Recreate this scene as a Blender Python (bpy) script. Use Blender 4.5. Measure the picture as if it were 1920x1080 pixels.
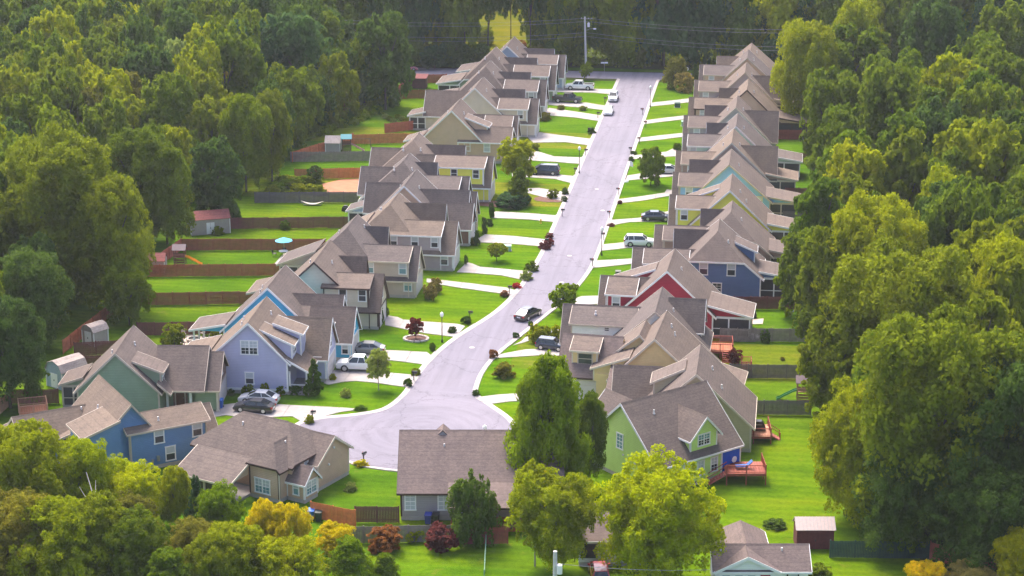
import bpy, bmesh, math, random
import numpy as np
from mathutils import Vector, Matrix

for o in list(bpy.data.objects):
    bpy.data.objects.remove(o)
SC = bpy.context.scene
COL = SC.collection
R = math.radians

# ------------------------------------------------------------------ camera, sky, sun, exposure
PITCH, HEADING, CAM_H = 17.15, 7.8, 85.09
CAM = (31.25, 0.0, CAM_H)
cd = bpy.data.cameras.new("camera")
cam = bpy.data.objects.new("camera", cd)
COL.objects.link(cam)
cam.location = CAM
cam.rotation_euler = (R(90 - PITCH), 0, R(HEADING))
cd.sensor_width = 36
cd.lens = 72
cd.clip_start = 1
cd.clip_end = 5000
SC.camera = cam

SUN_EL, SUN_AZ = 58.0, -32.0      # behind the far end of the street, a little to its west
w = bpy.data.worlds.new("World")
SC.world = w
w.use_nodes = True
nt = w.node_tree
nt.nodes.clear()
sky = nt.nodes.new("ShaderNodeTexSky")
sky.sky_type = 'NISHITA'
sky.sun_disc = False
sky.sun_elevation = R(SUN_EL)
sky.sun_rotation = R(SUN_AZ)
sky.air_density = 0.75
sky.dust_density = 5.0
sky.ozone_density = 1.0
bg = nt.nodes.new("ShaderNodeBackground")
bg.inputs[1].default_value = 0.15
wo = nt.nodes.new("ShaderNodeOutputWorld")
nt.links.new(sky.outputs[0], bg.inputs[0])
nt.links.new(bg.outputs[0], wo.inputs[0])

sl = bpy.data.lights.new("sun", 'SUN')
sl.energy = 1.35
sl.angle = R(18)
sl.color = (1.0, 0.89, 0.74)
sun = bpy.data.objects.new("sun", sl)
COL.objects.link(sun)
sdir = Vector((math.sin(R(SUN_AZ)) * math.cos(R(SUN_EL)), math.cos(R(SUN_AZ)) * math.cos(R(SUN_EL)), math.sin(R(SUN_EL))))
sun.rotation_euler = (-sdir).to_track_quat('-Z', 'Y').to_euler()
sun.location = (0, 300, 200)

SC.view_settings.view_transform = 'Standard'
SC.view_settings.look = 'None'
SC.view_settings.exposure = 1.72
SC.view_settings.gamma = 1
SC.view_settings.use_curve_mapping = False
SC.render.engine = 'CYCLES'
SC.cycles.max_bounces = 6
SC.cycles.diffuse_bounces = 3
SC.cycles.transparent_max_bounces = 6
SC.cycles.use_denoising = True

# ------------------------------------------------------------------ helpers
FPX = 3840.0
_c, _s = math.cos(R(PITCH)), math.sin(R(PITCH))
_ch, _sh = math.cos(R(HEADING)), math.sin(R(HEADING))


def at(px, py, z=0.0):
    """where the line of sight through a photograph pixel meets the level z (metres)"""
    x, y = (px - 960) / FPX, (540 - py) / FPX
    d = (x, _c + y * _s, -_s + y * _c)
    t = (z - CAM_H) / d[2]
    X, Y = d[0] * t, d[1] * t
    return X * _ch - Y * _sh + CAM[0], X * _sh + Y * _ch


def tag(o, label=None, cat=None, group=None, kind=None):
    if label: o['label'] = label
    if cat: o['category'] = cat
    if group: o['group'] = group
    if kind: o['kind'] = kind
    return o


def empty(name, loc=(0, 0, 0), rz=0.0, label=None, cat=None, group=None):
    o = bpy.data.objects.new(name, None)
    COL.objects.link(o)
    o.location = loc if len(loc) == 3 else (loc[0], loc[1], 0)
    o.rotation_euler = (0, 0, rz)
    o.empty_display_size = 0.3
    return tag(o, label, cat, group)


def copy_tree(o, parent=None):
    c = o.copy()
    COL.objects.link(c)
    if parent is not None:
        c.parent = parent
    for ch in o.children:
        copy_tree(ch, c)
    return c


class MB:
    """collects closed solids, then links them as one mesh object"""

    def __init__(s, T=None):
        s.v, s.f, s.T = [], [], T

    def add(s, vs, fs):
        n = len(s.v)
        s.v += [s.T(*p) for p in vs] if s.T else [tuple(p) for p in vs]
        s.f += [[i + n for i in f] for f in fs]

    def extrude(s, pts, d):
        """closed prism: polygon pts swept by vector d"""
        n = len(pts)
        vs = list(pts) + [(p[0] + d[0], p[1] + d[1], p[2] + d[2]) for p in pts]
        fs = [list(range(n)), list(range(2 * n - 1, n - 1, -1))]
        fs += [[i, i + n, (i + 1) % n + n, (i + 1) % n] for i in range(n)]
        s.add(vs, fs)

    def box(s, x0, x1, y0, y1, z0, z1):
        s.extrude([(x0, y0, z0), (x1, y0, z0), (x1, y1, z0), (x0, y1, z0)], (0, 0, z1 - z0))

    def sheet(s, pts, z=None):
        s.add([(p[0], p[1], p[2] if z is None else z) for p in pts], [list(range(len(pts)))])

    def strip(s, A, B):
        n = len(A)
        s.add(list(A) + list(B), [[i, i + 1, n + i + 1, n + i] for i in range(n - 1)])

    def tube(s, pts, rad, n=7, cap=True):
        if not isinstance(rad, (list, tuple)):
            rad = [rad] * len(pts)
        vs, fs = [], []
        P = [Vector(p) for p in pts]
        for i, p in enumerate(P):
            d = (P[min(i + 1, len(P) - 1)] - P[max(i - 1, 0)]).normalized()
            a = d.orthogonal().normalized() if abs(d.z) > 0.95 else d.cross(Vector((0, 0, 1))).normalized()
            b = d.cross(a)
            for k in range(n):
                t = 2 * math.pi * k / n
                vs.append(p + (a * math.cos(t) + b * math.sin(t)) * rad[i])
        for i in range(len(P) - 1):
            for k in range(n):
                fs.append([i * n + k, i * n + (k + 1) % n, (i + 1) * n + (k + 1) % n, (i + 1) * n + k])
        if cap:
            fs += [list(range(n - 1, -1, -1)), list(range((len(P) - 1) * n, len(P) * n))]
        s.add([tuple(q) for q in vs], fs)

    def lathe(s, prof, n=10, c=(0, 0, 0), ax='z'):
        """prof: list of (radius, height)"""
        vs, fs = [], []
        for r, h in prof:
            for k in range(n):
                t = 2 * math.pi * k / n
                a, b = r * math.cos(t), r * math.sin(t)
                p = (a, b, h) if ax == 'z' else (a, h, b) if ax == 'y' else (h, a, b)
                vs.append((p[0] + c[0], p[1] + c[1], p[2] + c[2]))
        for i in range(len(prof) - 1):
            for k in range(n):
                fs.append([i * n + k, i * n + (k + 1) % n, (i + 1) * n + (k + 1) % n, (i + 1) * n + k])
        fs += [list(range(n - 1, -1, -1)), list(range((len(prof) - 1) * n, len(prof) * n))]
        s.add(vs, fs)

    def mesh(s, name, smooth=False):
        me = bpy.data.meshes.new(name)
        me.from_pydata(s.v, [], s.f)
        bm = bmesh.new()
        bm.from_mesh(me)
        bmesh.ops.recalc_face_normals(bm, faces=bm.faces)
        bm.to_mesh(me)
        bm.free()
        if smooth:
            me.polygons.foreach_set("use_smooth", [True] * len(me.polygons))
        return me

    def build(s, name, mat, parent=None, smooth=False):
        me = s.mesh(name, smooth)
        me.materials.append(mat)
        o = bpy.data.objects.new(name, me)
        COL.objects.link(o)
        if parent is not None:
            o.parent = parent
        return o


def share(src, name, parent, loc=(0, 0, 0), rz=0.0):
    o = bpy.data.objects.new(name, src)
    COL.objects.link(o)
    o.parent = parent
    o.location = loc
    o.rotation_euler = (0, 0, rz)
    return o


# ------------------------------------------------------------------ materials
def newmat(name):
    m = bpy.data.materials.new(name)
    m.use_nodes = True
    n = m.node_tree.nodes
    return m, n, m.node_tree.links, n["Principled BSDF"]


def noise(n, l, scale, detail=3.0, vec=None, rough=0.6):
    t = n.new("ShaderNodeTexNoise")
    t.inputs["Scale"].default_value = scale
    t.inputs["Detail"].default_value = detail
    t.inputs["Roughness"].default_value = rough
    if vec is not None:
        l.new(vec, t.inputs["Vector"])
    return t


def ramp(n, l, fac, stops):
    r = n.new("ShaderNodeValToRGB")
    el = r.color_ramp.elements
    while len(el) < len(stops):
        el.new(0.5)
    for e, (p, c) in zip(el, stops):
        e.position = p
        e.color = (*c, 1) if len(c) == 3 else c
    l.new(fac, r.inputs[0])
    return r


def mixc(n, l, fac, a, b, mode='MIX'):
    x = n.new("ShaderNodeMix")
    x.data_type = 'RGBA'
    x.blend_type = mode
    for sock, val in ((0, fac), (6, a), (7, b)):
        if hasattr(val, "links") or hasattr(val, "is_linked"):
            l.new(val, x.inputs[sock])
        else:
            x.inputs[sock].default_value = val if sock == 0 else (*val, 1)
    return x.outputs[2]


def scl(c, k):
    return tuple(min(1, x * k) for x in c)


def plain(name, c, rough=0.7, var=0.12, scale=2.0, bump=0.0, metallic=0.0, coat=0.0, spec=0.5):
    m, n, l, b = newmat(name)
    tc = n.new("ShaderNodeTexCoord")
    t = noise(n, l, scale, 4, tc.outputs["Object"])
    r = ramp(n, l, t.outputs["Fac"], [(0.25, scl(c, 1 - var)), (0.75, scl(c, 1 + var))])
    l.new(r.outputs[0], b.inputs["Base Color"])
    b.inputs["Roughness"].default_value = rough
    b.inputs["Metallic"].default_value = metallic
    b.inputs["Coat Weight"].default_value = coat
    b.inputs["Coat Roughness"].default_value = 0.05
    b.inputs["Specular IOR Level"].default_value = spec
    if bump:
        bp = n.new("ShaderNodeBump")
        bp.inputs["Strength"].default_value = bump
        bp.inputs["Distance"].default_value = 0.03
        t2 = noise(n, l, scale * 12, 3, tc.outputs["Object"])
        l.new(t2.outputs["Fac"], bp.inputs["Height"])
        l.new(bp.outputs[0], b.inputs["Normal"])
    return m


def siding(name, c):
    """lap boards: a fine saw relief down the wall, faint weathering"""
    m, n, l, b = newmat(name)
    tc = n.new("ShaderNodeTexCoord")
    t = noise(n, l, 0.8, 4, tc.outputs["Object"])
    r = ramp(n, l, t.outputs["Fac"], [(0.3, scl(c, 0.93)), (0.7, scl(c, 1.05))])
    l.new(r.outputs[0], b.inputs["Base Color"])
    b.inputs["Roughness"].default_value = 0.65
    b.inputs["Specular IOR Level"].default_value = 0.12
    wv = n.new("ShaderNodeTexWave")
    wv.wave_type, wv.bands_direction, wv.wave_profile = 'BANDS', 'Z', 'SAW'
    wv.inputs["Scale"].default_value = 0.314 / 0.2
    l.new(tc.outputs["Object"], wv.inputs["Vector"])
    bp = n.new("ShaderNodeBump")
    bp.inputs["Strength"].default_value = 0.8
    bp.inputs["Distance"].default_value = 0.03
    l.new(wv.outputs["Fac"], bp.inputs["Height"])
    l.new(bp.outputs[0], b.inputs["Normal"])
    return m


def shingle(name, c):
    m, n, l, b = newmat(name)
    tc = n.new("ShaderNodeTexCoord")
    mp = n.new("ShaderNodeMapping")
    mp.inputs["Scale"].default_value = (1.0, 1.0, 2.6)
    l.new(tc.outputs["Object"], mp.inputs["Vector"])
    t = noise(n, l, 3.4, 3, mp.outputs[0], 0.8)
    t2 = noise(n, l, 0.35, 3, tc.outputs["Object"])
    r = ramp(n, l, t.outputs["Fac"], [(0.32, scl(c, 0.80)), (0.5, c), (0.68, scl(c, 1.22))])
    r2 = ramp(n, l, t2.outputs["Fac"], [(0.3, (0.88, 0.88, 0.9)), (0.7, (1.1, 1.08, 1.05))])
    l.new(mixc(n, l, 1.0, r.outputs[0], r2.outputs[0], 'MULTIPLY'), b.inputs["Base Color"])
    b.inputs["Roughness"].default_value = 0.9
    b.inputs["Specular IOR Level"].default_value = 0.25
    wv = n.new("ShaderNodeTexWave")     # shingle courses, a hand's breadth apart
    wv.wave_type, wv.bands_direction, wv.wave_profile = 'BANDS', 'Z', 'SAW'
    wv.inputs["Scale"].default_value = 0.314 / 0.26
    wv.inputs["Distortion"].default_value = 0.5
    l.new(tc.outputs["Object"], wv.inputs["Vector"])
    rw = ramp(n, l, wv.outputs["Fac"], [(0.0, (0.84, 0.84, 0.85)), (0.25, (1.02, 1.02, 1.02)), (1.0, (1.05, 1.05, 1.05))])
    st = n.new("ShaderNodeMapping")     # rain streaks run down the slope
    st.inputs["Scale"].default_value = (1.3, 1.3, 0.12)
    l.new(tc.outputs["Object"], st.inputs["Vector"])
    t3 = noise(n, l, 0.9, 4, st.outputs[0], 0.65)
    r3 = ramp(n, l, t3.outputs["Fac"], [(0.32, (0.84, 0.84, 0.86)), (0.6, (1.04, 1.03, 1.02))])
    x = mixc(n, l, 1.0, mixc(n, l, 1.0, r.outputs[0], r2.outputs[0], 'MULTIPLY'), rw.outputs[0], 'MULTIPLY')
    l.new(mixc(n, l, 1.0, x, r3.outputs[0], 'MULTIPLY'), b.inputs["Base Color"])
    bp = n.new("ShaderNodeBump")
    bp.inputs["Strength"].default_value = 0.5
    bp.inputs["Distance"].default_value = 0.04
    l.new(t.outputs["Fac"], bp.inputs["Height"])
    l.new(bp.outputs[0], b.inputs["Normal"])
    return m


def lawnmat(name, c1, c2, c3):
    """mown grass: drifts of tone, faint mowing bands across the plot, thin and straw-coloured patches"""
    m, n, l, b = newmat(name)
    tc = n.new("ShaderNodeTexCoord")
    oi = n.new("ShaderNodeObjectInfo")
    mp = n.new("ShaderNodeMapping")
    mp.inputs["Scale"].default_value = (0.35, 1.0, 1.0)
    l.new(tc.outputs["Object"], mp.inputs["Vector"])
    a = noise(n, l, 0.22, 5, mp.outputs[0], 0.6)
    f = noise(n, l, 1.7, 5, tc.outputs["Object"], 0.75)
    r = ramp(n, l, a.outputs["Fac"], [(0.32, c1), (0.52, c2), (0.74, c3)])
    r2 = ramp(n, l, f.outputs["Fac"], [(0.28, (0.66, 0.70, 0.7)), (0.5, (1, 1, 1)), (0.72, (1.22, 1.16, 1.1))])
    x = mixc(n, l, 1.0, r.outputs[0], r2.outputs[0], 'MULTIPLY')
    p = noise(n, l, 0.42, 5, tc.outputs["Object"], 0.7)
    pr = ramp(n, l, p.outputs["Fac"], [(0.60, (0, 0, 0)), (0.76, (1, 1, 1))])
    x = mixc(n, l, pr.outputs[0], x, (c3[0] * 1.25, c3[1] * 0.92, c3[2] * 3 + .006))
    wv = n.new("ShaderNodeTexWave")
    wv.wave_type, wv.bands_direction, wv.wave_profile = 'BANDS', 'Y', 'SIN'
    wv.inputs["Scale"].default_value = 0.314 / 1.5
    wv.inputs["Distortion"].default_value = 1.6
    wv.inputs["Detail"].default_value = 2
    l.new(tc.outputs["Object"], wv.inputs["Vector"])
    rw = ramp(n, l, wv.outputs["Fac"], [(0.3, (0.92, 0.93, 0.93)), (0.7, (1.05, 1.04, 1.03))])
    x = mixc(n, l, 1.0, x, rw.outputs[0], 'MULTIPLY')
    r3 = ramp(n, l, oi.outputs["Random"], [(0.0, (0.86, 0.93, 0.95)), (0.55, (1, 1, 1)), (1.0, (1.16, 1.0, 1.0))])
    x = mixc(n, l, 1.0, x, r3.outputs[0], 'MULTIPLY')
    l.new(x, b.inputs["Base Color"])
    b.inputs["Roughness"].default_value = 0.95
    b.inputs["Specular IOR Level"].default_value = 0.0
    g = noise(n, l, 7.0, 4, tc.outputs["Object"], 0.8)
    bp = n.new("ShaderNodeBump")
    bp.inputs["Strength"].default_value = 0.9
    bp.inputs["Distance"].default_value = 0.09
    l.new(g.outputs["Fac"], bp.inputs["Height"])
    l.new(bp.outputs[0], b.inputs["Normal"])
    return m


def leafmat(name, c, hue=0.12):
    """leaf colour varies from tree to tree and from spray to spray; thin leaves let some light through"""
    m, n, l, b = newmat(name)
    tc = n.new("ShaderNodeTexCoord")
    oi = n.new("ShaderNodeObjectInfo")
    t = noise(n, l, 0.55, 3, tc.outputs["Object"], 0.7)
    t2 = noise(n, l, 4.0, 2, tc.outputs["Object"], 0.7)
    r = ramp(n, l, t.outputs["Fac"], [(0.3, scl(c, 0.72)), (0.52, c), (0.72, (c[0] * 1.34, c[1] * 1.30, c[2] * 0.8))])
    r2 = ramp(n, l, t2.outputs["Fac"], [(0.3, (0.75, 0.8, 0.85)), (0.7, (1.25, 1.18, 1.0))])
    x = mixc(n, l, 1.0, r.outputs[0], r2.outputs[0], 'MULTIPLY')
    r3 = ramp(n, l, oi.outputs["Random"], [(0.0, (0.82, 0.88, 1.0)), (0.5, (1, 1, 1)), (1.0, (1.14, 1.10, 0.8))])
    x = mixc(n, l, 1.0, x, r3.outputs[0], 'MULTIPLY')
    n.remove(b)
    df = n.new("ShaderNodeBsdfDiffuse")
    tr = n.new("ShaderNodeBsdfTranslucent")
    mx = n.new("ShaderNodeMixShader")
    mx.inputs[0].default_value = 0.45
    l.new(x, df.inputs[0])
    l.new(x, tr.inputs[0])
    l.new(df.outputs[0], mx.inputs[1])
    l.new(tr.outputs[0], mx.inputs[2])
    l.new(mx.outputs[0], n["Material Output"].inputs[0])
    return m


M = {}
ROOFS = [(0.160, 0.125, 0.107), (0.140, 0.112, 0.102), (0.176, 0.136, 0.110), (0.128, 0.106, 0.101), (0.152, 0.120, 0.106)]
for i, q in enumerate(ROOFS):
    M['roof' if i == 0 else 'shingle%d' % i] = shingle("shingle_brown_%d" % i, scl(q, 0.88))
M['roof2'] = shingle("shingle_grey_brown", (0.148, 0.115, 0.108))
M['trim_white'] = plain("white_trim", (0.78, 0.77, 0.77), 0.5, 0.04)
M['trim_tan'] = plain("tan_trim", (0.50, 0.41, 0.34), 0.55, 0.06)
M['trim_cream'] = plain("cream_trim", (0.62, 0.54, 0.44), 0.55, 0.05)
M['trim_brown'] = plain("brown_trim", (0.055, 0.028, 0.026), 0.55, 0.08)
M['glass_dark'] = plain("window_glass", (0.045, 0.05, 0.06), 0.12, 0.3, 1.5)
M['glass_blind'] = plain("window_glass_blind", (0.50, 0.53, 0.56), 0.2, 0.06, 3)
M['glass_teal'] = plain("window_glass_teal", (0.16, 0.30, 0.33), 0.15, 0.1, 2)
M['screen'] = plain("insect_screen", (0.035, 0.032, 0.042), 0.5, 0.35, 1.2)
M['foundation'] = plain("foundation_block", (0.42, 0.39, 0.36), 0.85, 0.1, 3)
M['concrete'] = plain("driveway_concrete", (0.315, 0.285, 0.275), 0.85, 0.20, 0.7, 0.15)
M['concrete_tan'] = plain("tan_concrete", (0.46, 0.37, 0.32), 0.85, 0.12, 0.6, 0.15)
M['kerb'] = plain("kerb_concrete", (0.38, 0.34, 0.34), 0.85, 0.15, 0.8)
M['metal_grey'] = plain("grey_metal", (0.35, 0.35, 0.36), 0.4, 0.05, metallic=0.6)
M['pvc'] = plain("vent_pipe", (0.62, 0.60, 0.60), 0.5, 0.05)
M['black'] = plain("black_paint", (0.012, 0.012, 0.013), 0.4, 0.1)
M['white'] = plain("white_paint", (0.8, 0.8, 0.8), 0.5, 0.03)
M['rubber'] = plain("tyre_rubber", (0.018, 0.018, 0.019), 0.85, 0.1)
M['alloy'] = plain("wheel_alloy", (0.55, 0.55, 0.56), 0.3, 0.05, metallic=0.7)
M['car_glass'] = plain("car_glass", (0.015, 0.018, 0.022), 0.05, 0.1, spec=0.8)
M['lamp_white'] = plain("lamp_globe", (0.85, 0.85, 0.83), 0.3, 0.02)
M['head_lamp'] = plain("headlamp_lens", (0.7, 0.7, 0.7), 0.1, 0.02)
M['tail_lamp'] = plain("tail_lamp_lens", (0.35, 0.01, 0.012), 0.15, 0.05)
M['deck_red'] = plain("red_brown_deck_stain", (0.30, 0.066, 0.042), 0.7, 0.2, 4)
M['deck_tan'] = plain("tan_deck_boards", (0.50, 0.25, 0.16), 0.75, 0.18, 3)
M['deck_orange'] = plain("orange_deck_stain", (0.46, 0.14, 0.065), 0.7, 0.18, 3)
M['bark'] = plain("bark", (0.085, 0.068, 0.055), 0.95, 0.35, 3, 0.5)
M['bark_pale'] = plain("pale_bark", (0.30, 0.27, 0.23), 0.9, 0.2, 2, 0.4)
M['mulch'] = plain("mulch", (0.12, 0.055, 0.04), 0.95, 0.35, 6, 0.5)
M['dirt'] = plain("bare_red_dirt", (0.36, 0.155, 0.085), 0.95, 0.22, 0.6, 0.4)
M['stone'] = plain("edging_stone", (0.42, 0.38, 0.35), 0.9, 0.25, 4, 0.4)
M['bin_blue'] = plain("blue_bin_plastic", (0.03, 0.14, 0.52), 0.4, 0.06)
M['bin_navy'] = plain("navy_bin_plastic", (0.02, 0.035, 0.22), 0.4, 0.06)
M['bin_dark'] = plain("dark_bin_plastic", (0.018, 0.035, 0.035), 0.45, 0.08)
M['door_wood'] = plain("wood_door", (0.14, 0.055, 0.03), 0.45, 0.15, 5)
M['garage'] = plain("garage_door_paint", (0.62, 0.56, 0.54), 0.55, 0.05)
M['brick_stone'] = plain("stacked_stone", (0.24, 0.16, 0.13), 0.9, 0.5, 5, 0.8)
WALLC = dict(lavender=(0.36, 0.36, 0.50), green_sage=(0.20, 0.25, 0.175), turquoise=(0.06, 0.31, 0.50), cream=(0.50, 0.44, 0.36),
             beige=(0.42, 0.35, 0.30), taupe=(0.34, 0.285, 0.30), tan=(0.46, 0.325, 0.24), yellow=(0.82, 0.60, 0.10), blue=(0.11, 0.20, 0.375),
             navy=(0.09, 0.14, 0.27), red=(0.29, 0.028, 0.05), white=(0.66, 0.67, 0.76), ochre=(0.56, 0.42, 0.21), lime=(0.46, 0.60, 0.19),
             skyblue=(0.22, 0.38, 0.62), mint=(0.40, 0.52, 0.45), grey=(0.30, 0.27, 0.28), brown=(0.30, 0.20, 0.165), olive=(0.40, 0.35, 0.24),
             brightblue=(0.015, 0.09, 0.50), greyblue=(0.27, 0.33, 0.42), brick=(0.22, 0.12, 0.10), paleblue=(0.35, 0.45, 0.62), white2=(0.80, 0.77, 0.78))
for k, c in WALLC.items():
    M['w_' + k] = siding("siding_" + k, tuple(min(.82, x * 1.3) for x in c))
FENCEC = dict(dark=(0.105, 0.030, 0.032), brown=(0.185, 0.046, 0.036), red=(0.26, 0.066, 0.042), orange=(0.33, 0.095, 0.045), grey=(0.15, 0.12, 0.125),
              slate=(0.085, 0.07, 0.085), tan=(0.36, 0.20, 0.12), rust=(0.42, 0.12, 0.04), green=(0.02, 0.045, 0.035), maroon=(0.075, 0.026, 0.03))
for k, c in FENCEC.items():
    M['f_' + k] = plain("fence_boards_" + k, tuple(x * 1.45 for x in c), 0.9, 0.28, 1.6)
M['lawn'] = lawnmat("lawn_grass", (0.046, 0.112, 0.004), (0.082, 0.164, 0.004), (0.118, 0.180, 0.005))
M['lawn_back'] = lawnmat("yard_grass", (0.044, 0.104, 0.005), (0.076, 0.150, 0.005), (0.108, 0.168, 0.008))
M['lawn_dry'] = lawnmat("dry_grass", (0.075, 0.125, 0.007), (0.112, 0.150, 0.009), (0.165, 0.160, 0.018))
M['meadow'] = lawnmat("sunny_meadow", (0.05, 0.075, 0.005), (0.095, 0.105, 0.005), (0.13, 0.12, 0.008))
M['forest_floor'] = lawnmat("forest_floor", (0.030, 0.048, 0.014), (0.042, 0.060, 0.016), (0.065, 0.075, 0.022))
LEAFC = dict(deep=(0.088, 0.146, 0.024), teal=(0.074, 0.140, 0.048), mid=(0.152, 0.207, 0.012), olive=(0.196, 0.236, 0.011), lime=(0.292, 0.328, 0.007),
             yellow=(0.45, 0.41, 0.004), gold=(0.62, 0.48, 0.005), bright=(0.185, 0.272, 0.007), brown=(0.200, 0.195, 0.026), pine=(0.132, 0.202, 0.012),
             red=(0.18, 0.032, 0.026), maroon=(0.15, 0.045, 0.045), rust=(0.26, 0.11, 0.04), grassy=(0.32, 0.26, 0.07), box=(0.072, 0.136, 0.018),
             crimson=(0.48, 0.03, 0.045), pale=(0.27, 0.33, 0.08), glow=(0.355, 0.405, 0.004))
LEAFC = {k: tuple(min(.7, x * 1.12) for x in c) for k, c in LEAFC.items()}
for k, c in LEAFC.items():
    M['l_' + k] = leafmat("leaves_" + k, c)
# ------------------------------------------------------------------ the ground, street, kerbs, lawns, drives
def surf(name, pts, z, mat, kind='structure'):
    b = MB()
    b.sheet(pts, z)
    return tag(b.build(name, mat), kind=kind)


def fan(name, pts, z, mat):
    return surf(name, pts, z, mat)


surf('ground', [(-700, -60), (700, -60), (700, 1300), (-700, 1300)], 0.0, M['forest_floor'])

# --- asphalt with tyre wear along the street and round the turning circle
CUL = (-9.0, 216.5)


def roadmat():
    m, n, l, b = newmat("pale_asphalt")
    g = n.new("ShaderNodeNewGeometry")
    mp = n.new("ShaderNodeMapping")
    mp.inputs["Scale"].default_value = (1.0, 0.045, 1.0)
    l.new(g.outputs["Position"], mp.inputs["Vector"])
    st = noise(n, l, 0.9, 4, mp.outputs[0], 0.6)
    sub = n.new("ShaderNodeVectorMath")
    sub.operation = 'SUBTRACT'
    sub.inputs[1].default_value = (CUL[0], CUL[1], 0)
    l.new(g.outputs["Position"], sub.inputs[0])
    ln = n.new("ShaderNodeVectorMath")
    ln.operation = 'LENGTH'
    l.new(sub.outputs[0], ln.inputs[0])
    sx = n.new("ShaderNodeSeparateXYZ")
    l.new(sub.outputs[0], sx.inputs[0])
    an = n.new("ShaderNodeMath")
    an.operation = 'ARCTAN2'
    l.new(sx.outputs[1], an.inputs[0])
    l.new(sx.outputs[0], an.inputs[1])
    cb = n.new("ShaderNodeCombineXYZ")
    l.new(ln.outputs["Value"], cb.inputs[0])
    l.new(an.outputs[0], cb.inputs[1])
    rings = noise(n, l, 0.95, 4, cb.outputs[0], 0.6)
    mr = n.new("ShaderNodeMapRange")
    mr.inputs[1].default_value, mr.inputs[2].default_value = 11.0, 18.0
    mr.inputs[3].default_value, mr.inputs[4].default_value = 1.0, 0.0
    l.new(ln.outputs["Value"], mr.inputs[0])
    f = n.new("ShaderNodeMix")
    f.data_type = 'FLOAT'
    l.new(mr.outputs[0], f.inputs[0])
    l.new(st.outputs["Fac"], f.inputs[2])
    l.new(rings.outputs["Fac"], f.inputs[3])
    c = (0.190, 0.178, 0.218)
    r = ramp(n, l, f.outputs[0], [(0.30, scl(c, 0.86)), (0.5, c), (0.70, scl(c, 1.10))])
    big = noise(n, l, 0.07, 3, g.outputs["Position"], 0.6)
    r2 = ramp(n, l, big.outputs["Fac"], [(0.3, (0.90, 0.90, 0.92)), (0.7, (1.06, 1.04, 1.04))])
    fine = noise(n, l, 7.0, 3, g.outputs["Position"], 0.7)
    r3 = ramp(n, l, fine.outputs["Fac"], [(0.25, (0.9, 0.9, 0.9)), (0.75, (1.08, 1.08, 1.08))])
    x = mixc(n, l, 1.0, r.outputs[0], r2.outputs[0], 'MULTIPLY')
    x = mixc(n, l, 1.0, x, r3.outputs[0], 'MULTIPLY')
    vo = n.new("ShaderNodeTexVoronoi")      # old cracks
    vo.feature = 'DISTANCE_TO_EDGE'
    vo.inputs["Scale"].default_value = 0.12
    wn = noise(n, l, 0.6, 4, g.outputs["Position"], 0.7)
    ad = n.new("ShaderNodeVectorMath")
    ad.operation = 'MULTIPLY_ADD'
    ad.inputs[1].default_value = (3.0, 3.0, 3.0)
    l.new(wn.outputs["Color"], ad.inputs[0])
    l.new(g.outputs["Position"], ad.inputs[2])
    l.new(ad.outputs[0], vo.inputs["Vector"])
    cr = ramp(n, l, vo.outputs["Distance"], [(0.0, (0.66, 0.66, 0.67)), (0.012, (1, 1, 1))])
    x = mixc(n, l, 1.0, x, cr.outputs[0], 'MULTIPLY')
    sp = noise(n, l, 0.5, 5, g.outputs["Position"], 0.75)
    so = ramp(n, l, sp.outputs["Fac"], [(0.56, (1, 1, 1)), (0.74, (0.78, 0.78, 0.80))])
    x = mixc(n, l, 1.0, x, so.outputs[0], 'MULTIPLY')
    l.new(x, b.inputs["Base Color"])
    b.inputs["Roughness"].default_value = 0.9
    b.inputs["Specular IOR Level"].default_value = 0.25
    return m


M['road'] = roadmat()
LK = [(-3.85, 424), (-3.9, 414.6), (-3.85, 365), (-3.85, 341), (-3.85, 306), (-3.8, 296), (-3.95, 288), (-4.4, 279), (-5.0, 271), (-6.4, 262.5), (-8.6, 255), (-10.6, 248.5),
      (-12.0, 241), (-12.6, 234), (-12.9, 228), (-14.3, 222.8), (-17.5, 220.3), (-21.0, 218.8), (-23.2, 216.6), (-21.6, 214.2), (-19.6, 211.8), (-17.2, 208.6), (-14.4, 206.0),
      (-11.0, 204.9), (-7.5, 204.6), (-3.5, 204.8), (-0.5, 206.6), (1.4, 209.8), (2.2, 213.5), (1.9, 217)]
RK = [(3.85, 424), (3.75, 414.6), (3.8, 365), (3.8, 341), (3.85, 306), (3.8, 293), (3.5, 284), (2.6, 275.5), (1.2, 267.5), (-0.9, 259), (-2.9, 251), (-4.6, 244), (-5.3, 238), (-5.3, 233),
      (-4.8, 229), (-2.6, 225.8), (0.3, 221.5), (1.9, 217)]


def smooth_line(P, n=4):
    out = []
    for i in range(len(P) - 1):
        p0, p1, p2, p3 = P[max(i - 1, 0)], P[i], P[i + 1], P[min(i + 2, len(P) - 1)]
        for k in range(n):
            t = k / n
            out.append(tuple(0.5 * (2 * p1[j] + (p2[j] - p0[j]) * t + (2 * p0[j] - 5 * p1[j] + 4 * p2[j] - p3[j]) * t * t + (3 * p1[j] - p0[j] - 3 * p2[j] + p3[j]) * t ** 3) for j in range(2)))
    out.append(P[-1])
    return out


LKS, RKS = smooth_line(LK), smooth_line(RK)
surf('street', LKS + RKS[::-1][1:], 0.03, M['road'])
cross = [(-260, 423 - 8), (-120, 420.2), (-60, 422.6), (-16, 424.2), (-9, 423.8), (9, 424.2), (20, 423.4), (60, 421.5), (160, 412), (160, 419), (60, 428.5), (10, 432), (-60, 430.2), (-120, 428), (-260, 423)]
surf('cross_road', cross, 0.034, M['road'])


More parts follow.
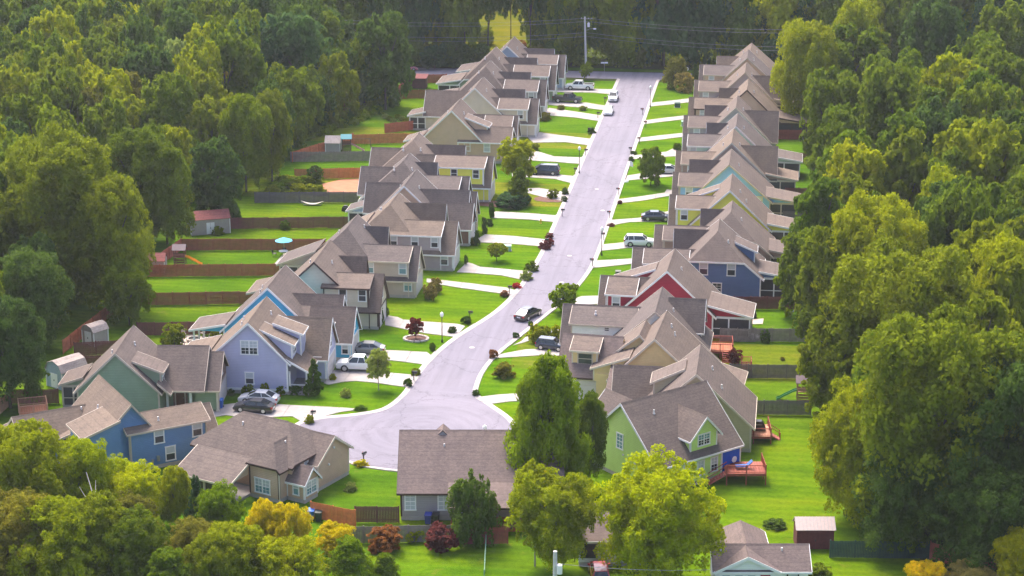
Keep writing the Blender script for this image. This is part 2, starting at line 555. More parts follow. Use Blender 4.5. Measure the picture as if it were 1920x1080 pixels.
def offset(P, d):
    out = []
    for i, p in enumerate(P):
        a, b = P[max(i - 1, 0)], P[min(i + 1, len(P) - 1)]
        dx, dy = b[0] - a[0], b[1] - a[1]
        L = math.hypot(dx, dy) or 1
        out.append((p[0] - dy / L * d, p[1] + dx / L * d))
    return out


def kerb(P, side):
    """rolled concrete kerb: gutter pan at street level rising 0.1 m to the lawn"""
    b = MB()
    prof = [(0.0, 0.036), (0.28, 0.05), (0.42, 0.12), (0.62, 0.12), (0.66, 0.0)]
    L = [offset(P, side * d) for d, _ in prof]
    for i in range(len(prof) - 1):
        b.strip([(x, y, prof[i][1]) for x, y in L[i]], [(x, y, prof[i + 1][1]) for x, y in L[i + 1]])
    return tag(b.build('kerb', M['kerb']), kind='structure')


kerb(LKS, -1)
kerb(RKS, 1)

# --- grass of the plots: one sheet per plot, between the street and the woods
random.seed(3)
LV = [(181, 204, 'lawn_back'), (204, 222.8, 'lawn'), (222.8, 238.5, 'lawn'), (238.5, 250.5, 'lawn'), (250.5, 264.5, 'lawn'), (264.5, 278.5, 'lawn'), (278.5, 291.5, 'lawn'), (291.5, 304.5, 'lawn'),
      (304.5, 318, 'lawn_back'), (318, 333, 'lawn_dry'), (333, 345, 'lawn_back'), (345, 359, 'lawn_back'), (359, 372, 'lawn_dry'), (372, 386, 'lawn_back'), (386, 400, 'lawn'), (400, 412, 'lawn'), (412, 421.5, 'lawn')]


def kerb_x(P, v):
    for a, b in zip(P[:-1], P[1:]):
        if (a[1] - v) * (b[1] - v) <= 0 and a[1] != b[1]:
            return a[0] + (b[0] - a[0]) * (v - a[1]) / (b[1] - a[1])


LKO, RKO = offset(LKS, -0.6), offset(RKS, 0.6)
for a, b, k in LV:
    surf('front_lawn', [(-38, a), (-2 if a > 222 else -8, a), (-2 if a > 222 else -8, b), (-38, b)], 0.012, M[k])
    surf('back_lawn', [(-66 if a > 222 else -80, a), (-38, a), (-38, b), (-66 if a > 222 else -80, b)], 0.012, M['lawn_back' if k == 'lawn' else k])
surf('side_lawn', [(-8, 181), (46, 181), (46, 222.8), (-8, 222.8)], 0.012, M['lawn'])
RV = [(222.8, 239.5, 'lawn'), (239.5, 253, 'lawn_dry'), (253, 268, 'lawn'), (268, 283, 'lawn'), (283, 296, 'lawn'), (296, 311, 'lawn'), (311, 326, 'lawn'), (326, 340, 'lawn'), (340, 355, 'lawn'),
      (355, 370, 'lawn'), (370, 385, 'lawn'), (385, 400, 'lawn'), (400, 421.5, 'lawn_back')]
for i, (a, b, k) in enumerate(RV):
    surf('front_lawn', [(24, a), (24, b), (-2, b), (-2, a)], 0.012, M[k])
    surf('back_lawn', [(24, a), (46, a), (46, b), (24, b)], 0.012, M['lawn_back' if i != 1 else 'lawn_dry'])
surf('verge', [(-60, 432), (40, 432.6), (40, 436), (-60, 434.5)], 0.02, M['lawn_back'])
mp = [at(*q) for q in ((868, 112), (930, 114), (1000, 110), (1036, 112), (1046, 60), (1034, 20), (1044, -40), (960, -46), (900, -40), (880, 10), (872, 60))]
surf('meadow', mp, 0.03, M['meadow'])
surf('front_yard', [(-30, 150), (60, 150), (60, 181), (-30, 181)], 0.012, M['lawn'])

# --- concrete drives and walks: slabs that lie 3 cm proud of the grass
def slab(name, pts, mat='concrete', h=0.075):
    b = MB()
    b.extrude([(x, y, 0.0) for x, y in pts], (0, 0, h))
    return tag(b.build(name, M[mat]), kind='structure')


def pxs(*p):
    return [at(*q) for q in p]


DRIVES = [  # outline of each drive on the ground
    pxs((400, 762), (440, 757), (520, 759), (620, 764), (682, 768), (640, 773), (598, 789), (577, 792), (548, 781), (470, 785), (424, 779), (396, 783)),
    pxs((607, 719), (618, 695), (660, 693), (700, 697), (770, 703), (793, 711), (783, 720), (771, 727), (700, 718), (668, 715), (640, 717), (616, 722)),
    pxs((622, 690), (640, 668), (672, 648), (720, 657), (800, 661), (822, 668), (812, 678), (800, 684), (740, 677), (690, 673), (652, 672)),
    pxs((722, 610), (722, 592), (745, 595), (756, 600), (800, 604), (857, 608), (872, 612), (862, 624), (850, 632), (800, 626), (760, 618)),
    pxs((800, 530), (800, 523), (830, 526), (950, 540), (982, 546), (977, 552), (970, 557), (940, 551), (860, 540)),
    pxs((868, 500), (874, 492), (886, 495), (900, 501), (980, 508), (1003, 512), (1000, 519), (992, 526), (940, 517), (880, 512), (856, 511)),
    pxs((888, 452), (910, 440), (960, 443), (1036, 450), (1036, 456), (1030, 463), (960, 458), (900, 455)),
    pxs((922, 400), (930, 397), (1000, 401), (1056, 405), (1052, 410), (1046, 417), (990, 412), (922, 409)),
    pxs((960, 355), (1010, 353), (1060, 361), (1078, 364), (1074, 371), (1066, 378), (1030, 373)),
    pxs((960, 318), (1000, 317), (1050, 328), (1085, 331), (1080, 338), (1077, 344), (1040, 336), (960, 331)),
    pxs((985, 283), (1010, 285), (1040, 294), (1100, 296), (1098, 302), (1094, 308), (1040, 304), (985, 301)),
    pxs((985, 253), (1000, 247), (1050, 254), (1115, 261), (1113, 266), (1108, 273), (1060, 267), (1000, 268)),
    pxs((1010, 212), (1030, 203), (1060, 207), (1127, 217), (1126, 220), (1121, 227), (1080, 221), (1020, 216)),
    pxs((1028, 192), (1045, 191), (1100, 193), (1143, 199), (1140, 202), (1138, 207), (1100, 203), (1028, 197)),
    pxs((1042, 168), (1050, 163), (1110, 167), (1152, 168), (1150, 172), (1148, 177), (1110, 174), (1045, 173)),
    # right side
    pxs((896, 745), (930, 741), (975, 738), (1000, 738), (1000, 752), (960, 753), (893, 757), (884, 751)),
    pxs((952, 662), (985, 656), (1030, 654), (1066, 655), (1066, 668), (1010, 667), (925, 672), (935, 666)),
    pxs((978, 640), (985, 633), (1020, 625), (1060, 613), (1066, 611), (1066, 617), (1015, 631), (985, 642), (962, 648)),
    pxs((1075, 562), (1090, 556), (1128, 555), (1128, 570), (1080, 573)),
    pxs((1117, 489), (1160, 487), (1194, 485), (1194, 494), (1150, 499), (1110, 503), (1108, 499)),
    pxs((1130, 459), (1170, 455), (1195, 451), (1238, 447), (1236, 464), (1180, 465), (1124, 471), (1122, 466)),
    pxs((1146, 413), (1200, 409), (1256, 396), (1262, 408), (1240, 415), (1180, 417), (1142, 424), (1141, 419)),
    pxs((1160, 374), (1200, 369), (1246, 362), (1250, 356), (1266, 358), (1264, 366), (1210, 376), (1158, 382), (1157, 379)),
    pxs((1168, 330), (1200, 326), (1240, 324), (1275, 320), (1272, 330), (1220, 335), (1167, 339), (1165, 336)),
    pxs((1180, 292), (1220, 288), (1250, 285), (1262, 279), (1275, 284), (1275, 293), (1220, 296), (1178, 299)),
    pxs((1195, 259), (1240, 254), (1290, 249), (1290, 256), (1240, 262), (1192, 266)),
    pxs((1205, 226), (1250, 221), (1294, 216), (1294, 223), (1240, 229), (1203, 233)),
    pxs((1217, 193), (1260, 189), (1302, 184), (1302, 191), (1260, 196), (1214, 200)),
]
def clip_x(P, x, s):
    out = []
    for (x0, y0), (x1, y1) in zip(P, P[1:] + P[:1]):
        i0, i1 = (x0 - x) * s >= 0, (x1 - x) * s >= 0
        if i0: out.append((x0, y0))
        if i0 != i1: out.append((x, y0 + (y1 - y0) * (x - x0) / (x1 - x0)))
    return out


for i, d in enumerate(DRIVES):
    q = []
    for x, y in d:      # the drives stop at the back of the kerb
        k = kerb_x(LKS if i < 15 else RKS, y)
        if k is not None:
            x = min(x, k - .55) if i < 15 else max(x, k + .55)
        q.append((x, y))
    root = tag(empty('driveway', (0, 0, 0)), kind='structure')
    x0, x1 = min(p[0] for p in q), max(p[0] for p in q)
    n_ = max(1, round((x1 - x0) / 2.9))
    for j in range(n_):     # poured bay by bay, with open joints
        a_, b2 = x0 + (x1 - x0) * j / n_ + .02, x0 + (x1 - x0) * (j + 1) / n_ - .02
        piece = clip_x(clip_x(q, a_, 1), b2, -1)
        if len(piece) > 2:
            bb = MB()
            bb.extrude([(x, y, 0.0) for x, y in piece], (0, 0, .075 + .006 * ((j * 7 + i * 3) % 3)))
            bb.build('slab', M['concrete'], root)
    a, b = (min if i >= 15 else max)(q), None
    ys = [p[1] for p in q if abs(p[0] - a[0]) < 1.4]
    if len(ys) > 1 and y > 223:     # apron: the kerb drops where the drive meets the street
        y0, y1 = min(ys) - .3, max(ys) + .3
        ks = LKS if i < 15 else RKS
        sg = -1 if i < 15 else 1
        pts = [(kerb_x(ks, y0) - sg * .02, y0, .045), (kerb_x(ks, y1) - sg * .02, y1, .045), (kerb_x(ks, y1) + sg * .72, y1, .128), (kerb_x(ks, y0) + sg * .72, y0, .128)]
        bb = MB()
        bb.extrude(pts, (0, 0, .012))
        tag(bb.build('drive_apron', M['concrete']), kind='structure')
slab('patio', pxs((330, 632), (362, 628), (392, 634), (386, 646), (356, 650), (334, 648)), 'concrete_tan')
slab('patio', pxs((513, 497), (532, 476), (560, 473), (566, 486), (540, 499)))
slab('patio', pxs((1390, 601), (1432, 598), (1430, 608), (1392, 609)), 'concrete_tan')
surf('bare_earth', pxs((605, 345), (640, 337), (678, 335), (680, 352), (668, 363), (612, 363), (600, 352)), 0.06, M['dirt'])
# mulch beds and concrete lids in the road
for px, py, rx, ry in [(935, 383, 5, 2), (1032, 374, 2.6, 2.0), (640, 762, 0, 0), (782, 634, 1.6, 1.6)]:
    if not rx: continue
    x, y = at(px, py)
    surf('mulch_bed', [(x + rx * math.cos(t) * random.uniform(.9, 1.1), y + ry * math.sin(t) * random.uniform(.9, 1.1)) for t in np.linspace(0, 6.0, 18)], 0.062, M['mulch'])
# ------------------------------------------------------------------ houses
class House:
    """local u runs from the rear of the plot to the street, v along the street away from the camera"""

    def __init__(s, name, label, X, V, m=1, rz=0.0, wall='beige', trim='trim_white', roof='roof', group=None, cat='house'):
        s.root = empty(name, (X, V, 0), R(rz), label, cat, group)
        s.m, s.wall, s.trim = m, M['w_' + wall], M[trim]
        k = int(abs(X * 7 + V * 3)) % 5
        s.roof = M[roof] if roof != 'roof' or k == 0 else M['shingle%d' % k]

    def T(s, u, v, z):
        return (s.m * u, v, z)

    def mb(s):
        return MB(s.T)

    def put(s, b, name, mat, parent=None):
        return b.build(name, M[mat] if isinstance(mat, str) else mat, parent or s.root)

    def gable(s, axis, p0, p1, q0, q1, ze, zr, pr=None, zeB=None, e0='g', e1='g', oh=0.4, og=0.35, wall=None, trim=None, zb=0.45, roof=None, walls=True, corners=True, th=0.14):
        """block under a pitched roof; ridge along `axis`; each end 'g' gable, 'n' buried, or (clip height, run) for a hip"""
        pr = (p0 + p1) / 2 if pr is None else pr
        zeB = ze if zeB is None else zeB
        wall = s.wall if wall is None else M['w_' + wall]
        trim = s.trim if trim is None else M[trim]
        roof = s.roof if roof is None else M[roof]
        kA, kB = (zr - ze) / (pr - p0), (zr - zeB) / (p1 - pr)
        zA, zB = ze - oh * kA, zeB - oh * kB
        up = 0.12
        P = (lambda p, q, z: (p, q, z)) if axis == 'v' else (lambda p, q, z: (q, p, z))
        rb, tb, wb = s.mb(), s.mb(), s.mb()

        def clipA(z): return p0 + (z - ze) / kA
        def clipB(z): return p1 - (z - zeB) / kB
        ends = []
        for q, e, sg in ((q0, e0, -1), (q1, e1, 1)):
            if e == 'g': ends.append((q + sg * og, None, q + sg * og))
            elif e == 'n': ends.append((q, None, q))
            else: ends.append((q + sg * og, max(e[0], zA + 0.01), q - sg * e[1]))
        (n0, c0, r0), (n1, c1, r1) = ends
        for side in 'AB':
            pe, z_e = (p0 - oh, zA) if side == 'A' else (p1 + oh, zB)
            cl = clipA if side == 'A' else clipB
            pts = [(pe, n0, z_e)]
            if c0 is not None and c0 > z_e + 0.05: pts.append((cl(c0), n0, c0))
            pts += [(pr, r0, zr), (pr, r1, zr)]
            if c1 is not None and c1 > z_e + 0.05: pts.append((cl(c1), n1, c1))
            pts.append((pe, n1, z_e))
            rb.extrude([P(a, b, c + up) for a, b, c in pts], (0, 0, -th))
        for n_, c_, r_ in ends:
            if c_ is not None:
                rb.extrude([P(max(clipA(c_), p0 - oh), n_, c_ + up), P(min(clipB(c_), p1 + oh), n_, c_ + up), P(pr, r_, zr + up)], (0, 0, -th))
        s.put(rb, 'roof', roof)
        # ridge cap
        cap = s.mb()
        d = 0.13
        cap.extrude([P(pr - d, r0, zr + up - d * kA * 0.8), P(pr, r0, zr + up + 0.05), P(pr + d, r0, zr + up - d * kB * 0.8)], tuple(np.subtract(P(pr, r1, 0), P(pr, r0, 0))))
        s.put(cap, 'ridge_cap', roof)
        # rake boards and eave gutters
        for (n_, c_, r_), e, sg in ((ends[0], e0, -1), (ends[1], e1, 1)):
            if e == 'n': continue
            nn = n_ + sg * 0.03
            for side in 'AB':
                pe, z_e = (p0 - oh, zA) if side == 'A' else (p1 + oh, zB)
                if c_ is None: pt, zt = pr, zr
                else: pt, zt = (clipA(c_) if side == 'A' else clipB(c_)), c_
                if zt - z_e < 0.1: continue
                tb.extrude([P(pe, nn, z_e + up + .02), P(pt, nn, zt + up + .02), P(pt, nn, zt + up - 0.30), P(pe, nn, z_e + up - 0.26)], P(0, -sg * 0.05, 0))
            if c_ is not None:
                a, b2 = max(clipA(c_), p0 - oh), min(clipB(c_), p1 + oh)
                tb.extrude([P(a, nn, c_ + up), P(b2, nn, c_ + up), P(b2, nn, c_ + up - 0.24), P(a, nn, c_ + up - 0.24)], P(0, -sg * 0.06, 0))
        for pe, z_e, sg in ((p0 - oh, zA, -1), (p1 + oh, zB, 1)):
            tb.extrude([P(pe + sg * .05, n0, z_e + up - .01), P(pe + sg * .05, n1, z_e + up - .01), P(pe + sg * .05, n1, z_e + up - .22), P(pe + sg * .05, n0, z_e + up - .22)], P(-sg * .07, 0, 0))
        if walls:
            zt0 = c0 if c0 is not None and c0 > ze else None
            prof = [(p0, zb), (p1, zb), (p1, zeB)]
            full = c0 is not None and c0 <= max(ze, zeB) + 0.05
            if not full:
                if zt0: prof += [(clipB(zt0), zt0), (clipA(zt0), zt0)]
                elif c0 is None and (c1 is None or e0 == 'g'): prof += [(pr, zr)]
            prof += [(p0, ze)]
            qq1 = q1
            if e0 == 'g' and isinstance(e1, tuple):     # far hip: gable triangle only as a thin wall at the near end
                wb.extrude([P(a, q0, c) for a, c in prof], P(0, 0.2, 0))
                wb.extrude([P(p0, q0 + .2, zb), P(p1, q0 + .2, zb), P(p1, q0 + .2, zeB), P(p0, q0 + .2, ze)], P(0, q1 - q0 - .2, 0))
            elif isinstance(e0, tuple) and not full:
                wb.extrude([P(a, q0, c) for a, c in prof], P(0, 0.2, 0))
                wb.extrude([P(p0, q0 + .2, zb), P(p1, q0 + .2, zb), P(p1, q0 + .2, zeB), P(p0, q0 + .2, ze)], P(0, q1 - q0 - .2, 0))
            else:
                wb.extrude([P(a, q0, c) for a, c in prof], P(0, q1 - q0, 0))
            s.put(wb, 'wall', wall)
            if zb < 1:
                fb = s.mb()
                x0, y0, x1, y1 = (p0, q0, p1, q1) if axis == 'v' else (q0, p0, q1, p1)
                fb.box(x0 + .03, x1 - .03, y0 + .03, y1 - .03, -0.3, zb)
                s.put(fb, 'foundation', 'foundation')
            if corners:
                for pc, sp, zt in ((p0, -1, ze), (p1, 1, zeB)):
                    for qc, sq in ((q0, -1), (q1, 1)):
                        a0, a1 = sorted((pc + sp * .025, pc - sp * .16))
                        b0, b1 = sorted((qc + sq * .025, qc - sq * .16))
                        if axis == 'v': tb.box(a0, a1, b0, b1, zb, zt - .05)
                        else: tb.box(b0, b1, a0, a1, zb, zt - .05)
        s.put(tb, 'trim', trim)

    def shed(s, u0, z0, u1, z1, v0, v1, wall=None, trim=None, zb=None, og=0.25, ou=0.35, roof=None, body=True, kind='u'):
        """single slope from (u0,z0) down to (u1,z1); with walls beneath when body (a dormer), the end walls showing as triangles"""
        wall = s.wall if wall is None else M['w_' + wall]
        trim = s.trim if trim is None else M[trim]
        roof = s.roof if roof is None else M[roof]
        k = (z1 - z0) / (u1 - u0)
        sg = 1 if u1 > u0 else -1
        ue, ze = u1 + sg * ou, z1 + sg * ou * k
        P = (lambda u, v, z: (u, v, z)) if kind == 'u' else (lambda u, v, z: (v, u, z))
        rb, tb = s.mb(), s.mb()
        rb.extrude([P(u0, v0 - og, z0 + .13), P(ue, v0 - og, ze + .13), P(ue, v1 + og, ze + .13), P(u0, v1 + og, z0 + .13)], (0, 0, -.13))
        s.put(rb, 'roof', roof)
        for vv, d in ((v0 - og - .03, .05), (v1 + og + .03, -.05)):
            tb.extrude([P(u0, vv, z0 + .14), P(ue, vv, ze + .14), P(ue, vv, ze - .12), P(u0, vv, z0 - .14)], P(0, d, 0))
        tb.extrude([P(ue + sg * .04, v0 - og, ze + .12), P(ue + sg * .04, v1 + og, ze + .12), P(ue + sg * .04, v1 + og, ze - .1), P(ue + sg * .04, v0 - og, ze - .1)], P(-sg * .06, 0, 0))
        if body:
            wb = s.mb()
            zb = z1 - 2.4 if zb is None else zb
            wb.extrude([P(u0, v0, z0 - .02), P(u1, v0, z1 - .02), P(u1, v0, zb), P(u0, v0, zb)], P(0, v1 - v0, 0))
            s.put(wb, 'wall', wall)
            for vv in (v0, v1):
                a0, a1 = sorted((u1 + sg * .025, u1 - sg * .14))
                b0, b1 = (vv - .025, vv + .14) if vv == v0 else (vv - .14, vv + .025)
                if kind == 'u': tb.box(a0, a1, b0, b1, zb, z1 - .05)
                else: tb.box(b0, b1, a0, a1, zb, z1 - .05)
        s.put(tb, 'trim', trim)

    def win(s, face, pos, a, z, w=0.95, h=1.6, up='glass_blind', lo='glass_dark', trim='trim_white', n=1, grid=False):
        """face: '-v','+v','+u','-u' the way the window looks; pos: that wall's place; a,z centre"""
        ax, sg = face[1], (-1 if face[0] == '-' else 1)

        def Q(x, y, d):
            return (a + x, pos + sg * d, z + y) if ax == 'v' else (pos + sg * d, a + x, z + y)
        fb = s.mb()

        def bx(x0, x1, y0, y1, d0, d1, b):
            b.extrude([Q(x0, y0, d0), Q(x1, y0, d0), Q(x1, y1, d0), Q(x0, y1, d0)], tuple(np.subtract(Q(0, 0, d1), Q(0, 0, d0))))
        W2 = w * n / 2 + (0.06 if n > 1 else 0)
        H2 = h / 2
        c = 0.13
        bx(-W2 - c, -W2, -H2, H2, 0.0, .06, fb)
        bx(W2, W2 + c, -H2, H2, 0.0, .06, fb)
        bx(-W2 - c - .03, W2 + c + .03, H2, H2 + c, 0.0, .075, fb)
        bx(-W2 - c - .03, W2 + c + .03, -H2 - c, -H2, 0.0, .085, fb)
        bx(-W2, W2, -.04, .04, 0.0, .045, fb)
        if n > 1: bx(-.07, .07, -H2, H2, 0.0, .055, fb)
        if grid:
            for i in range(n):
                xc = -W2 + (i + .5) * (2 * W2 / n)
                bx(xc - .02, xc + .02, -H2, H2, 0, .04, fb)
                bx(-W2, W2, H2 / 2 - .02, H2 / 2 + .02, 0, .035, fb)
                bx(-W2, W2, -H2 / 2 - .02, -H2 / 2 + .02, 0, .035, fb)
        o = s.put(fb, 'window', trim)
        for y0, y1, mt in ((0.04, H2, up), (-H2, -.04, lo)):
            for i in range(n):
                x0 = -W2 + i * (2 * W2 / n)
                pb = s.mb()
                bx(x0, x0 + 2 * W2 / n, y0, y1, -.01, .02, pb)
                s.put(pb, 'pane', mt, o)
        return o

    def vent(s, u, v, z, r=0.09, h=0.45):
        b = s.mb()
        b.lathe([(r * 1.7, -0.25), (r * 1.7, 0.05), (r, 0.06), (r, h)], 8, (u, v, z))
        s.put(b, 'roof_vent', 'pvc')

    def slope_vents(s, pr, zr, kA, kB, spots):
        for du, v in spots:
            s.vent(pr + du, v, zr + 0.1 - abs(du) * (kA if du < 0 else kB))

    def porch(s, u0, z0, u1, z1, v0, v1, wall=None, floor=0.45, posts=3, screen=True, trim=None, rail=False):
        """rear porch: low shed roof out to u1 carried on posts, gable triangle filled with siding, dark insect screen"""
        trim_m = s.trim if trim is None else M[trim]
        s.shed(u0, z0, u1, z1, v0, v1, body=False, wall=wall, trim=trim)
        sg = 1 if u1 > u0 else -1
        wl = s.wall if wall is None else M['w_' + wall]
        wb = s.mb()
        wb.extrude([(u0, v0, z0 - .02), (u1, v0, z1 - .02), (u0, v0, z1 - .08)], (0, 0.1, 0))
        s.put(wb, 'wall', wl)
        bb = s.mb()
        a0, a1 = sorted((u0, u1))
        bb.box(a0, a1, v0 - .06, v0 + .12, z1 - .36, z1 - .10)
        b0, b1 = sorted((u1 + sg * .04, u1 - sg * .12))
        bb.box(b0, b1, v0 + .12, v1 + .05, z1 - .36, z1 - .10)
        s.put(bb, 'beam', trim_m)
        fb = s.mb()
        fb.box(a0, a1, v0, v1, -.2, floor)
        s.put(fb, 'floor', 'deck_tan' if rail else 'concrete')
        spots = [(u1 - sg * .09, v0 + .03)] + [(u0 + (u1 - u0) * i / (posts - 1), v0 + .03) for i in range(1, posts - 1)] + [(u1 - sg * .09, v0 + (v1 - v0) * j) for j in (.5, .97)]
        for pu, pv in spots:
            pb = s.mb()
            pb.box(pu - .09, pu + .09, pv - .09, pv + .09, floor, z1 - .36)
            s.put(pb, 'post', trim_m)
        if screen:
            sb = s.mb()
            sb.box(a0 + .05, a1 - .05, v0 + .05, v0 + .09, floor, z1 - .36)
            s.put(sb, 'screen', 'screen')
            sb = s.mb()
            c0, c1 = sorted((u1 - sg * .03, u1 - sg * .07))
            sb.box(c0, c1, v0 + .1, v1, floor, z1 - .36)
            s.put(sb, 'screen', 'screen')
            rb = s.mb()
            rb.box(a0, a1, v0 - .02, v0 + .04, floor + .85, floor + .95)
            s.put(rb, 'rail', trim_m)

    def garage_door(s, u, v0, v1, z1=2.5, z0=0.05, mat='garage'):
        b = s.mb()
        n = 4
        for i in range(n):
            za, zb_ = z0 + (z1 - z0) * i / n, z0 + (z1 - z0) * (i + 1) / n - .03
            b.box(u, u + .05, v0, v1, za, zb_)
        for i in range(6):
            va = v0 + (v1 - v0) * i / 6
            b.box(u + .05, u + .065, va + .1, va + (v1 - v0) / 6 - .1, z1 - .52, z1 - .12)
        o = s.put(b, 'garage_door', mat)
        t = s.mb()
        t.box(u - .01, u + .07, v0 - .18, v0, z0, z1 + .18)
        t.box(u - .01, u + .07, v1, v1 + .18, z0, z1 + .18)
        t.box(u - .01, u + .075, v0, v1, z1, z1 + .18)
        s.put(t, 'casing', s.trim, o)

    def door(s, face, pos, a, w=1.0, h=2.1, z0=0.3, mat='door_wood'):
        ax, sg = face[1], (-1 if face[0] == '-' else 1)

        def bx(b, x0, x1, y0, y1, d0, d1):
            if ax == 'v': b.box(a + x0, a + x1, *sorted((pos + sg * d0, pos + sg * d1)), y0, y1)
            else: b.box(*sorted((pos + sg * d0, pos + sg * d1)), a + x0, a + x1, y0, y1)
        b = s.mb()
        bx(b, -w / 2, w / 2, z0, z0 + h, -.01, .04)
        for y in (0.25, 1.15):
            for x in (-.38, .06):
                bx(b, x * w, (x + .32) * w, z0 + y, z0 + y + .75, .04, .055)
        o = s.put(b, 'door', mat)
        t = s.mb()
        bx(t, -w / 2 - .14, -w / 2, z0, z0 + h + .14, 0, .06)
        bx(t, w / 2, w / 2 + .14, z0, z0 + h + .14, 0, .06)
        bx(t, -w / 2, w / 2, z0 + h, z0 + h + .14, 0, .06)
        s.put(t, 'casing', s.trim, o)
        k = s.mb()
        bx(k, w * .36, w * .42, z0 + 1.0, z0 + 1.08, .05, .12)
        s.put(k, 'handle', 'metal_grey', o)

    def post(s, u, v, z0, z1, r=.1, mat=None):
        b = s.mb()
        b.box(u - r, u + r, v - r, v + r, z0, z1)
        b.box(u - r * 1.4, u + r * 1.4, v - r * 1.4, v + r * 1.4, z0, z0 + .18)
        s.put(b, 'post', s.trim if mat is None else mat)

    def downpipe(s, u, v, z1, z0=0.1):
        b = s.mb()
        b.box(u - .05, u + .05, v - .05, v + .05, z0, z1)
        s.put(b, 'downpipe', s.trim)


def row_house(label, side, X, V, wall, trim='trim_white', L=9.6, ub=6.0, uf=6.0, ze=3.3, zr=9.0, hip=None, far=None, gv=(0.2, 6.2), uF=9.5, gz=(2.9, 6.6), dorm=None, dz=5.3, dwin=(), dh=1.45,
              low_win=(), d2=None, porch=None, main_win=(), vents=((1.5, 4), (-1.2, 3)), rz=0.0, gwall=None, grp=None, extra=None, roof='roof', side_shed=None, gtrim=None, dup='glass_blind', dlo='glass_dark'):
    h = House('house', label, X, V, 1 if side == 'L' else -1, rz, wall, trim, roof, grp)
    e0 = 'g' if hip is None else hip
    h.gable('v', -ub, uf, 0, L, ze, zr, pr=0.0, e0=e0, e1='g' if far is None else far)
    k = (zr - ze) / uf
    h.slope_vents(0, zr, (zr - ze) / ub, k, vents)
    # garage wing towards the street, its steep gable facing the street
    g0, g1 = gv
    h.gable('u', g0, g1, 1.0, uF, gz[0], gz[1], e0='n', wall=gwall, trim=gtrim)
    gm = (g0 + g1) / 2
    h.garage_door(uF, g0 + .7, g1 - .7)
    h.win('+u', uF, gm, 4.1, .8, 1.1)
    h.post(uF + .02, g0 + .35, 0.1, 2.4)
    # room over the garage: long shed dormer looking at the neighbours
    if dorm:
        a, b = dorm
        h.shed(gm, gz[1] - .05, g0 + .03, dz, a, b, kind='v', zb=gz[0] - .2, wall=None)
        for uu in dwin:
            h.win('-v', g0 + .03, uu, dz - 1.05, .9, dh, up=dup, lo=dlo)
        h.downpipe(b + .1, g0 - .08, dz - .2, 0.2)
    for uu, zz in low_win:
        h.win('-v', g0, uu, zz, .95, 1.6, up=dup, lo=dlo)
    if d2:      # second cross gable beyond the garage
        a0, a1, uu, zz = d2
        h.gable('u', a0, a1, 1.0, uu, 3.1, zz, e0='n')
        h.win('+u', uu, (a0 + a1) / 2, 4.6, .9, 1.3)
        h.door('+u', uu, (a0 + a1) / 2)
    for w_ in main_win:
        h.win('-v', 0, *w_)
    if porch:
        h.porch(*porch)
    # rear windows and gutters' pipes
    h.win('-u', -ub, L * .7, 1.9, 1.0, 1.5)
    h.downpipe(-ub + .08, -.07, ze - .1)
    if extra: extra(h)
    return h


RG, LG = "houses along the east side of the street", "houses along the west side of the street"
PR = lambda v1=5.2, u1=-10.4, z0=4.0, z1=3.1, v0=0.4, **k: (-5.6, z0, u1, z1, v0, v1)

# ---- west row, from the turning circle to the far junction
# tan hipped house
def ex(h):
    h.gable('v', 3.2, 6.0, -1.6, 4, 3.0, 4.5, e1='n', zb=.3)
    h.win('-v', -1.6, 4.6, 2.0, .8, 1.35, n=2, up='glass_blind', lo='glass_teal', grid=True)


h = House('house', "tan house under a big brown hip roof, nearest to the turning circle", -19.9, 193.7, 1, -23, 'tan', 'trim_cream', 'roof', LG)
h.gable('u', 1.6, 9.8, -12.4, 0.5, 3.9, 6.7, e0=(3.9, 3.4), e1=(3.9, 3.4), oh=.4, og=.4, trim='trim_brown', corners=False)
h.gable('v', -3.9, 0.0, 0, 5.0, 3.9, 5.7, e0=(3.9, 1.9), e1='n', oh=.4, og=.4, trim='trim_brown')
h.gable('u', 4.6, 10.4, -2.0, 1.6, 3.3, 5.4, e0='n', trim='trim_cream')
h.shed(0.6, 4.1, -3.4, 2.55, -11.0, -3.95, kind='v', body=False, ou=.3, trim='trim_cream')
fb = h.mb(); fb.box(-10.8, -4.0, -3.3, 1.5, -.2, .3); h.put(fb, 'floor', 'concrete')
for u in (-10.7, -7.4, -4.15): h.post(u, -3.2, .3, 2.5)
sb = h.mb(); sb.box(-10.6, -4.2, -3.15, -3.1, .3, 2.45); h.put(sb, 'screen', 'screen')
wb = h.mb(); wb.extrude([(-4.0, -.02, 3.85), (-4.0, -3.4, 2.5), (-4.0, -.02, 2.5)], (-.12, 0, 0)); h.put(wb, 'wall', 'w_tan')
h.gable('u', 1.3, 3.7, 0, 2.3, 2.4, 3.7, e0='n', oh=.3, trim='trim_white', roof='roof2')
h.win('+u', 2.3, 2.5, 1.55, .75, 1.35, n=2, up='glass_blind', lo='glass_teal', grid=True)
h.win('-v', 1.3, 1.2, 1.55, .6, 1.35, up='glass_blind', lo='glass_teal')
h.win('-v', 0, -2.2, 1.55, .85, 1.5, n=2, up='glass_blind', lo='glass_teal', grid=True)
h.win('+u', .5, 4.1, 3.0, .5, 1.2)
for u, v, z in ((-8.0, 4.4, 5.8), (-1.6, 3.4, 5.2)): h.vent(u, v, z)
for v, z in ((7.6, 4.1), (6.6, 2.5)):
    b = h.mb(); b.lathe([(.13, 0), (.13, .12)], 8, (1.62, v, z), 'x'); h.put(b, 'wall_vent', 'pvc')
h.downpipe(.08, -.08, 3.8)

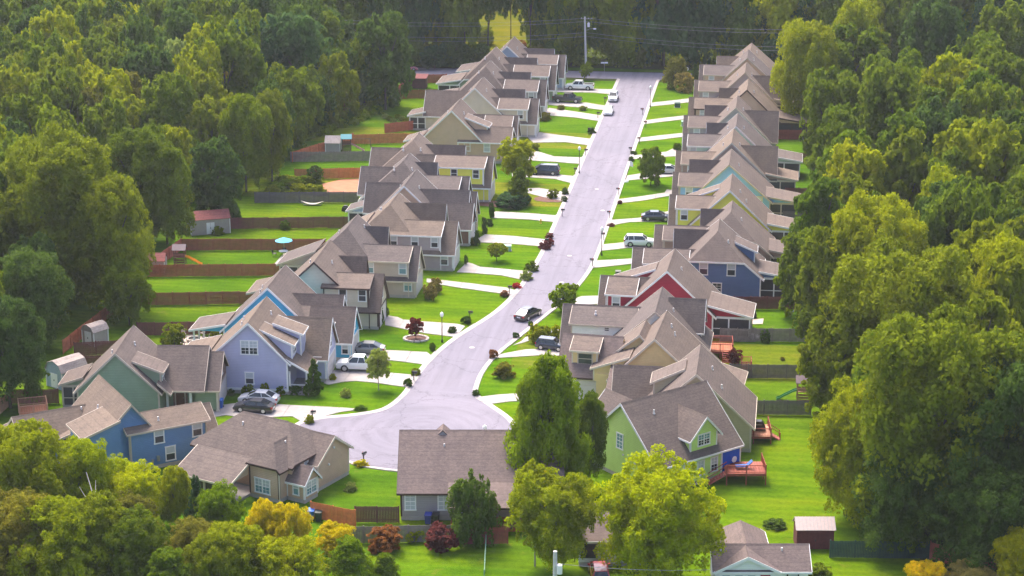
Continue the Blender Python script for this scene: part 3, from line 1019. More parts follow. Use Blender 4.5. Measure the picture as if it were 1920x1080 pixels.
# bright blue house
h = House('house', "bright blue two storey house with brown roofs beside the orange deck", -38.2, 200.1, 1, 37, 'blue', 'trim_tan', 'roof', LG)
h.gable('v', -3.8, 3.6, 0.15, 10.5, 3.6, 7.7, pr=.5, trim='trim_tan', corners=False)
h.gable('u', -0.5, 4.6, -0.1, 8.8, 4.75, 5.8, pr=1.9, e0='g', trim='trim_tan')
h.gable('u', 1.2, 5.6, 3.0, 10.4, 2.9, 4.95, e0='n', trim='trim_tan')
h.gable('u', 5.4, 11.4, -10.0, -2.0, 3.0, 5.4, e1='n', trim='trim_tan')
h.shed(-0.9, 6.2, -5.0, 4.95, -0.24, 4.6, trim='trim_tan', zb=.45)
fd = h.mb(); fd.box(-4.96, 0, -.2, 4.55, -.2, .45); h.put(fd, 'foundation', 'foundation')
h.shed(-8.6, 4.2, -11.6, 3.2, 8.0, 11.0, body=False, trim='trim_tan')
h.shed(-3.6, 3.9, -7.4, 2.9, 5.2, 10.0, body=False, trim='trim_tan')
for u in (3.3, 7.7): h.win('-v', -.5, u, 3.75, .95, 1.55)
h.win('-v', -.5, 4.5, 1.5, .95, 1.5); h.win('-v', -.24, -3.6, 1.5, .95, 1.5, up='glass_teal')
h.win('-u', -5.0, 1.9, 3.6, .7, 1.4, n=2, up='glass_dark', lo='glass_dark')
for u, v, z in ((-1.5, 5.4, 5.9), (-2.6, 8.0, 5.0), (3.6, .4, 5.2)): h.vent(u, v, z)
b = h.mb()
b.tube([(1.4, .4, 5.1), (1.4, .35, 5.7), (1.5, .3, 5.9)], .03)
b.lathe([(.02, 0), (.22, .03), (.3, .1), (.28, .12)], 12, (1.5, .2, 5.85), 'y')
h.put(b, 'satellite_dish', 'metal_grey')
h.downpipe(.05, -.6, 4.6); h.downpipe(8.7, -.6, 4.6); h.downpipe(-4.9, -.05, 4.8)
mb_ = h.mb(); mb_.box(2.9, 3.2, -.72, -.5, .9, 1.5); mb_.box(2.3, 2.5, -.68, -.5, .8, 1.2); h.put(mb_, 'meter_box', 'metal_grey')

# sage green house
h = House('house', "sage green gabled house with stone porch and wood front door", -40.7, 218.9, 1, 6, 'green_sage', 'trim_tan', 'roof', LG)
h.gable('v', -9.0, 0.6, -2.6, 7.2, 3.4, 8.0, pr=-4.2, trim='trim_tan')
h.slope_vents(-4.2, 8.0, .96, .96, ((-1, 0), (1, 3)))
h.shed(-2.6, 6.7, 0.7, 5.4, -1.6, 1.4, trim='trim_tan', zb=3.0)
h.win('+u', 0.7, -.1, 4.5, .75, .9, n=2)
h.gable('u', -0.9, 7.7, -0.6, 5.3, 3.2, 6.9, pr=3.4, e0='n', trim='trim_tan', walls=False)
h.gable('u', -0.2, 6.8, 3.0, 7.0, 3.0, 6.2, pr=3.3, e0='n', trim='trim_tan', walls=False)
wb = h.mb(); wb.box(.55, 4.3, 1.0, 7.4, .3, 3.3); h.put(wb, 'wall', h.wall)
wb = h.mb(); wb.extrude([(4.3, -.15, .2), (4.3, 6.75, .2), (4.3, 6.75, 3.0), (4.3, 3.3, 6.1), (4.3, -.15, 3.0)], (2.65, 0, 0)); h.put(wb, 'wall', 'brick_stone')
wb = h.mb(); wb.box(4.32, 6.85, -.22, -.16, .2, 3.0); h.put(wb, 'wall', h.wall)
st = h.mb(); st.box(1.5, 3.2, .9, 1.0, .3, 3.1); h.put(st, 'wall', 'brick_stone')
h.door('-v', .9, 2.35); h.post(1.15, -.7, .3, 3.0, .12, M['trim_white']); h.post(3.9, -.7, .3, 3.0, .14, M['trim_white']); h.post(6.95, -.2, .1, 2.9, .12, M['trim_cream'])
fl = h.mb(); fl.box(.5, 4.3, -.9, 1.0, -.2, .3); h.put(fl, 'floor', 'concrete')
h.shed(.4, 4.3, 1.6, 3.2, -2.4, -.6, body=False, trim='trim_tan')
h.garage_door(6.96, .8, 5.8)
h.win('+u', 6.96, 3.3, 4.0, .8, 1.0)
h.porch(-8.9, 3.9, -11.6, 3.0, 0.5, 5.0, 'green_sage', .4, 3, trim='trim_tan')

# lavender house
def lav(h):
    pass


h = House('house', "lavender blue house with white trim and white front porch", -31.5, 226.0, 1, 2, 'lavender', 'trim_white', 'roof', LG)
h.gable('v', -6.0, 4.6, 0, 10, 3.5, 9.0, pr=0, zeB=4.3)
h.slope_vents(0, 9.0, .9, 1.0, ((-1.5, 3), (-2.2, 7), (1.2, 7)))
h.win('-v', 0, 0, 5.9, .9, 1.6, n=2, grid=True); h.win('-v', 0, -.1, 2.0, .9, 1.35, up='glass_blind'); h.win('-v', 0, -4.9, 1.8, .9, 1.9)
h.shed(4.3, 4.55, 7.0, 3.0, 0.2, 5.6, body=False)
for v in (.35, 2.6, 4.9): h.post(6.8, v, .45, 2.8)
h.post(4.75, .35, .45, 2.9)
fl = h.mb(); fl.box(4.6, 7.0, .1, 5.6, -.2, .45); h.put(fl, 'floor', 'concrete')
rl = h.mb(); rl.box(4.9, 6.7, .28, .34, 1.2, 1.3); rl.box(6.77, 6.83, .5, 4.8, 1.2, 1.3)
for i in range(20): rl.box(6.78, 6.82, .5 + i * .21, .55 + i * .21, .5, 1.2)
h.put(rl, 'railing', 'trim_white')
h.shed(1.0, 7.9, 5.0, 6.1, 1.0, 3.6, zb=3.6); h.shed(2.2, 7.9, 5.6, 6.7, 3.4, 6.2, zb=3.8)
h.win('+u', 5.0, 2.3, 5.2, .7, 1.0, n=2)
h.gable('u', 5.0, 11.4, 0.5, 8.3, 3.3, 7.2, e0='n')
h.garage_door(8.3, 5.8, 10.6); h.win('+u', 8.3, 8.2, 4.2, .9, 1.2)
h.shed(-5.7, 4.0, -9.4, 3.1, 2.5, 9.4, body=False)
fb = h.mb(); fb.box(-9.3, -6, 2.7, 9.2, -.2, .3); h.put(fb, 'floor', 'concrete')
for v in (2.8, 6, 9.0): h.post(-9.2, v, .3, 3.0)
sk = h.mb(); sk.box(-6.04, 4.64, -.045, -.005, .45, .75); h.put(sk, 'skirt_board', 'trim_white')
sh = h.mb(); sh.box(5.2, 7.8, 4.86, 5.0, 3.0, 3.3); h.put(sh, 'fascia', 'trim_white')

# turquoise house
h = House('house', "turquoise blue house with broad white gable boards", -32.7, 240.2, 1, 1, 'turquoise', 'trim_white', 'roof', LG)
h.gable('v', -6.0, 6.0, 0, 9.6, 3.3, 9.0)
h.slope_vents(0, 9.0, .95, .95, ((-1.5, 2), (-2.2, 6)))
h.gable('u', 1.0, 7.2, 1.0, 8.6, 2.9, 7.0, e0='n')
h.shed(4.1, 6.1, .6, 4.6, 3.0, 8.2, kind='v', zb=2.7); h.win('-v', .6, 4.2, 3.8, 1.2, .9, up='glass_blind', lo='glass_blind'); h.win('-v', .6, 7.0, 3.8, 1.2, .9, up='glass_blind', lo='glass_blind')
h.gable('u', -1.0, 4.6, 5.0, 10.6, 2.8, 6.2, e0='n')
h.garage_door(10.6, -.2, 3.8); h.win('+u', 10.6, 1.8, 4.0, .8, 1.1)
h.win('-v', -1.0, 9.9, 1.6, .7, 1.2)
h.shed(-5.7, 3.8, -10.2, 2.9, 0.3, 5.2, body=False)
wb = h.mb(); wb.extrude([(-5.9, .3, 3.7), (-10.1, .3, 2.85), (-5.9, .3, 2.85)], (0, .1, 0)); h.put(wb, 'wall', h.wall)
for v in (.45, 2.8, 5.0): h.post(-10.0, v, .2, 2.85)
fb = h.mb(); fb.box(-10.1, -6, .4, 5.1, -.2, .2); h.put(fb, 'floor', 'concrete')

# cream house with dark trim
h5 = row_house("cream house with dark brown gable boards and twin front windows", 'L', -29.6, 252.6, 'cream', 'trim_brown', L=10, ub=6.0, uf=6.0, zr=8.9, gv=(-.55, 5.6), uF=8.5, gz=(2.9, 6.7), dorm=(1.2, 7.2), dz=5.7, dwin=(3.8, 6.4),
               d2=(6.0, 9.8, 5.2, 7.4), extra=lambda h: h.shed(-5.0, 4.3, -10.0, 3.0, 4.0, 9.6, body=False, trim='trim_tan'), rz=1, dup='glass_dark')
# beige house
h6 = row_house("beige house with tan eaves and pampas grass by its porch", 'L', -29.0, 267.0, 'beige', 'trim_cream', L=10, zr=8.7, hip=(5.3, 3.2), gv=(-.55, 5.6), uF=10.2, gz=(2.9, 6.6), dorm=(1.4, 9.2), dz=5.3, dwin=(3.9, 8.5), d2=(6.3, 10.0, 4.6, 7.6),
          low_win=((9.2, 1.9),), extra=lambda h: h.porch(-4.6, 5.1, -10.0, 3.0, 3.4, 9.4, 'beige', .4, 3, trim='trim_cream'), vents=((-1.8, 6), (1.4, 8)), dlo='glass_teal')
# taupe house
h7 = row_house("taupe grey house with half hip and three upper side windows", 'L', -25.6, 280.6, 'taupe', 'trim_white', L=10, zr=8.6, hip=(5.3, 3.3), gv=(-.55, 5.4), uF=9.9, gz=(2.9, 6.6), dorm=(-1.2, 8.0), dz=5.3, dwin=(1.2, 4.3, 7.2), dh=1.4,
          d2=(6.2, 10.2, 7.2, 7.6), low_win=((8.6, 1.8),), vents=((-1.6, 5), (-2.2, 7)), extra=lambda h: h.shed(-3.4, 5.9, -6.6, 4.4, 3.2, 8.8, zb=3))
# tan gable house with stone front
def ex(h):
    h.gable('u', 0.2, 5.2, 1.0, 9.8, 3.0, 6.0, e0='n', wall='brick')
    h.garage_door(9.8, .7, 4.6)
    h.shed(4.2, 5.0, 1.2, 3.6, 5.8, 9.0, kind='v', zb=2.4, wall='brick')
    h.gable('u', 4.4, 9.8, -7.0, -1.0, 4.0, 7.6, e1='n')
    h.porch(-6.9, 4.4, -10.0, 3.4, 5.6, 9.6, 'paleblue', .5)


h8 = row_house("brown house with tan gable, stone front and dark porch", 'L', -25.2, 293.2, 'tan', 'trim_white', L=10, zr=9.1, gv=(1.0, 7.0), uF=9.0, gz=(3.0, 7.6), d2=(5.0, 9.6, 9.6, 6.6), extra=ex)
# grey-brown house with steep half hip
h9 = row_house("grey brown house wedged between the brown and the yellow house", 'L', -28.8, 306.6, 'grey', 'trim_white', L=10, ub=6.0, zr=8.4, hip=(4.0, 4.4), gv=(0.2, 6.2), uF=10.6, gz=(2.9, 6.6), dorm=(2.0, 9.4), dz=5.3, dwin=(4.0, 7.4), dh=.9, d2=(6.4, 10.2, 4.6, 7.4),
          porch=None, extra=lambda h: h.gable('u', 3.0, 9.0, -6.8, -1, 3.6, 7.0, e1='n'))
# yellow house
h10 = row_house("bright yellow house with long white cornered upper storey", 'L', -29.8, 319.8, 'yellow', 'trim_white', L=11, ub=6.2, zr=8.5, hip=(3.6, 5.6), gv=(-.55, 5.8), uF=13.6, gz=(2.9, 6.9), dorm=(4.6, 12.6), dz=5.8, dwin=(7.8, 11.4), dh=1.3, d2=(6.4, 10.4, 8.0, 7.2),
          extra=lambda h: h.gable('u', 3.0, 9.0, -6.8, -1, 3.6, 7.0, e1='n'), dup='glass_dark')
# big plain tan gable
h11 = row_house("sandy beige house with wide plain gable wall behind the two bushy trees", 'L', -26.8, 346.2, 'tan', 'trim_white', L=10, ub=5.4, uf=5.2, ze=4.0, zr=9.2, gv=(5.4, 11.0), uF=10.4, gz=(3.0, 6.8), dorm=(5.0, 9.6), dz=5.3, dwin=(8.6,),
           main_win=((2.7, 2.95, .9, 1.6, 'glass_teal', 'glass_teal'),), extra=lambda h: (h.gable('u', -.04, 5.3, 1.0, 10.2, 3.95, 5.9, e0='n'), h.win('-v', -.04, 6.2, 2.9, .95, 1.6, up='glass_blind', lo='glass_blind'), h.shed(2.0, 7.6, 6.0, 6.1, 2.0, 5.0, zb=3.8, wall='tan'), h.shed(-5.2, 4.4, -8.4, 3.4, .6, 5, body=False)))
h12 = row_house("cream house with white rakes and grey upper window wall, fourth from the junction", 'L', -25.9, 367.0, 'cream', 'trim_white', L=10, zr=9.0, gv=(0.2, 6.2), uF=11.2, gz=(2.9, 6.6), dorm=(4.4, 9.6), dwin=(8.4,), d2=(6.4, 10, 8, 7.2), extra=lambda h: (h.gable('u', 3.0, 9.6, -10, -1, 3.2, 7.0, e1='n'), h.porch(-9.8, 3.6, -13, 2.8, 3.2, 8, None, .4)))
h13 = row_house("grey brown half hipped house, third from the junction", 'L', -27.0, 383.6, 'grey', 'trim_white', L=10, zr=9.0, hip=(4.2, 4.0), gv=(0.2, 6.2), uF=11.8, gz=(2.9, 6.8), dorm=(4.2, 10.4), dwin=(5.4, 9.4), d2=(6.4, 10, 8, 7.2), porch=PR(7))
h14 = row_house("grey green house with two white upper windows, second from the junction", 'L', -28.0, 398.5, 'green_sage', 'trim_white', L=10, zr=9.0, hip=(4.2, 4.2), gv=(0.2, 6.2), uF=13.0, gz=(2.9, 6.8), dorm=(5.0, 11.8), dwin=(6.4, 10.8), d2=(6.4, 10, 8.4, 7.2), porch=PR(8))
h15 = row_house("pale blue house at the far junction beyond the white pickup", 'L', -26.0, 411.0, 'greyblue', 'trim_white', L=10.5, zr=8.8, hip=None, gv=(0.2, 6.2), uF=11.4, gz=(2.9, 6.6), dorm=(4.0, 10.0), dwin=(5.2, 9.0), d2=(6.4, 10.4, 8.4, 6.8),
           porch=PR(8))

# grey house seen from behind, at the foot of the turning circle
h = House('house', "grey house seen from behind under one plain brown roof", -6.5, 191.2, 1, 7.8, 'grey', 'trim_white', 'roof2', None)
h.gable('u', 0.0, 12.5, 0, 16.5, 3.3, 7.4, pr=6.3, zeB=3.2, e0='g', e1='g', trim='trim_brown')
h.shed(1.2, 3.9, -3.0, 2.8, 5.2, 15.0, kind='v', body=False, trim='trim_brown')
h.gable('v', 3.5, 4.9, 5.8, 7.4, 6.9, 7.55, e0='n', walls=True, zb=3.0, trim='trim_brown')
for u in (5.4, 8.4, 11.4, 14.6): h.post(u, -2.8, .3, 2.7, mat=M['trim_brown'])
fb = h.mb(); fb.box(5.2, 14.9, -2.9, -.02, -.2, .4); h.put(fb, 'floor', 'deck_red')
for u in (1.0, 4.4): h.win('-v', 0, u, 2.1, .95, 1.75, up='glass_blind', lo='glass_blind', grid=True)
h.door('-v', 0, 6.8, 1.6, 2.1, .45, 'glass_blind'); h.win('-v', 0, 10, 2.0, 1.2, 1.4, n=2)
for u in (4.4, 11.6): h.vent(u, 4.6, 6.2)
vb = h.mb(); vb.box(3.0, 3.4, -.01, .05, .1, .32); h.put(vb, 'foundation_vent', 'black')
vb = h.mb(); vb.box(.9, 1.9, -.02, .05, -.05, .42); h.put(vb, 'crawl_door', 'foundation')

# ---- east row
# lime green house
h = House('house', "lime green house with gabled dormer, brown roof and royal blue back wall", 15.1, 205.3, 1, -46, 'lime', 'trim_white', 'roof', RG)
h.gable('v', -5.8, 6.0, 0, 11.5, 3.4, 8.7, pr=0, zeB=3.5)
h.slope_vents(0, 8.7, .93, .87, ((1.6, 3.0),))
h.gable('u', 4.7, 8.5, 0.5, 5.7, 5.5, 7.5, e0='n', e1='g', zb=3.4, og=.45)
h.win('+u', 5.7, 6.6, 4.9, .7, 1.15, n=2, up='glass_teal', lo='glass_dark', grid=True)
for v in (4.0, 6.0, 7.9): h.win('+u', 6.0, v, 1.85, .8, 1.5, grid=True, up='glass_blind')
bl = h.mb(); bl.box(5.7, 6.08, 9.0, 11.56, .4, 3.3); h.put(bl, 'wall', 'w_brightblue')
dl = h.mb(); dl.box(6.02, 6.14, 8.84, 9.0, .4, 3.3); dl.box(6.0, 6.12, 11.52, 11.68, .4, 3.3); h.put(dl, 'trim', 'trim_white')
b = h.mb(); b.tube([(6.08, 10.4, 1.7), (6.3, 10.4, 1.75), (6.42, 10.4, 1.9)], .03); b.lathe([(.03, 0), (.25, .05), (.36, .14), (.33, .16)], 14, (6.36, 10.4, 1.95), 'x'); h.put(b, 'satellite_dish', 'trim_white')
h.win('-v', 0, -.4, 4.3, .9, 1.6, up='glass_teal', lo='glass_teal', grid=True)
for u, z in ((.2, 2.9), (2.2, 2.5)):
    b = h.mb(); b.lathe([(.12, 0), (.12, .12)], 8, (u, -.1, z), 'y'); h.put(b, 'wall_vent', 'pvc')
h.gable('u', 3.6, 9.2, -10.5, -2, 3.0, 5.8, e1='n')
h.garage_door(-10.56, 4.4, 8.4)
h.downpipe(5.95, -.08, 3.3)

# olive house behind it
h = House('house', "olive beige house behind the lime green house with tan roof and deck", 22.4, 215.0, -1, 0, 'olive', 'trim_cream', 'roof', RG)
h.gable('v', -6.3, 6.2, 0, 9.8, 3.2, 9.0)
h.slope_vents(0, 9.0, .9, .93, ((-1.6, 5.5), (-2.8, 2.5)))
h.shed(1.4, 7.9, 5.0, 6.2, 4.6, 7.8, zb=3.4, trim='trim_cream')
h.gable('u', 6.2, 11.8, 1, 9.6, 3.0, 6.4, e0='n', trim='trim_cream')
h.garage_door(9.6, 6.8, 11.2)
h.downpipe(-6.3, -.08, 3.0)

# ochre yellow house with the garage that faces the camera
h = House('house', "pale ochre yellow house with stepped gables and a dormer over the garage", 17.0, 227.2, -1, -4, 'ochre', 'trim_cream', 'roof', RG)
h.gable('v', -6.4, 5.2, 0, 10.4, 3.0, 8.8, pr=0, zeB=3.6)
h.slope_vents(0, 8.8, .9, 1.0, ((-1.0, 7.2), (-1.6, 5.8)))
h.gable('v', 1.2, 7.0, 4.4, 9.4, 6.4, 7.7, pr=2.4, zeB=4.0, walls=True, zb=3.0)
h.shed(3.0, 6.0, 7.4, 4.4, .8, 4.2, zb=2.8)
wb = h.mb(); wb.box(5.2, 7.0, .6, 5, .2, 3.8); h.put(wb, 'wall', h.wall)
h.gable('u', 1.5, 9.5, 4.5, 11.6, 3.2, 6.8, pr=5.6, e0='n', roof='roof2', trim='trim_brown')
h.shed(5.2, 6.7, 2.6, 5.9, 7.2, 10.3, kind='v', zb=3.4); h.win('-v', 2.6, 8.7, 4.85, 1.6, 1.25, up='glass_dark', lo='glass_dark', trim='trim_tan')
gd = h.mb()
for i in range(4): gd.box(6.6, 10.6, 1.44, 1.5, .1 + i * .6, .67 + i * .6)
for i in range(8): gd.box(6.7 + i * .49, 7.1 + i * .49, 1.42, 1.44, 1.98, 2.4)
g_o = h.put(gd, 'garage_door', 'garage')
t = h.mb(); t.box(6.42, 6.6, 1.42, 1.52, .1, 2.7); t.box(10.6, 10.78, 1.42, 1.52, .1, 2.7); t.box(6.6, 10.6, 1.42, 1.52, 2.5, 2.7); h.put(t, 'casing', 'trim_cream', g_o)
h.gable('u', 3.0, 7.0, 4.4, 8.6, 4.4, 6.2, e0='n', wall='ochre', roof='roof2')
h.shed(4.6, 3.8, 8.2, 2.9, -3.0, .8, kind='u', body=False) if False else None
h.shed(1.6, 5.2, -3.4, 2.9, -1.2, 5.0, kind='v', body=False, roof='roof2', trim='trim_brown')
for u in (-.9, 2.0, 4.7): h.post(u, -3.2, .2, 2.8)
h.shed(-6.0, 4.0, -10.0, 2.9, 3.0, 7.2, body=False)
h.downpipe(5.1, -.08, 3.4)

# white house
h = House('house', "white house with long plain wing and white rear dormer", 16.3, 238.2, -1, -1, 'white2', 'trim_tan', 'roof', RG)
h.gable('v', -6.2, 6.2, 0, 9.8, 3.2, 8.6, trim='trim_tan')
h.slope_vents(0, 8.6, .9, .9, ((-1.2, 2.4), (-1.8, 5.2)))
h.gable('u', 4.6, 11.0, 1, 12.0, 2.9, 6.5, e0='n', trim='trim_tan')
h.shed(7.8, 6.4, 4.4, 5.2, 3.0, 10.9, kind='v', zb=2.8, trim='trim_tan'); h.win('-v', 4.4, 6.4, 4.6, .5, .4, up='glass_dark', lo='glass_dark')
h.vent(8.0, 6.0, 6.0)
h.garage_door(12.0, 5.4, 10.2)
h.gable('u', 5.0, 9.6, -5.4, -1, 5.0, 8.1, e1='n', trim='trim_white', zb=3.0)
h.downpipe(-6.3, 3.3, 3.0)

# red house
h = House('house', "dark red house with white gable boards and screened rear porch", 16.6, 254.4, -1, -2, 'red', 'trim_white', 'roof', RG)
h.gable('v', -6.2, 6.0, 0, 10, 3.3, 9.0)
h.slope_vents(0, 9.0, .93, .95, ((-1.5, 5),))
h.gable('u', 1.2, 7.4, 1, 8.8, 2.9, 6.6, e0='n')
h.shed(4.3, 6.5, .7, 5.3, 4.2, 7.8, kind='v', zb=2.7); h.win('-v', .7, 6.6, 4.1, .9, 1.55)
h.garage_door(8.8, 2.2, 6.4); h.downpipe(7.9, .6, 5)
h.shed(2.0, 7.2, 7.6, 5.2, 6.6, 9.6, zb=3.4, wall='red')
h.porch(-5.4, 4.4, -11.0, 3.1, 0.6, 6.4, 'red', .45, 3)
b = h.mb()
for i in range(4): b.box(-11.3 - i * .3, -11.0 - i * .3, 1.2, 2.4, 0, .45 - i * .1)
h.put(b, 'steps', 'trim_white')

# navy house
def ex(h):
    h.porch(-5.8, 3.9, -10.2, 3.2, 1.2, 6.6, 'navy', .35, 3)
    h.shed(-2.4, 7.2, -5.2, 6.0, 4.0, 7.0, zb=3.8)
    h.win('-v', 0, 1.7, 4.4, 1.0, 1.6); h.win('-v', 0, -2.1, 4.4, 1.0, 1.6); h.win('-v', 0, -.2, 1.6, 1.1, 1.5, up='glass_dark', lo='glass_dark', grid=True)
    vb = h.mb(); vb.box(4.3, 5.4, -.05, .02, 5.0, 5.2); h.put(vb, 'wall_vent', 'trim_white')


h6r = row_house("navy blue house with half hip roof and two tall upper windows", 'R', 22.4, 271.6, 'navy', 'trim_white', L=10, ub=6.2, uf=6.0, ze=3.4, zr=8.7, hip=(5.4, 3.6), gv=(.1, 6.1), uF=11.4, gz=(2.9, 6.1), dorm=(4.0, 9.9), dz=4.9, dwin=(8.6,), vents=((-1.5, 2.4), (-2.4, 5)), extra=ex, d2=(6.6, 10.2, 6.0, 7.5))
h7r = row_house("light brown house with half hip next beyond the navy house", 'R', 23.8, 283.2, 'brown', 'trim_tan', L=10, zr=8.4, hip=(5.2, 3.6), gv=(1.2, 7.2), uF=10.6, dz=4.8, gz=(2.9, 6.0), dorm=(3.0, 9.4), dwin=(6.6,), porch=PR(6), vents=((-1.5, 4),), d2=(6.6, 10.2, 4.2, 7.5))
h8r = row_house("yellow house with white gable boards, east of the dark sedan", 'R', 23.3, 297.4, 'yellow', 'trim_white', L=10, zr=9.0, gv=(1.2, 7.2), uF=8.9, gz=(2.9, 6.9), dz=5.75, dorm=(2.6, 7.9), dwin=(3.6, 6.8), porch=PR(6, -10.8), side_shed=1, vents=((-1.4, 4), (-2.4, 2)),
           extra=lambda h: h.shed(1.8, 7.4, 7.0, 5.4, 7.4, 9.8, zb=3.2))
h9r = row_house("sky blue house with screened porch behind the round leafy tree", 'R', 22.6, 313.8, 'skyblue', 'trim_tan', L=10, ub=6.6, zr=9.0, gv=(.4, 6.4), uF=8.6, gz=(2.9, 6.6), dorm=(2.2, 7.7), dwin=(6.2,), porch=PR(6, -11), vents=((-1.4, 4),), d2=(6.6, 10.2, 6.3, 7.5),
           main_win=((-4.4, 3.4, .8, 1.1, 'glass_blind', 'glass_dark', 'trim_cream', 2),))
h10r = row_house("grey brown house between the sky blue and the mint house", 'R', 22.5, 328.4, 'brown', 'trim_tan', L=10, zr=9.1, gv=(.4, 6.4), uF=8.9, gz=(2.9, 6.6), dorm=(2.4, 8.0), dwin=(6.6,), porch=PR(6, -10.6), extra=lambda h: h.gable('u', .6, 6.6, -7.2, -1, 3.4, 7.8, e1='n'))
h11r = row_house("mint green house with white gable boards and white porch frame", 'R', 22.8, 341.4, 'mint', 'trim_white', L=10, zr=9.0, gv=(.6, 6.6), uF=8.8, gz=(2.9, 6.6), dorm=(2.4, 8.0), dwin=(3.6, 7.2), porch=PR(6, -11), d2=(6.6, 10.2, 5.0, 7.5))
h12r = row_house("grey brown half hipped house, fifth east house from the junction", 'R', 22.3, 356.0, 'grey', 'trim_tan', L=10, zr=9.1, gv=(.5, 6.5), uF=9.0, gz=(2.9, 6.6), dorm=(2.4, 8.2), dwin=(6.8,), porch=None, extra=lambda h: h.gable('u', .6, 6.6, -7.2, -1, 3.4, 7.8, e1='n'), d2=(6.6, 10.2, 5.5, 7.5))
h13r = row_house("tan house with broad brown edged gable, fourth east house from the junction", 'R', 23.8, 371.8, 'tan', 'trim_brown', L=10, zr=9.1, gv=(.6, 6.6), uF=10.4, gz=(2.9, 6.6), dorm=(3.0, 9.4), dwin=(8.0,), porch=PR(6, -11.2), dup='glass_blind', dlo='glass_blind', d2=(6.6, 10.2, 5.0, 7.5))
h14r = row_house("taupe house with half hip, third east house from the junction", 'R', 23.0, 388.0, 'taupe', 'trim_tan', L=10, zr=9.1, gv=(.6, 6.6), uF=9.4, gz=(2.9, 6.6), dorm=(3.0, 8.6), dwin=(7.4,), porch=PR(6, -11), dlo='glass_blind', extra=lambda h: h.gable('u', .6, 6.6, -7.2, -1, 3.4, 7.8, e1='n'))
h15r = row_house("tan house second from the junction, east of the leafy corner bushes", 'R', 23.0, 404.0, 'tan', 'trim_tan', L=9, ub=6.4, zr=8.9, gv=(.6, 6.6), uF=9.2, gz=(2.9, 6.6), dorm=(2.6, 8.4), dwin=(7.0,), porch=PR(6, -11), dlo='glass_blind')
h16r = row_house("beige house at the far junction, last of the east row", 'R', 23.4, 414.6, 'beige', 'trim_tan', L=8.4, zr=8.4, gv=(.8, 6.6), uF=6.6, gz=(2.9, 6.4), dorm=None, porch=None)

# white mobile home at the bottom edge and the white bungalow under the big trees
X, Y = at(1340, 1121)
h = House('house', "white single storey house with brown roof and red door beside the red shed", X, Y, 1, 7.8, 'white2', 'trim_white', 'roof2', None)
h.gable('u', 0, 4.6, 0, 8.7, 2.9, 4.4, oh=.3)
h.gable('v', .2, 5.8, -.12, 2.2, 2.9, 4.3, e1='n', oh=.3, zb=.3)
h.gable('v', .9, 5.4, 2.5, 8.6, 2.9, 4.35, e0='n', e1=(3.0, .6), oh=.3)
for u in (1.0, 2.2, 3.4): h.win('-v', -.12, u, 1.8, .7, 1.3, up='glass_blind', lo='glass_blind')
h.door('-v', -.12, 4.7, .95, 2.1, .35, 'w_red'); h.win('-v', 0, 7.3, 1.9, .9, 1.2, up='glass_blind', lo='glass_blind', trim='black')
for u, v in ((.6, 1.7), (6.4, 1.7)): h.vent(u, v, 3.95)
X, Y = at(1085, 1062)
h = House('house', "white bungalow mostly hidden behind the big bright green trees", X, Y, 1, 7.8, 'white2', 'trim_white', 'roof2', None)
h.gable('u', 0, 8, 0, 6.5, 2.9, 4.8)
h.win('-v', 0, 1.0, 1.7, 1.4, 1.3, up='glass_dark', lo='glass_dark', trim='black'); h.door('-v', 0, 3.4, .95, 2.0, .35, 'trim_white'); h.win('-v', 0, 5.2, 1.8, .8, 1.3)
# ------------------------------------------------------------------ vehicles
def paint(name, c, coat=1.0, rough=0.35):
    return plain("paint_" + name, c, rough, 0.02, 1.0, coat=coat)


PAINT = dict(black=paint('black', (0.012, 0.011, 0.014)), white=paint('white', (0.78, 0.78, 0.78)), silver=paint('silver', (0.58, 0.59, 0.62), rough=.3), navy=paint('navy', (0.016, 0.022, 0.05)),
             charcoal=paint('charcoal', (0.03, 0.03, 0.034)), red=paint('red', (0.42, 0.02, 0.03)), grey=paint('grey', (0.20, 0.20, 0.21)), rose=paint('rose', (0.45, 0.12, 0.16)))
SPEC = {  # deck line (x, z), glasshouse base front/rear, roof front/rear, roof height, width, wheel radius, wheel x, sill height
    'sedan': dict(deck=[(-2.42, .62), (-2.38, .86), (-1.75, .98), (-1.0, .96), (1.0, .93), (1.25, .90), (2.05, .76), (2.36, .62), (2.42, .48)], gb=(1.30, -1.95), rf=(.30, -1.0), zr=1.45, w=.92, r=.33, wx=(1.42, -1.38), zs=.2),
    'suv': dict(deck=[(-2.35, .7), (-2.32, 1.08), (-1.0, 1.08), (1.0, 1.06), (1.2, 1.05), (2.05, .95), (2.32, .78), (2.37, .55)], gb=(1.22, -2.26), rf=(.45, -1.85), zr=1.70, w=.94, r=.37, wx=(1.40, -1.38), zs=.26),
    'minivan': dict(deck=[(-2.55, .65), (-2.52, 1.05), (-1.0, 1.04), (1.3, 1.02), (1.6, 1.0), (2.2, .86), (2.50, .68), (2.55, .48)], gb=(1.85, -2.46), rf=(.75, -2.15), zr=1.74, w=.97, r=.34, wx=(1.62, -1.45), zs=.22),
    'pickup': dict(deck=[(-2.95, .75), (-2.93, 1.18), (-1.0, 1.18), (1.2, 1.16), (1.5, 1.15), (2.6, 1.08), (2.9, .9), (2.95, .6)], gb=(1.62, -.78), rf=(.85, -.55), zr=1.88, w=1.0, r=.41, wx=(1.85, -1.75), zs=.34, bed=(-.95, -2.85)),
}


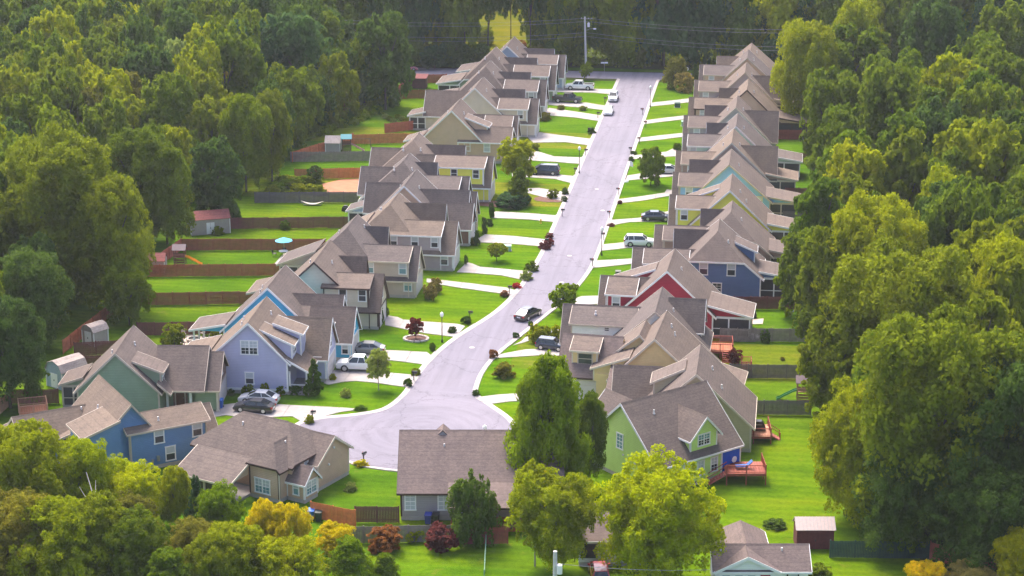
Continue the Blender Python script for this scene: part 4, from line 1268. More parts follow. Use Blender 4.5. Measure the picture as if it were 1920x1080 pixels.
def vehicle(kind, name, label, cat, col, pos, head, group=None, plate=True):
    S = SPEC[kind]
    t = empty(name, (pos[0], pos[1], pos[2] if len(pos) > 2 else 0.03), R(head), label, cat, group)
    P = PAINT[col]
    w, zs = S['w'], S['zs']
    b = MB()
    rings, xs = [], S['deck']
    for i, (x, z) in enumerate(xs):
        e = min(abs(x - xs[0][0]), abs(xs[-1][0] - x))
        k = 1.0 - 0.16 * max(0, 1 - e / .55) ** 1.6
        zb = zs + (.14 if i in (0, len(xs) - 1) else 0)
        W_ = w * k
        rings.append([(x, -W_ * .93, zb), (x, -W_, zb + (z - zb) * .35), (x, -W_ * .985, zb + (z - zb) * .72), (x, -W_ * .90, z - .015), (x, -W_ * .5, z + .02), (x, W_ * .5, z + .02), (x, W_ * .90, z - .015), (x, W_ * .985, zb + (z - zb) * .72), (x, W_, zb + (z - zb) * .35), (x, W_ * .93, zb)])
    n = len(rings[0])
    vs = [p for r_ in rings for p in r_]
    fs = []
    for i in range(len(rings) - 1):
        for k in range(n):
            fs.append([i * n + k, i * n + (k + 1) % n, (i + 1) * n + (k + 1) % n, (i + 1) * n + k])
    fs += [list(range(n)), list(range((len(rings) - 1) * n, len(rings) * n))]
    if 'bed' in S:
        a, c = S['bed']
    b.add(vs, fs)
    body = b.build('body', P, t, True)
    m = body.modifiers.new("edge", 'EDGE_SPLIT')
    m.split_angle = R(38)
    # glasshouse
    (gf, gr), (rf, rr), zr = S['gb'], S['rf'], S['zr']
    zd = [z for x, z in xs if -1.2 <= x <= 1.3][0] - .04
    g = MB()
    wb_, wt = w * .87, w * .66
    lo = [(gf, -wb_, zd), (gr, -wb_, zd), (gr, wb_, zd), (gf, wb_, zd)]
    hi = [(rf, -wt, zr - .06), (rr, -wt, zr - .06), (rr, wt, zr - .06), (rf, wt, zr - .06)]
    g.add(lo + hi, [[0, 1, 2, 3], [4, 5, 6, 7], [0, 1, 5, 4], [1, 2, 6, 5], [2, 3, 7, 6], [3, 0, 4, 7]])
    g.build('windows', M['car_glass'], t)
    rb = MB()
    lay = [(-.02, 1.0, zr - .085), (.04, 1.0, zr - .04), (.0, .93, zr), ]
    ring = []
    for ex, ws, z in lay:
        ring.append([(rf + ex, -wt * ws * 1.03, z), ((rf + rr) / 2, -wt * ws * 1.05, z + .01), (rr - ex, -wt * ws * 1.03, z), (rr - ex, wt * ws * 1.03, z), ((rf + rr) / 2, wt * ws * 1.05, z + .01), (rf + ex, wt * ws * 1.03, z)])
    vs = [p for r_ in ring for p in r_]
    fs = [[i * 6 + k, i * 6 + (k + 1) % 6, (i + 1) * 6 + (k + 1) % 6, (i + 1) * 6 + k] for i in range(2) for k in range(6)] + [list(range(6)), list(range(12, 18))]
    rb.add(vs, fs)
    rb.build('roof', P, t)
    pl = MB()
    xm = [(gf, rf), ((gf * .42 + gr * .58), (rf * .42 + rr * .58)), (gr, rr)]
    if kind in ('suv', 'minivan'): xm.insert(2, (gf * .16 + gr * .84, rf * .1 + rr * .9))
    for xb, xt in xm:
        for sg in (-1, 1):
            pl.tube([(xb, sg * (wb_ + .005), zd), (xt, sg * (wt + .012), zr - .05)], .045 if xb in (gf,) else .055, 4)
    pl.build('pillar', P, t)
    # wheels
    for i, x in enumerate(S['wx']):
        for sg in (-1, 1):
            y = sg * (w - .12)
            ar = MB()
            ar.lathe([(S['r'] + .07, 0), (S['r'] + .07, .03)], 16, (x, sg * (w - .02) - .015, S['r'] - .02), 'y')
            ar.build('wheel_arch', M['rubber'], t)
            tb = MB()
            tb.lathe([(S['r'] * .7, -.11), (S['r'], -.09), (S['r'], .09), (S['r'] * .7, .11)], 16, (0, 0, 0), 'y')
            wh = tb.build('wheel', M['rubber'], t, False)
            wh.location = (x, y + sg * .03, S['r'])
            rm = MB()
            rm.lathe([(S['r'] * .66, -.118), (S['r'] * .62, -.125), (S['r'] * .2, -.10), (S['r'] * .2, .10), (S['r'] * .62, .125), (S['r'] * .66, .118)], 14, (0, 0, 0), 'y')
            rm.build('rim', M['alloy'], wh)
    zf = S['deck'][-2][1] - .02
    xf, xr = S['deck'][-1][0], S['deck'][0][0]
    for sg in (-1, 1):
        hb = MB(); hb.box(xf - .28, xf - .02, *sorted((sg * w * .5, sg * w * .8)), zf - .12, zf + .02); hb.build('headlight', M['head_lamp'], t)
        tb = MB(); zt = S['deck'][1][1]; tb.box(xr - .02, xr + .2, *sorted((sg * w * .55, sg * w * .87)), zt - .26, zt - .06); tb.build('tail_light', M['tail_lamp'], t)
        mb_ = MB(); mb_.box(gf - .38, gf - .2, *sorted((sg * w * .93, sg * (w + .16))), zd + .03, zd + .17); mb_.build('mirror', P, t)
    gb = MB(); gb.box(xf - .12, xf + .012, -w * .42, w * .42, zs + .18, zf - .14); gb.build('grille', M['black'], t)
    if plate:
        pb = MB(); pb.box(xr - .02, xr + .03, -.26, .26, S['deck'][0][1] - .1, S['deck'][0][1] + .04); pb.build('number_plate', M['white'], t)
    if 'bed' in S:
        bb = MB(); bb.box(c, a, -w * .80, w * .80, 1.12, 1.215); bb.build('cargo_bed', M['black'], t)
        rl = MB()
        for sg in (-1, 1): rl.box(c, a, *sorted((sg * w * .8, sg * w * .93)), 1.15, 1.25)
        rl.box(c - .06, c + .04, -w * .9, w * .9, 1.15, 1.25)
        rl.build('bed_rail', P, t)
    return t


def car_at(kind, name, label, cat, col, px, py, head, group=None, z=.08):
    x, y = at(px, py)
    return vehicle(kind, name, label, cat, col, (x, y, z), head, group)


CG = "cars parked on the drives"
car_at('sedan', 'sedan', "black sedan parked on the drive beside a silver sedan, nearest to the turning circle", 'car', 'black', 477, 771, 176, CG)
car_at('sedan', 'sedan', "silver white sedan parked just behind the black sedan by the sage green house", 'car', 'silver', 486, 755, 177, CG)
car_at('sedan', 'sedan', "grey silver sedan in front of the turquoise house's garage", 'car', 'grey', 687, 662, 182, CG)
car_at('pickup', 'pickup_truck', "white crew cab pickup on the lavender house's drive behind a thin young tree", 'pickup truck', 'white', 676, 694, 182, CG)
car_at('sedan', 'sedan', "dark sedan driving up the middle of the street", 'car', 'charcoal', 990, 595, 66, None, .035)
car_at('suv', 'hatchback', "dark blue estate car by the ochre house's garage, next to a grey cabinet", 'car', 'navy', 1034, 655, -12, CG).scale = (.86, .9, .86)
car_at('suv', 'sport_utility_vehicle', "big white sport utility vehicle on the drive west of the navy house", 'car', 'white', 1199, 461, 4, CG)
car_at('sedan', 'sedan', "dark navy sedan with its bonnet towards the yellow east house", 'car', 'navy', 1231, 413, 4, CG)
car_at('sedan', 'sedan', "silver sedan half hidden behind the round leafy tree", 'car', 'silver', 1254, 325, 4, CG)
car_at('minivan', 'minivan', "dark blue minivan on the drive by the bushy tree pair", 'van', 'navy', 1022, 327, 180, CG)
car_at('pickup', 'pickup_truck', "dark pickup nosed towards the street near the junction", 'pickup truck', 'charcoal', 1064, 192, -4, CG)
car_at('pickup', 'pickup_truck', "white pickup nosed towards the pale blue house at the junction", 'pickup truck', 'white', 1087, 168, 181, CG)
car_at('sedan', 'sedan', "white sedan at the west kerb facing down the street, nearer of two", 'car', 'white', 1141, 213, -90, "white cars at the kerb", .035)
car_at('suv', 'hatchback', "white hatchback at the west kerb, the farther of two", 'car', 'white', 1150, 188, -90, "white cars at the kerb", .035)
car_at('suv', 'sport_utility_vehicle', "bright red car at the bottom edge beneath the big trees", 'car', 'red', 1124, 1086, 100, None, .02)
car_at('sedan', 'sedan', "rose red car among the trees by the far road", 'car', 'rose', 762, 133, 20, None, .04)
# ------------------------------------------------------------------ fences
def _panel(w, h, style=0, seed=0):
    """one fence section: pickets with small gaps and uneven tops, two rails behind"""
    rnd = random.Random(seed)
    b = MB()
    n = max(3, int(w / 0.15))
    s = w / n
    for i in range(n):
        t = h + rnd.uniform(-.025, .025)
        o = rnd.uniform(-.012, .012)
        b.box(i * s + .008, (i + 1) * s - .008, -.012 + o, .012 + o, .05 + rnd.uniform(0, .03), t)
    for z in (.35, h - .35):
        b.box(0.0, w, .03, .075, z, z + .09)
    return b.mesh('fence_panel')


_PAN = {}


def fence(label, a, b_, col, h=1.85, step=2.44, group=None, name='fence', rail_mat=None):
    dx, dy = b_[0] - a[0], b_[1] - a[1]
    L = math.hypot(dx, dy)
    n = max(1, round(L / step))
    w_ = L / n
    f = empty(name, (a[0], a[1], 0), math.atan2(dy, dx), label, 'fence', group)
    mat = M['f_' + col]
    for i in range(n):
        key = (round(w_, 2), h, col, i % 3)
        if key not in _PAN:
            _PAN[key] = _panel(w_, h, 0, i % 3)
            _PAN[key].materials.append(mat)
        o = share(_PAN[key], 'fence_panel', f, (i * w_, 0, random.Random(i * 7 + n).uniform(-.04, .03)))
    for i in range(n + 1):
        key = ('post', h, col)
        if key not in _PAN:
            pb = MB()
            pb.box(-.06, .06, .02, .13, -.2, h + .06)
            _PAN[key] = pb.mesh('post')
            _PAN[key].materials.append(mat)
        share(_PAN[key], 'post', f, (i * w_, 0, 0))
    return f


WF, EF = "plank fences between the west back yards", "plank fences between the east back yards"
for lab, p, q, col in [
    ("dark red plank fence behind the fire pit patio", (258, 630), (452, 627), 'dark'),
    ("red brown plank fence behind the turquoise house", (262, 573), (480, 570), 'brown'),
    ("lighter red brown fence in front of the playset with the orange slide", (270, 520), (545, 517), 'red'),
    ("brown fence behind the blue garden umbrella", (340, 470), (610, 470), 'brown'),
    ("dark purple brown fence right of the long white shed", (418, 430), (700, 427), 'dark'),
    ("weathered grey fence behind the pale hammock stand", (478, 381), (672, 380), 'slate'),
    ("orange fence beyond the bare red earth", (553, 337), (690, 334), 'orange'),
    ("grey fence in front of the swing set with teal roof", (545, 304), (735, 302), 'grey'),
    ("orange red fence behind the swing set", (660, 271), (785, 268), 'orange'),
    ("red brown fence by the vegetable bed", (722, 250), (812, 240), 'red'),
    ("brown fence near the dark back yard shelter", (740, 186), (830, 184), 'brown'),
    ("brown fence along the far road", (764, 158), (838, 155), 'red'),
]:
    fence(lab, at(*p), at(*q), col, group=WF)
for lab, p, q, col in [
    ("short brown back fence behind the dark shelter", (764, 158), (741, 186), 'red'),
    ("orange back fence running along the wood by the swing set", (662, 268), (548, 304), 'orange'),
    ("red brown back fence running down beside the playset", (340, 470), (270, 520), 'red'),
    ("orange brown back fence half hidden by trees beyond the small tan shed", (215, 588), (118, 664), 'orange'),
    ("dark back fence beside the grey barn shed", (190, 692), (135, 693), 'dark'),
    ("dark red fence behind the orange deck", (22, 758), (110, 757), 'dark'),
    ("tan new plank fence at the wood's edge, left of the orange deck", (-30, 805), (22, 758), 'tan'),
    ("dark fence between the tan and the grey barn shed", (140, 668), (262, 662), 'dark'),
    ("bright rust orange fence beside the tan hipped house", (583, 972), (666, 988), 'rust'),
    ("maroon fence between the rust fence and the grey house", (666, 981), (748, 981), 'maroon'),
    ("weathered grey fence behind the purple shrubs", (640, 1020), (850, 1016), 'grey'),
    ("brown fence under the grey house's deck, beside the vine covered tree", (872, 1022), (952, 1020), 'brown'),
    ("dark green fence in deep shade below the biggest east tree", (1556, 1046), (1742, 1048), 'green'),
    ("red brown fence at the lower corner behind yellow bushes", (1788, 1062), (1900, 1068), 'red'),
]:
    fence(lab, at(*p), at(*q), col)
for lab, p, q, col in [
    ("dark fence behind the grill patio of the red house", (1345, 580), (1500, 581), 'dark'),
    ("weathered grey fence between the grill patio and the red deck", (1350, 641), (1545, 642), 'grey'),
    ("blue grey fence behind the lawn with the green slide", (1368, 709), (1545, 712), 'slate'),
    ("blue grey fence behind the deck with the covered grill", (1388, 778), (1520, 779), 'slate'),
    ("grey fence beyond the navy house's porch", (1468, 418), (1525, 418), 'slate'),
    ("brown fence beyond the yellow east house's porch", (1472, 373), (1525, 373), 'dark'),
    ("brown fence in the mint house's yard", (1470, 305), (1520, 306), 'dark'),
    ("red brown fence in the grey brown house's yard near the junction", (1455, 262), (1502, 262), 'brown'),
]:
    fence(lab, at(*p), at(*q), col, group=EF)
fence("red brown end fence beside the dark green fence", at(1742, 1048), at(1790, 1062), 'red')
# wire fence along the lower lawn
a, b_ = at(908, 1090), at(912, 1008)
f = empty('wire_fence', (a[0], a[1], 0), math.atan2(b_[1] - a[1], b_[0] - a[0]), "pale green pipe rail fence running down the lower lawn", 'fence')
L = math.hypot(b_[0] - a[0], b_[1] - a[1])
pg = plain("pale_green_pipe", (0.22, 0.36, 0.26), 0.5, 0.1)
for z in (1.15, .6):
    t = MB(); t.tube([(0, 0, z), (L, 0, z)], .035, 5); t.build('rail', pg, f)
for i in range(6):
    t = MB(); t.tube([(L * i / 5, 0, -.1), (L * i / 5, 0, 1.25)], .05, 6); t.build('post', pg, f)

# ------------------------------------------------------------------ sheds
def shed(label, pos, rz, w, d, h, hr, wall, roof, gambrel=False, door='front', trim='trim_white'):
    """w along local x, d along local y, ridge along y; the gable end looks along -y"""
    t = empty('garden_shed', (*pos, 0), R(rz), label, 'shed')
    b = MB()
    b.extrude([(-w / 2, 0, 0), (w / 2, 0, 0), (w / 2, 0, h), *([(w * .36, 0, h + hr * .68)] if gambrel else []), (0, 0, h + hr), *([(-w * .36, 0, h + hr * .68)] if gambrel else []), (-w / 2, 0, h)], (0, d, 0))
    b.build('wall', wall, t)
    pr = [(-w / 2 - .15, h - .12), *([(-w * .36, h + hr * .68)] if gambrel else []), (0, h + hr), *([(w * .36, h + hr * .68)] if gambrel else []), (w / 2 + .15, h - .12)]
    rb = MB()
    for (x0, z0), (x1, z1) in zip(pr[:-1], pr[1:]):
        rb.extrude([(x0, -.15, z0 + .06), (x1, -.15, z1 + .06), (x1, d + .15, z1 + .06), (x0, d + .15, z0 + .06)], (0, 0, -.06))
    rb.build('roof', roof, t)
    tb = MB()
    for x in (-w / 2, w / 2):
        for y in (0, d):
            tb.box(x - .06, x + .06, y - .06, y + .06, 0, h - .1)
    tb.build('trim', M[trim], t)
    db = MB()
    if door == 'front':
        for x in (-.62, .02): db.box(x, x + .6, -.04, .02, .1, 1.9)
    else:
        for y in (d * .5 - .62, d * .5 + .02): db.box(w / 2 - .02, w / 2 + .04, y, y + .6, .1, 1.9)
    o = db.build('door', M[trim], t)
    hb = MB()
    if door == 'front': hb.box(-.05, .05, -.08, -.04, .95, 1.15)
    else: hb.box(w / 2 + .04, w / 2 + .08, d * .5 - .05, d * .5 + .05, .95, 1.15)
    hb.build('handle', M['black'], o)
    return t


RED_ROOF = shingle("red_shingle", (0.21, 0.075, 0.07))
PALE_ROOF = shingle("pale_shingle", (0.34, 0.29, 0.27))
GREYW, TANW, WHITEW, REDW = M['w_greyblue'], plain("tan_shed_wall", (0.36, 0.32, 0.29), .8, .08), M['trim_white'], plain("barn_red_boards", (0.11, 0.022, 0.025), .85, .25, 3)
shed("long shed with red roof and white front doors by the wood", at(356, 437), -66, 3.4, 6.0, 2.5, .9, TANW, RED_ROOF, door='side')
shed("small red roofed shed in the corner behind the plank fence", at(277, 507), -80, 2.4, 2.6, 1.8, .8, TANW, RED_ROOF)
shed("blue grey barn shed with gambrel roof", at(103, 728), -32, 3.0, 3.8, 2.3, 1.2, GREYW, PALE_ROOF, True)
shed("small tan barn shed with pale roof among the trees", at(166, 648), -30, 2.2, 2.4, 2.0, .8, TANW, PALE_ROOF, True)
shed("dark red shed with pale metal roof at the foot of the big lawn", at(1496, 1040), 7, 2.6, 3.6, 2.4, 1.0, REDW, PALE_ROOF, door='side') if False else None
X, Y = at(1528, 1030)
t = empty('garden_shed', (X, Y, 0), R(8), "dark red shed with pale metal roof at the foot of the big lawn", 'shed')
b = MB(); b.extrude([(-1.85, 0, 0), (-1.85, 2.4, 0), (-1.85, 2.4, 1.9), (-1.85, 1.2, 2.9), (-1.85, 0, 2.2)], (3.7, 0, 0)); b.build('wall', REDW, t)
b = MB(); b.extrude([(-2, -.2, 2.14), (2, -.2, 2.14), (2, 1.2, 3.02), (-2, 1.2, 3.02)], (0, 0, -.05)); b.extrude([(-2, 1.2, 3.02), (2, 1.2, 3.02), (2, 2.6, 1.95), (-2, 2.6, 1.95)], (0, 0, -.05))
b.build('roof', plain("pale_metal_roof", (0.46, 0.36, 0.34), .5, .1, 4), t)
for i in range(12):
    b = MB(); b.extrude([(-1.96 + i * .355, -.2, 2.15), (-1.92 + i * .355, -.2, 2.15), (-1.92 + i * .355, 1.2, 3.03), (-1.96 + i * .355, 1.2, 3.03)], (0, 0, .03)); b.build('roof_rib', M['metal_grey'], t)
b = MB()
for x in (-.65, .02): b.box(x, x + .62, -.04, .02, .1, 1.85)
o = b.build('door', REDW, t)
b = MB(); b.box(-.04, .04, -.07, -.04, .9, 1.1); b.build('handle', M['black'], o)
# dark shelter in the far yard and the pale shed by the swing set
X, Y = at(782, 164)
t = empty('garden_shelter', (X, Y, 0), 0, "dark brown back yard shelter near the far road", 'shelter')
b = MB(); b.box(-2, 2, -1.2, 1.2, 0, 2.1); b.build('wall', M['f_maroon'], t)
b = MB(); b.extrude([(-2.2, -1.5, 2.2), (2.2, -1.5, 2.2), (2.2, 1.5, 2.6), (-2.2, 1.5, 2.6)], (0, 0, -.1)); b.build('roof', M['f_dark'], t)
shed("pale grey shed beside the swing set, behind the grey fence", at(612, 283), -84, 2.6, 2.6, 1.8, 1.0, M['w_grey'], shingle("grey_shingle", (0.3, 0.27, 0.27)))

# ------------------------------------------------------------------ decks
def deck(label, pos, rz, w, d, h, mat, rail_mat=None, rails='fbr', stairs=None):
    """w along x, d along y; rails on f(ront -y) b(ack) l r; stairs: (side, along, width)"""
    t = empty('deck', (*pos, 0), R(rz), label, 'deck')
    rm = M[rail_mat or mat]
    n = int(w / .28)
    for i in range(n):
        b = MB(); b.box(i * w / n + .01, (i + 1) * w / n - .01, 0, d, h - .05, h); b.build('deck_board', M[mat], t)
    b = MB(); b.box(0, w, -.03, .03, h - .3, h - .05); b.box(0, w, d - .03, d + .03, h - .3, h - .05); b.box(-.03, .03, .03, d - .03, h - .3, h - .05); b.box(w - .03, w + .03, .03, d - .03, h - .3, h - .05)
    b.build('fascia_board', rm, t)
    segs = {'f': ((0, 0), (w, 0)), 'b': ((0, d), (w, d)), 'l': ((0, 0), (0, d)), 'r': ((w, 0), (w, d))}
    for k in rails:
        (x0, y0), (x1, y1) = segs[k]
        L = math.hypot(x1 - x0, y1 - y0)
        b = MB()
        for z in (h + .12, h + .92):
            b.tube([(x0, y0, z), (x1, y1, z)], .045, 4)
        m_ = int(L / .14)
        for i in range(1, m_):
            x, y = x0 + (x1 - x0) * i / m_, y0 + (y1 - y0) * i / m_
            b.box(x - .018, x + .018, y - .018, y + .018, h + .12, h + .9)
        b.build('railing', rm, t)
    pts = {(0, 0), (w, 0), (0, d), (w, d), (w / 2, 0), (w, d / 2)}
    for x, y in pts:
        b = MB(); b.box(x - .06, x + .06, y - .06, y + .06, -.1, h + 1.0); b.build('post', rm, t)
    if stairs:
        sx, sy, dx, dy, sw = stairs
        ns = max(2, round(h / .19))
        for i in range(ns):
            x, y = sx + dx * .28 * (i + 1), sy + dy * .28 * (i + 1)
            z = h - (i + 1) * h / (ns + .5)
            b = MB()
            if dx: b.box(x - .14, x + .14, y, y + sw, z - .05, z)
            else: b.box(x, x + sw, y - .14, y + .14, z - .05, z)
            b.build('stair_tread', rm, t)
        e = (sx + dx * .28 * (ns + .6), sy + dy * .28 * (ns + .6))
        for o in (0, sw):
            ox, oy = (0, o) if dx else (o, 0)
            b = MB()
            b.tube([(sx + ox, sy + oy, h - .1), (e[0] + ox, e[1] + oy, -.05)], .07, 4)
            b.tube([(sx + ox, sy + oy, h + .92), (e[0] + ox, e[1] + oy, .85)], .045, 4)
            b.box(e[0] + ox - .05, e[0] + ox + .05, e[1] + oy - .05, e[1] + oy + .05, 0, .95)
            b.build('stair_rail', rm, t)
    return t


deck("red stained deck with stairs and blue lounger behind the royal blue wall", at(1362, 910), 9, 4.2, 3.4, 1.35, 'deck_red', rails='fr', stairs=(.1, .1, -1, 0, 1.0))
deck("tan boarded deck with a black covered grill on the olive house", at(1380, 832), 6, 3.9, 3.8, .95, 'deck_tan', 'deck_red', rails='fr', stairs=(3.5, 1.2, 1, 0, 1.0))
deck("orange red deck with planters behind the white house", at(1326, 672), 3, 3.2, 3.4, 1.0, 'deck_orange', 'deck_red', rails='fbr', stairs=(1.9, 0, 0, -1, 1.0))
deck("orange timber deck with pale rails behind the bright blue house", at(38, 790), 24, 3.2, 2.8, .9, 'deck_orange', 'deck_tan', rails='fblr')
deck("small red deck corner beyond the olive house's roof", at(1390, 706), 3, 1.2, 2.0, 1.0, 'deck_orange', 'deck_red', rails='fbr')


def grill(label, pos, z=0.0, rz=0, s=1.0):
    t = empty('covered_grill', (*pos, z), R(rz), label, 'grill')
    b = MB()
    prof = [(-.75, .32, .05), (-.72, .36, .55), (-.55, .36, .95), (-.3, .30, 1.18), (.3, .30, 1.18), (.55, .36, .95), (.72, .36, .55), (.75, .32, .05)]
    A = [(x * s, -y * s, zz * s) for x, y, zz in prof]
    b.extrude(A, (0, .72 * s, 0))
    b.build('cover', M['black'], t)
    h = MB(); h.box(-.35 * s, .35 * s, -.40 * s, -.355 * s, .78 * s, .84 * s); h.build('handle', M['metal_grey'], t)


X, Y = at(1421, 812); grill("black covered grill on the tan deck of the olive house", (X + .1, Y - 1.6), .95, 6)
X, Y = at(1408, 596); grill("black covered grill on the red house's patio", (X, Y), .08, 4)
X, Y = at(648, 396); grill("small black grill beside the dark porch of the brown house", (X, Y), .0, 0, .8)
# blue lounger on the red deck
X, Y = at(1398, 888)
t = empty('lounge_chair', (X - .3, Y - 1.9, 1.35), R(15), "blue cushioned lounger on the red deck", 'lounge chair')
b = MB(); b.box(-.8, .5, -.3, .3, .28, .38); b.build('seat', plain("blue_cushion", (.05, .14, .45), .8, .06), t)
b = MB(); b.extrude([(.5, -.3, .3), (1.0, -.3, .8), (1.0, -.3, .9), (.42, -.3, .38)], (0, .6, 0)); b.build('backrest', plain("blue_cushion_back", (.05, .14, .45), .8, .06), t)
for x in (-.7, .45):
    for y in (-.27, .27):
        b = MB(); b.box(x - .03, x + .03, y - .03, y + .03, 0, .28); b.build('leg', M['metal_grey'], t)

# ------------------------------------------------------------------ yard furniture and play things
X, Y = at(533, 478)
t = empty('garden_umbrella', (X, Y, 0), 0, "sky blue garden umbrella over a patio table", 'umbrella')
b = MB(); b.tube([(0, 0, 0), (0, 0, 2.6)], .03, 6); b.build('pole', M['metal_grey'], t)
cv = plain("sky_blue_canvas", (0.10, 0.42, 0.62), .8, .05)
for i in range(8):
    a0, a1 = 2 * math.pi * i / 8, 2 * math.pi * (i + 1) / 8
    b = MB(); b.extrude([(0, 0, 2.72), (1.35 * math.cos(a0), 1.35 * math.sin(a0), 2.2), (1.35 * math.cos(a1), 1.35 * math.sin(a1), 2.2)], (0, 0, .02)); b.build('canopy_panel', cv, t)
t = empty('patio_table', (X + .05, Y - .6, .08), 0, "round patio table under the blue umbrella", 'table')
b = MB(); b.lathe([(.7, .70), (.72, .73), (.7, .74)], 16); b.build('tabletop', M['glass_blind'], t)
for i in range(4):
    b = MB(); b.tube([(.25 * math.cos(i * 1.57), .25 * math.sin(i * 1.57), .7), (.5 * math.cos(i * 1.57), .5 * math.sin(i * 1.57), 0)], .025, 5); b.build('leg', M['black'], t)


def chair(label, pos, rz, mat, z=.08, group=None):
    t = empty('patio_chair', (*pos, z), R(rz), label, 'chair', group)
    b = MB(); b.box(-.27, .27, -.27, .27, .40, .46); b.build('seat', mat, t)
    b = MB(); b.extrude([(-.27, .24, .45), (.27, .24, .45), (.27, .36, 1.0), (-.27, .36, 1.0)], (0, .04, 0)); b.build('backrest', mat, t)
    for x in (-.24, .24):
        for y in (-.24, .26):
            b = MB(); b.tube([(x, y, .42), (x, y, 0)], .022, 5); b.build('leg', M['black'], t)
    return t


dkc = plain("dark_chair_frame", (.03, .025, .035), .6, .1)
for i, (dx, dy, rz, lab) in enumerate([(-1.2, -.5, 90, "dark patio chair on the wood side of the umbrella table"), (1.25, -.5, -90, "dark patio chair on the house side of the umbrella table"), (0, .5, 0, "dark patio chair beyond the umbrella table")]):
    chair(lab, (X + dx, Y - .6 + dy), rz, dkc, group="chairs round the umbrella table")
# fire pit
X, Y = at(364, 640)
t = empty('fire_pit', (X, Y, .08), 0, "round stone fire pit with dark centre on the round patio", 'fire pit')
for i in range(14):
    a = 2 * math.pi * i / 14
    b = MB(); b.extrude([(math.cos(a + s_) * r_, math.sin(a + s_) * r_, 0) for s_, r_ in ((.02, .75), (.42, .75), (.42, 1.0), (.02, 1.0))], (0, 0, .38)); b.build('stone', M['stone'], t)
b = MB(); b.lathe([(.74, 0), (.74, .2)], 14); b.build('ash', M['black'], t)
for i in range(5):
    x, y = at(*[(338, 640), (346, 649), (388, 641), (380, 631), (345, 633)][i])
    chair("pale garden chair facing the fire pit, " + ("nearest the sage green house", "beside the patio's near edge", "nearest the lavender house", "beyond the pit towards the porch", "by the leafy bush")[i], (x, y), [90, 150, -90, -20, 30][i], M['concrete_tan'], group="chairs round the fire pit")


def playset(label, pos, rz, roofc, slidec, wood, dirn=1, swing=False):
    t = empty('playset', (*pos, 0), R(rz), label, 'playset')
    for x in (-.75, .75):
        for y in (-.75, .75):
            b = MB(); b.box(x - .06, x + .06, y - .06, y + .06, 0, 2.6); b.build('post', wood, t)
    b = MB(); b.box(-.8, .8, -.8, .8, 1.3, 1.38); b.build('platform', wood, t)
    for z0 in (.15, .5, .85, 1.5, 1.8):
        b = MB(); b.box(-.78, .78, -.81, -.78, z0, z0 + .25); b.build('side_board', wood, t)
    rb = MB()
    rb.extrude([(-1, -1, 2.5), (1, -1, 2.5), (1, 0, 3.2), (-1, 0, 3.2)], (0, 0, -.05)); rb.extrude([(-1, 0, 3.2), (1, 0, 3.2), (1, 1, 2.5), (-1, 1, 2.5)], (0, 0, -.05))
    rb.build('roof', roofc, t)
    path = [(.8, 1.35), (1.3, 1.15), (1.8, .85), (2.3, .60), (2.8, .25), (3.2, .12)]
    s = MB()
    for (x0, z0), (x1, z1) in zip(path[:-1], path[1:]):
        s.extrude([(dirn * x0, -.28, z0), (dirn * x1, -.28, z1), (dirn * x1, .28, z1), (dirn * x0, .28, z0)], (0, 0, -.05))
        for y in (-.30, .28): s.extrude([(dirn * x0, y, z0 - .05), (dirn * x1, y, z1 - .05), (dirn * x1, y, z1 + .16), (dirn * x0, y, z0 + .16)], (0, .03, 0))
    s.build('slide', slidec, t)
    if swing:
        b = MB(); b.tube([(.8, 0, 2.3), (4.2, 0, 2.3)], .05, 6)
        for y in (-1, 1): b.tube([(4.2, 0, 2.35), (4.5, y, 0)], .05, 6)
        b.build('swing_frame', wood, t)
        for x in (1.9, 3.0):
            b = MB(); b.box(x - .25, x + .25, -.1, .1, .55, .6); b.tube([(x - .22, 0, .6), (x - .22, 0, 2.3)], .012, 4); b.tube([(x + .22, 0, .6), (x + .22, 0, 2.3)], .012, 4); b.build('swing', M['black'], t)
    return t


WOODP = plain("play_wood", (.16, .055, .045), .8, .2, 3)
playset("wooden playset with grey roof and orange yellow slide", at(338, 497), 8, plain("grey_play_roof", (.17, .13, .14), .8, .1), plain("orange_slide", (.85, .33, .02), .35, .03), WOODP)
playset("swing set with teal roof and red and white slide", at(650, 284), 10, plain("teal_canvas", (.06, .24, .28), .7, .08), plain("white_red_slide", (.55, .30, .32), .4, .2, 1.2), plain("dark_play_wood", (.10, .05, .04), .8, .2), 1, True)
playset("wooden playset with green slide at the east wood's edge", at(1506, 751), 2, plain("brown_play_roof", (.14, .10, .11), .8, .1), plain("green_slide", (.03, .20, .06), .4, .05), plain("tan_play_wood", (.30, .16, .09), .8, .2), -1)
X, Y = at(1490, 590)
t = empty('garden_slide', (X, Y, 0), R(10), "green slide poking out of the trees by the dark fence", 'slide')
b = MB()
for (x0, z0), (x1, z1) in (((1.2, 1.5), (.5, 1.0)), ((.5, 1.0), (-.3, .35)), ((-.3, .35), (-.8, .12))):
    b.extrude([(x0, -.25, z0), (x1, -.25, z1), (x1, .25, z1), (x0, .25, z0)], (0, 0, .06))
b.build('chute', M['bin_dark'], t)
b = MB(); b.tube([(1.2, -.22, 0), (1.2, -.22, 1.5)], .04, 5); b.tube([(1.2, .22, 0), (1.2, .22, 1.5)], .04, 5); b.build('ladder', M['metal_grey'], t)
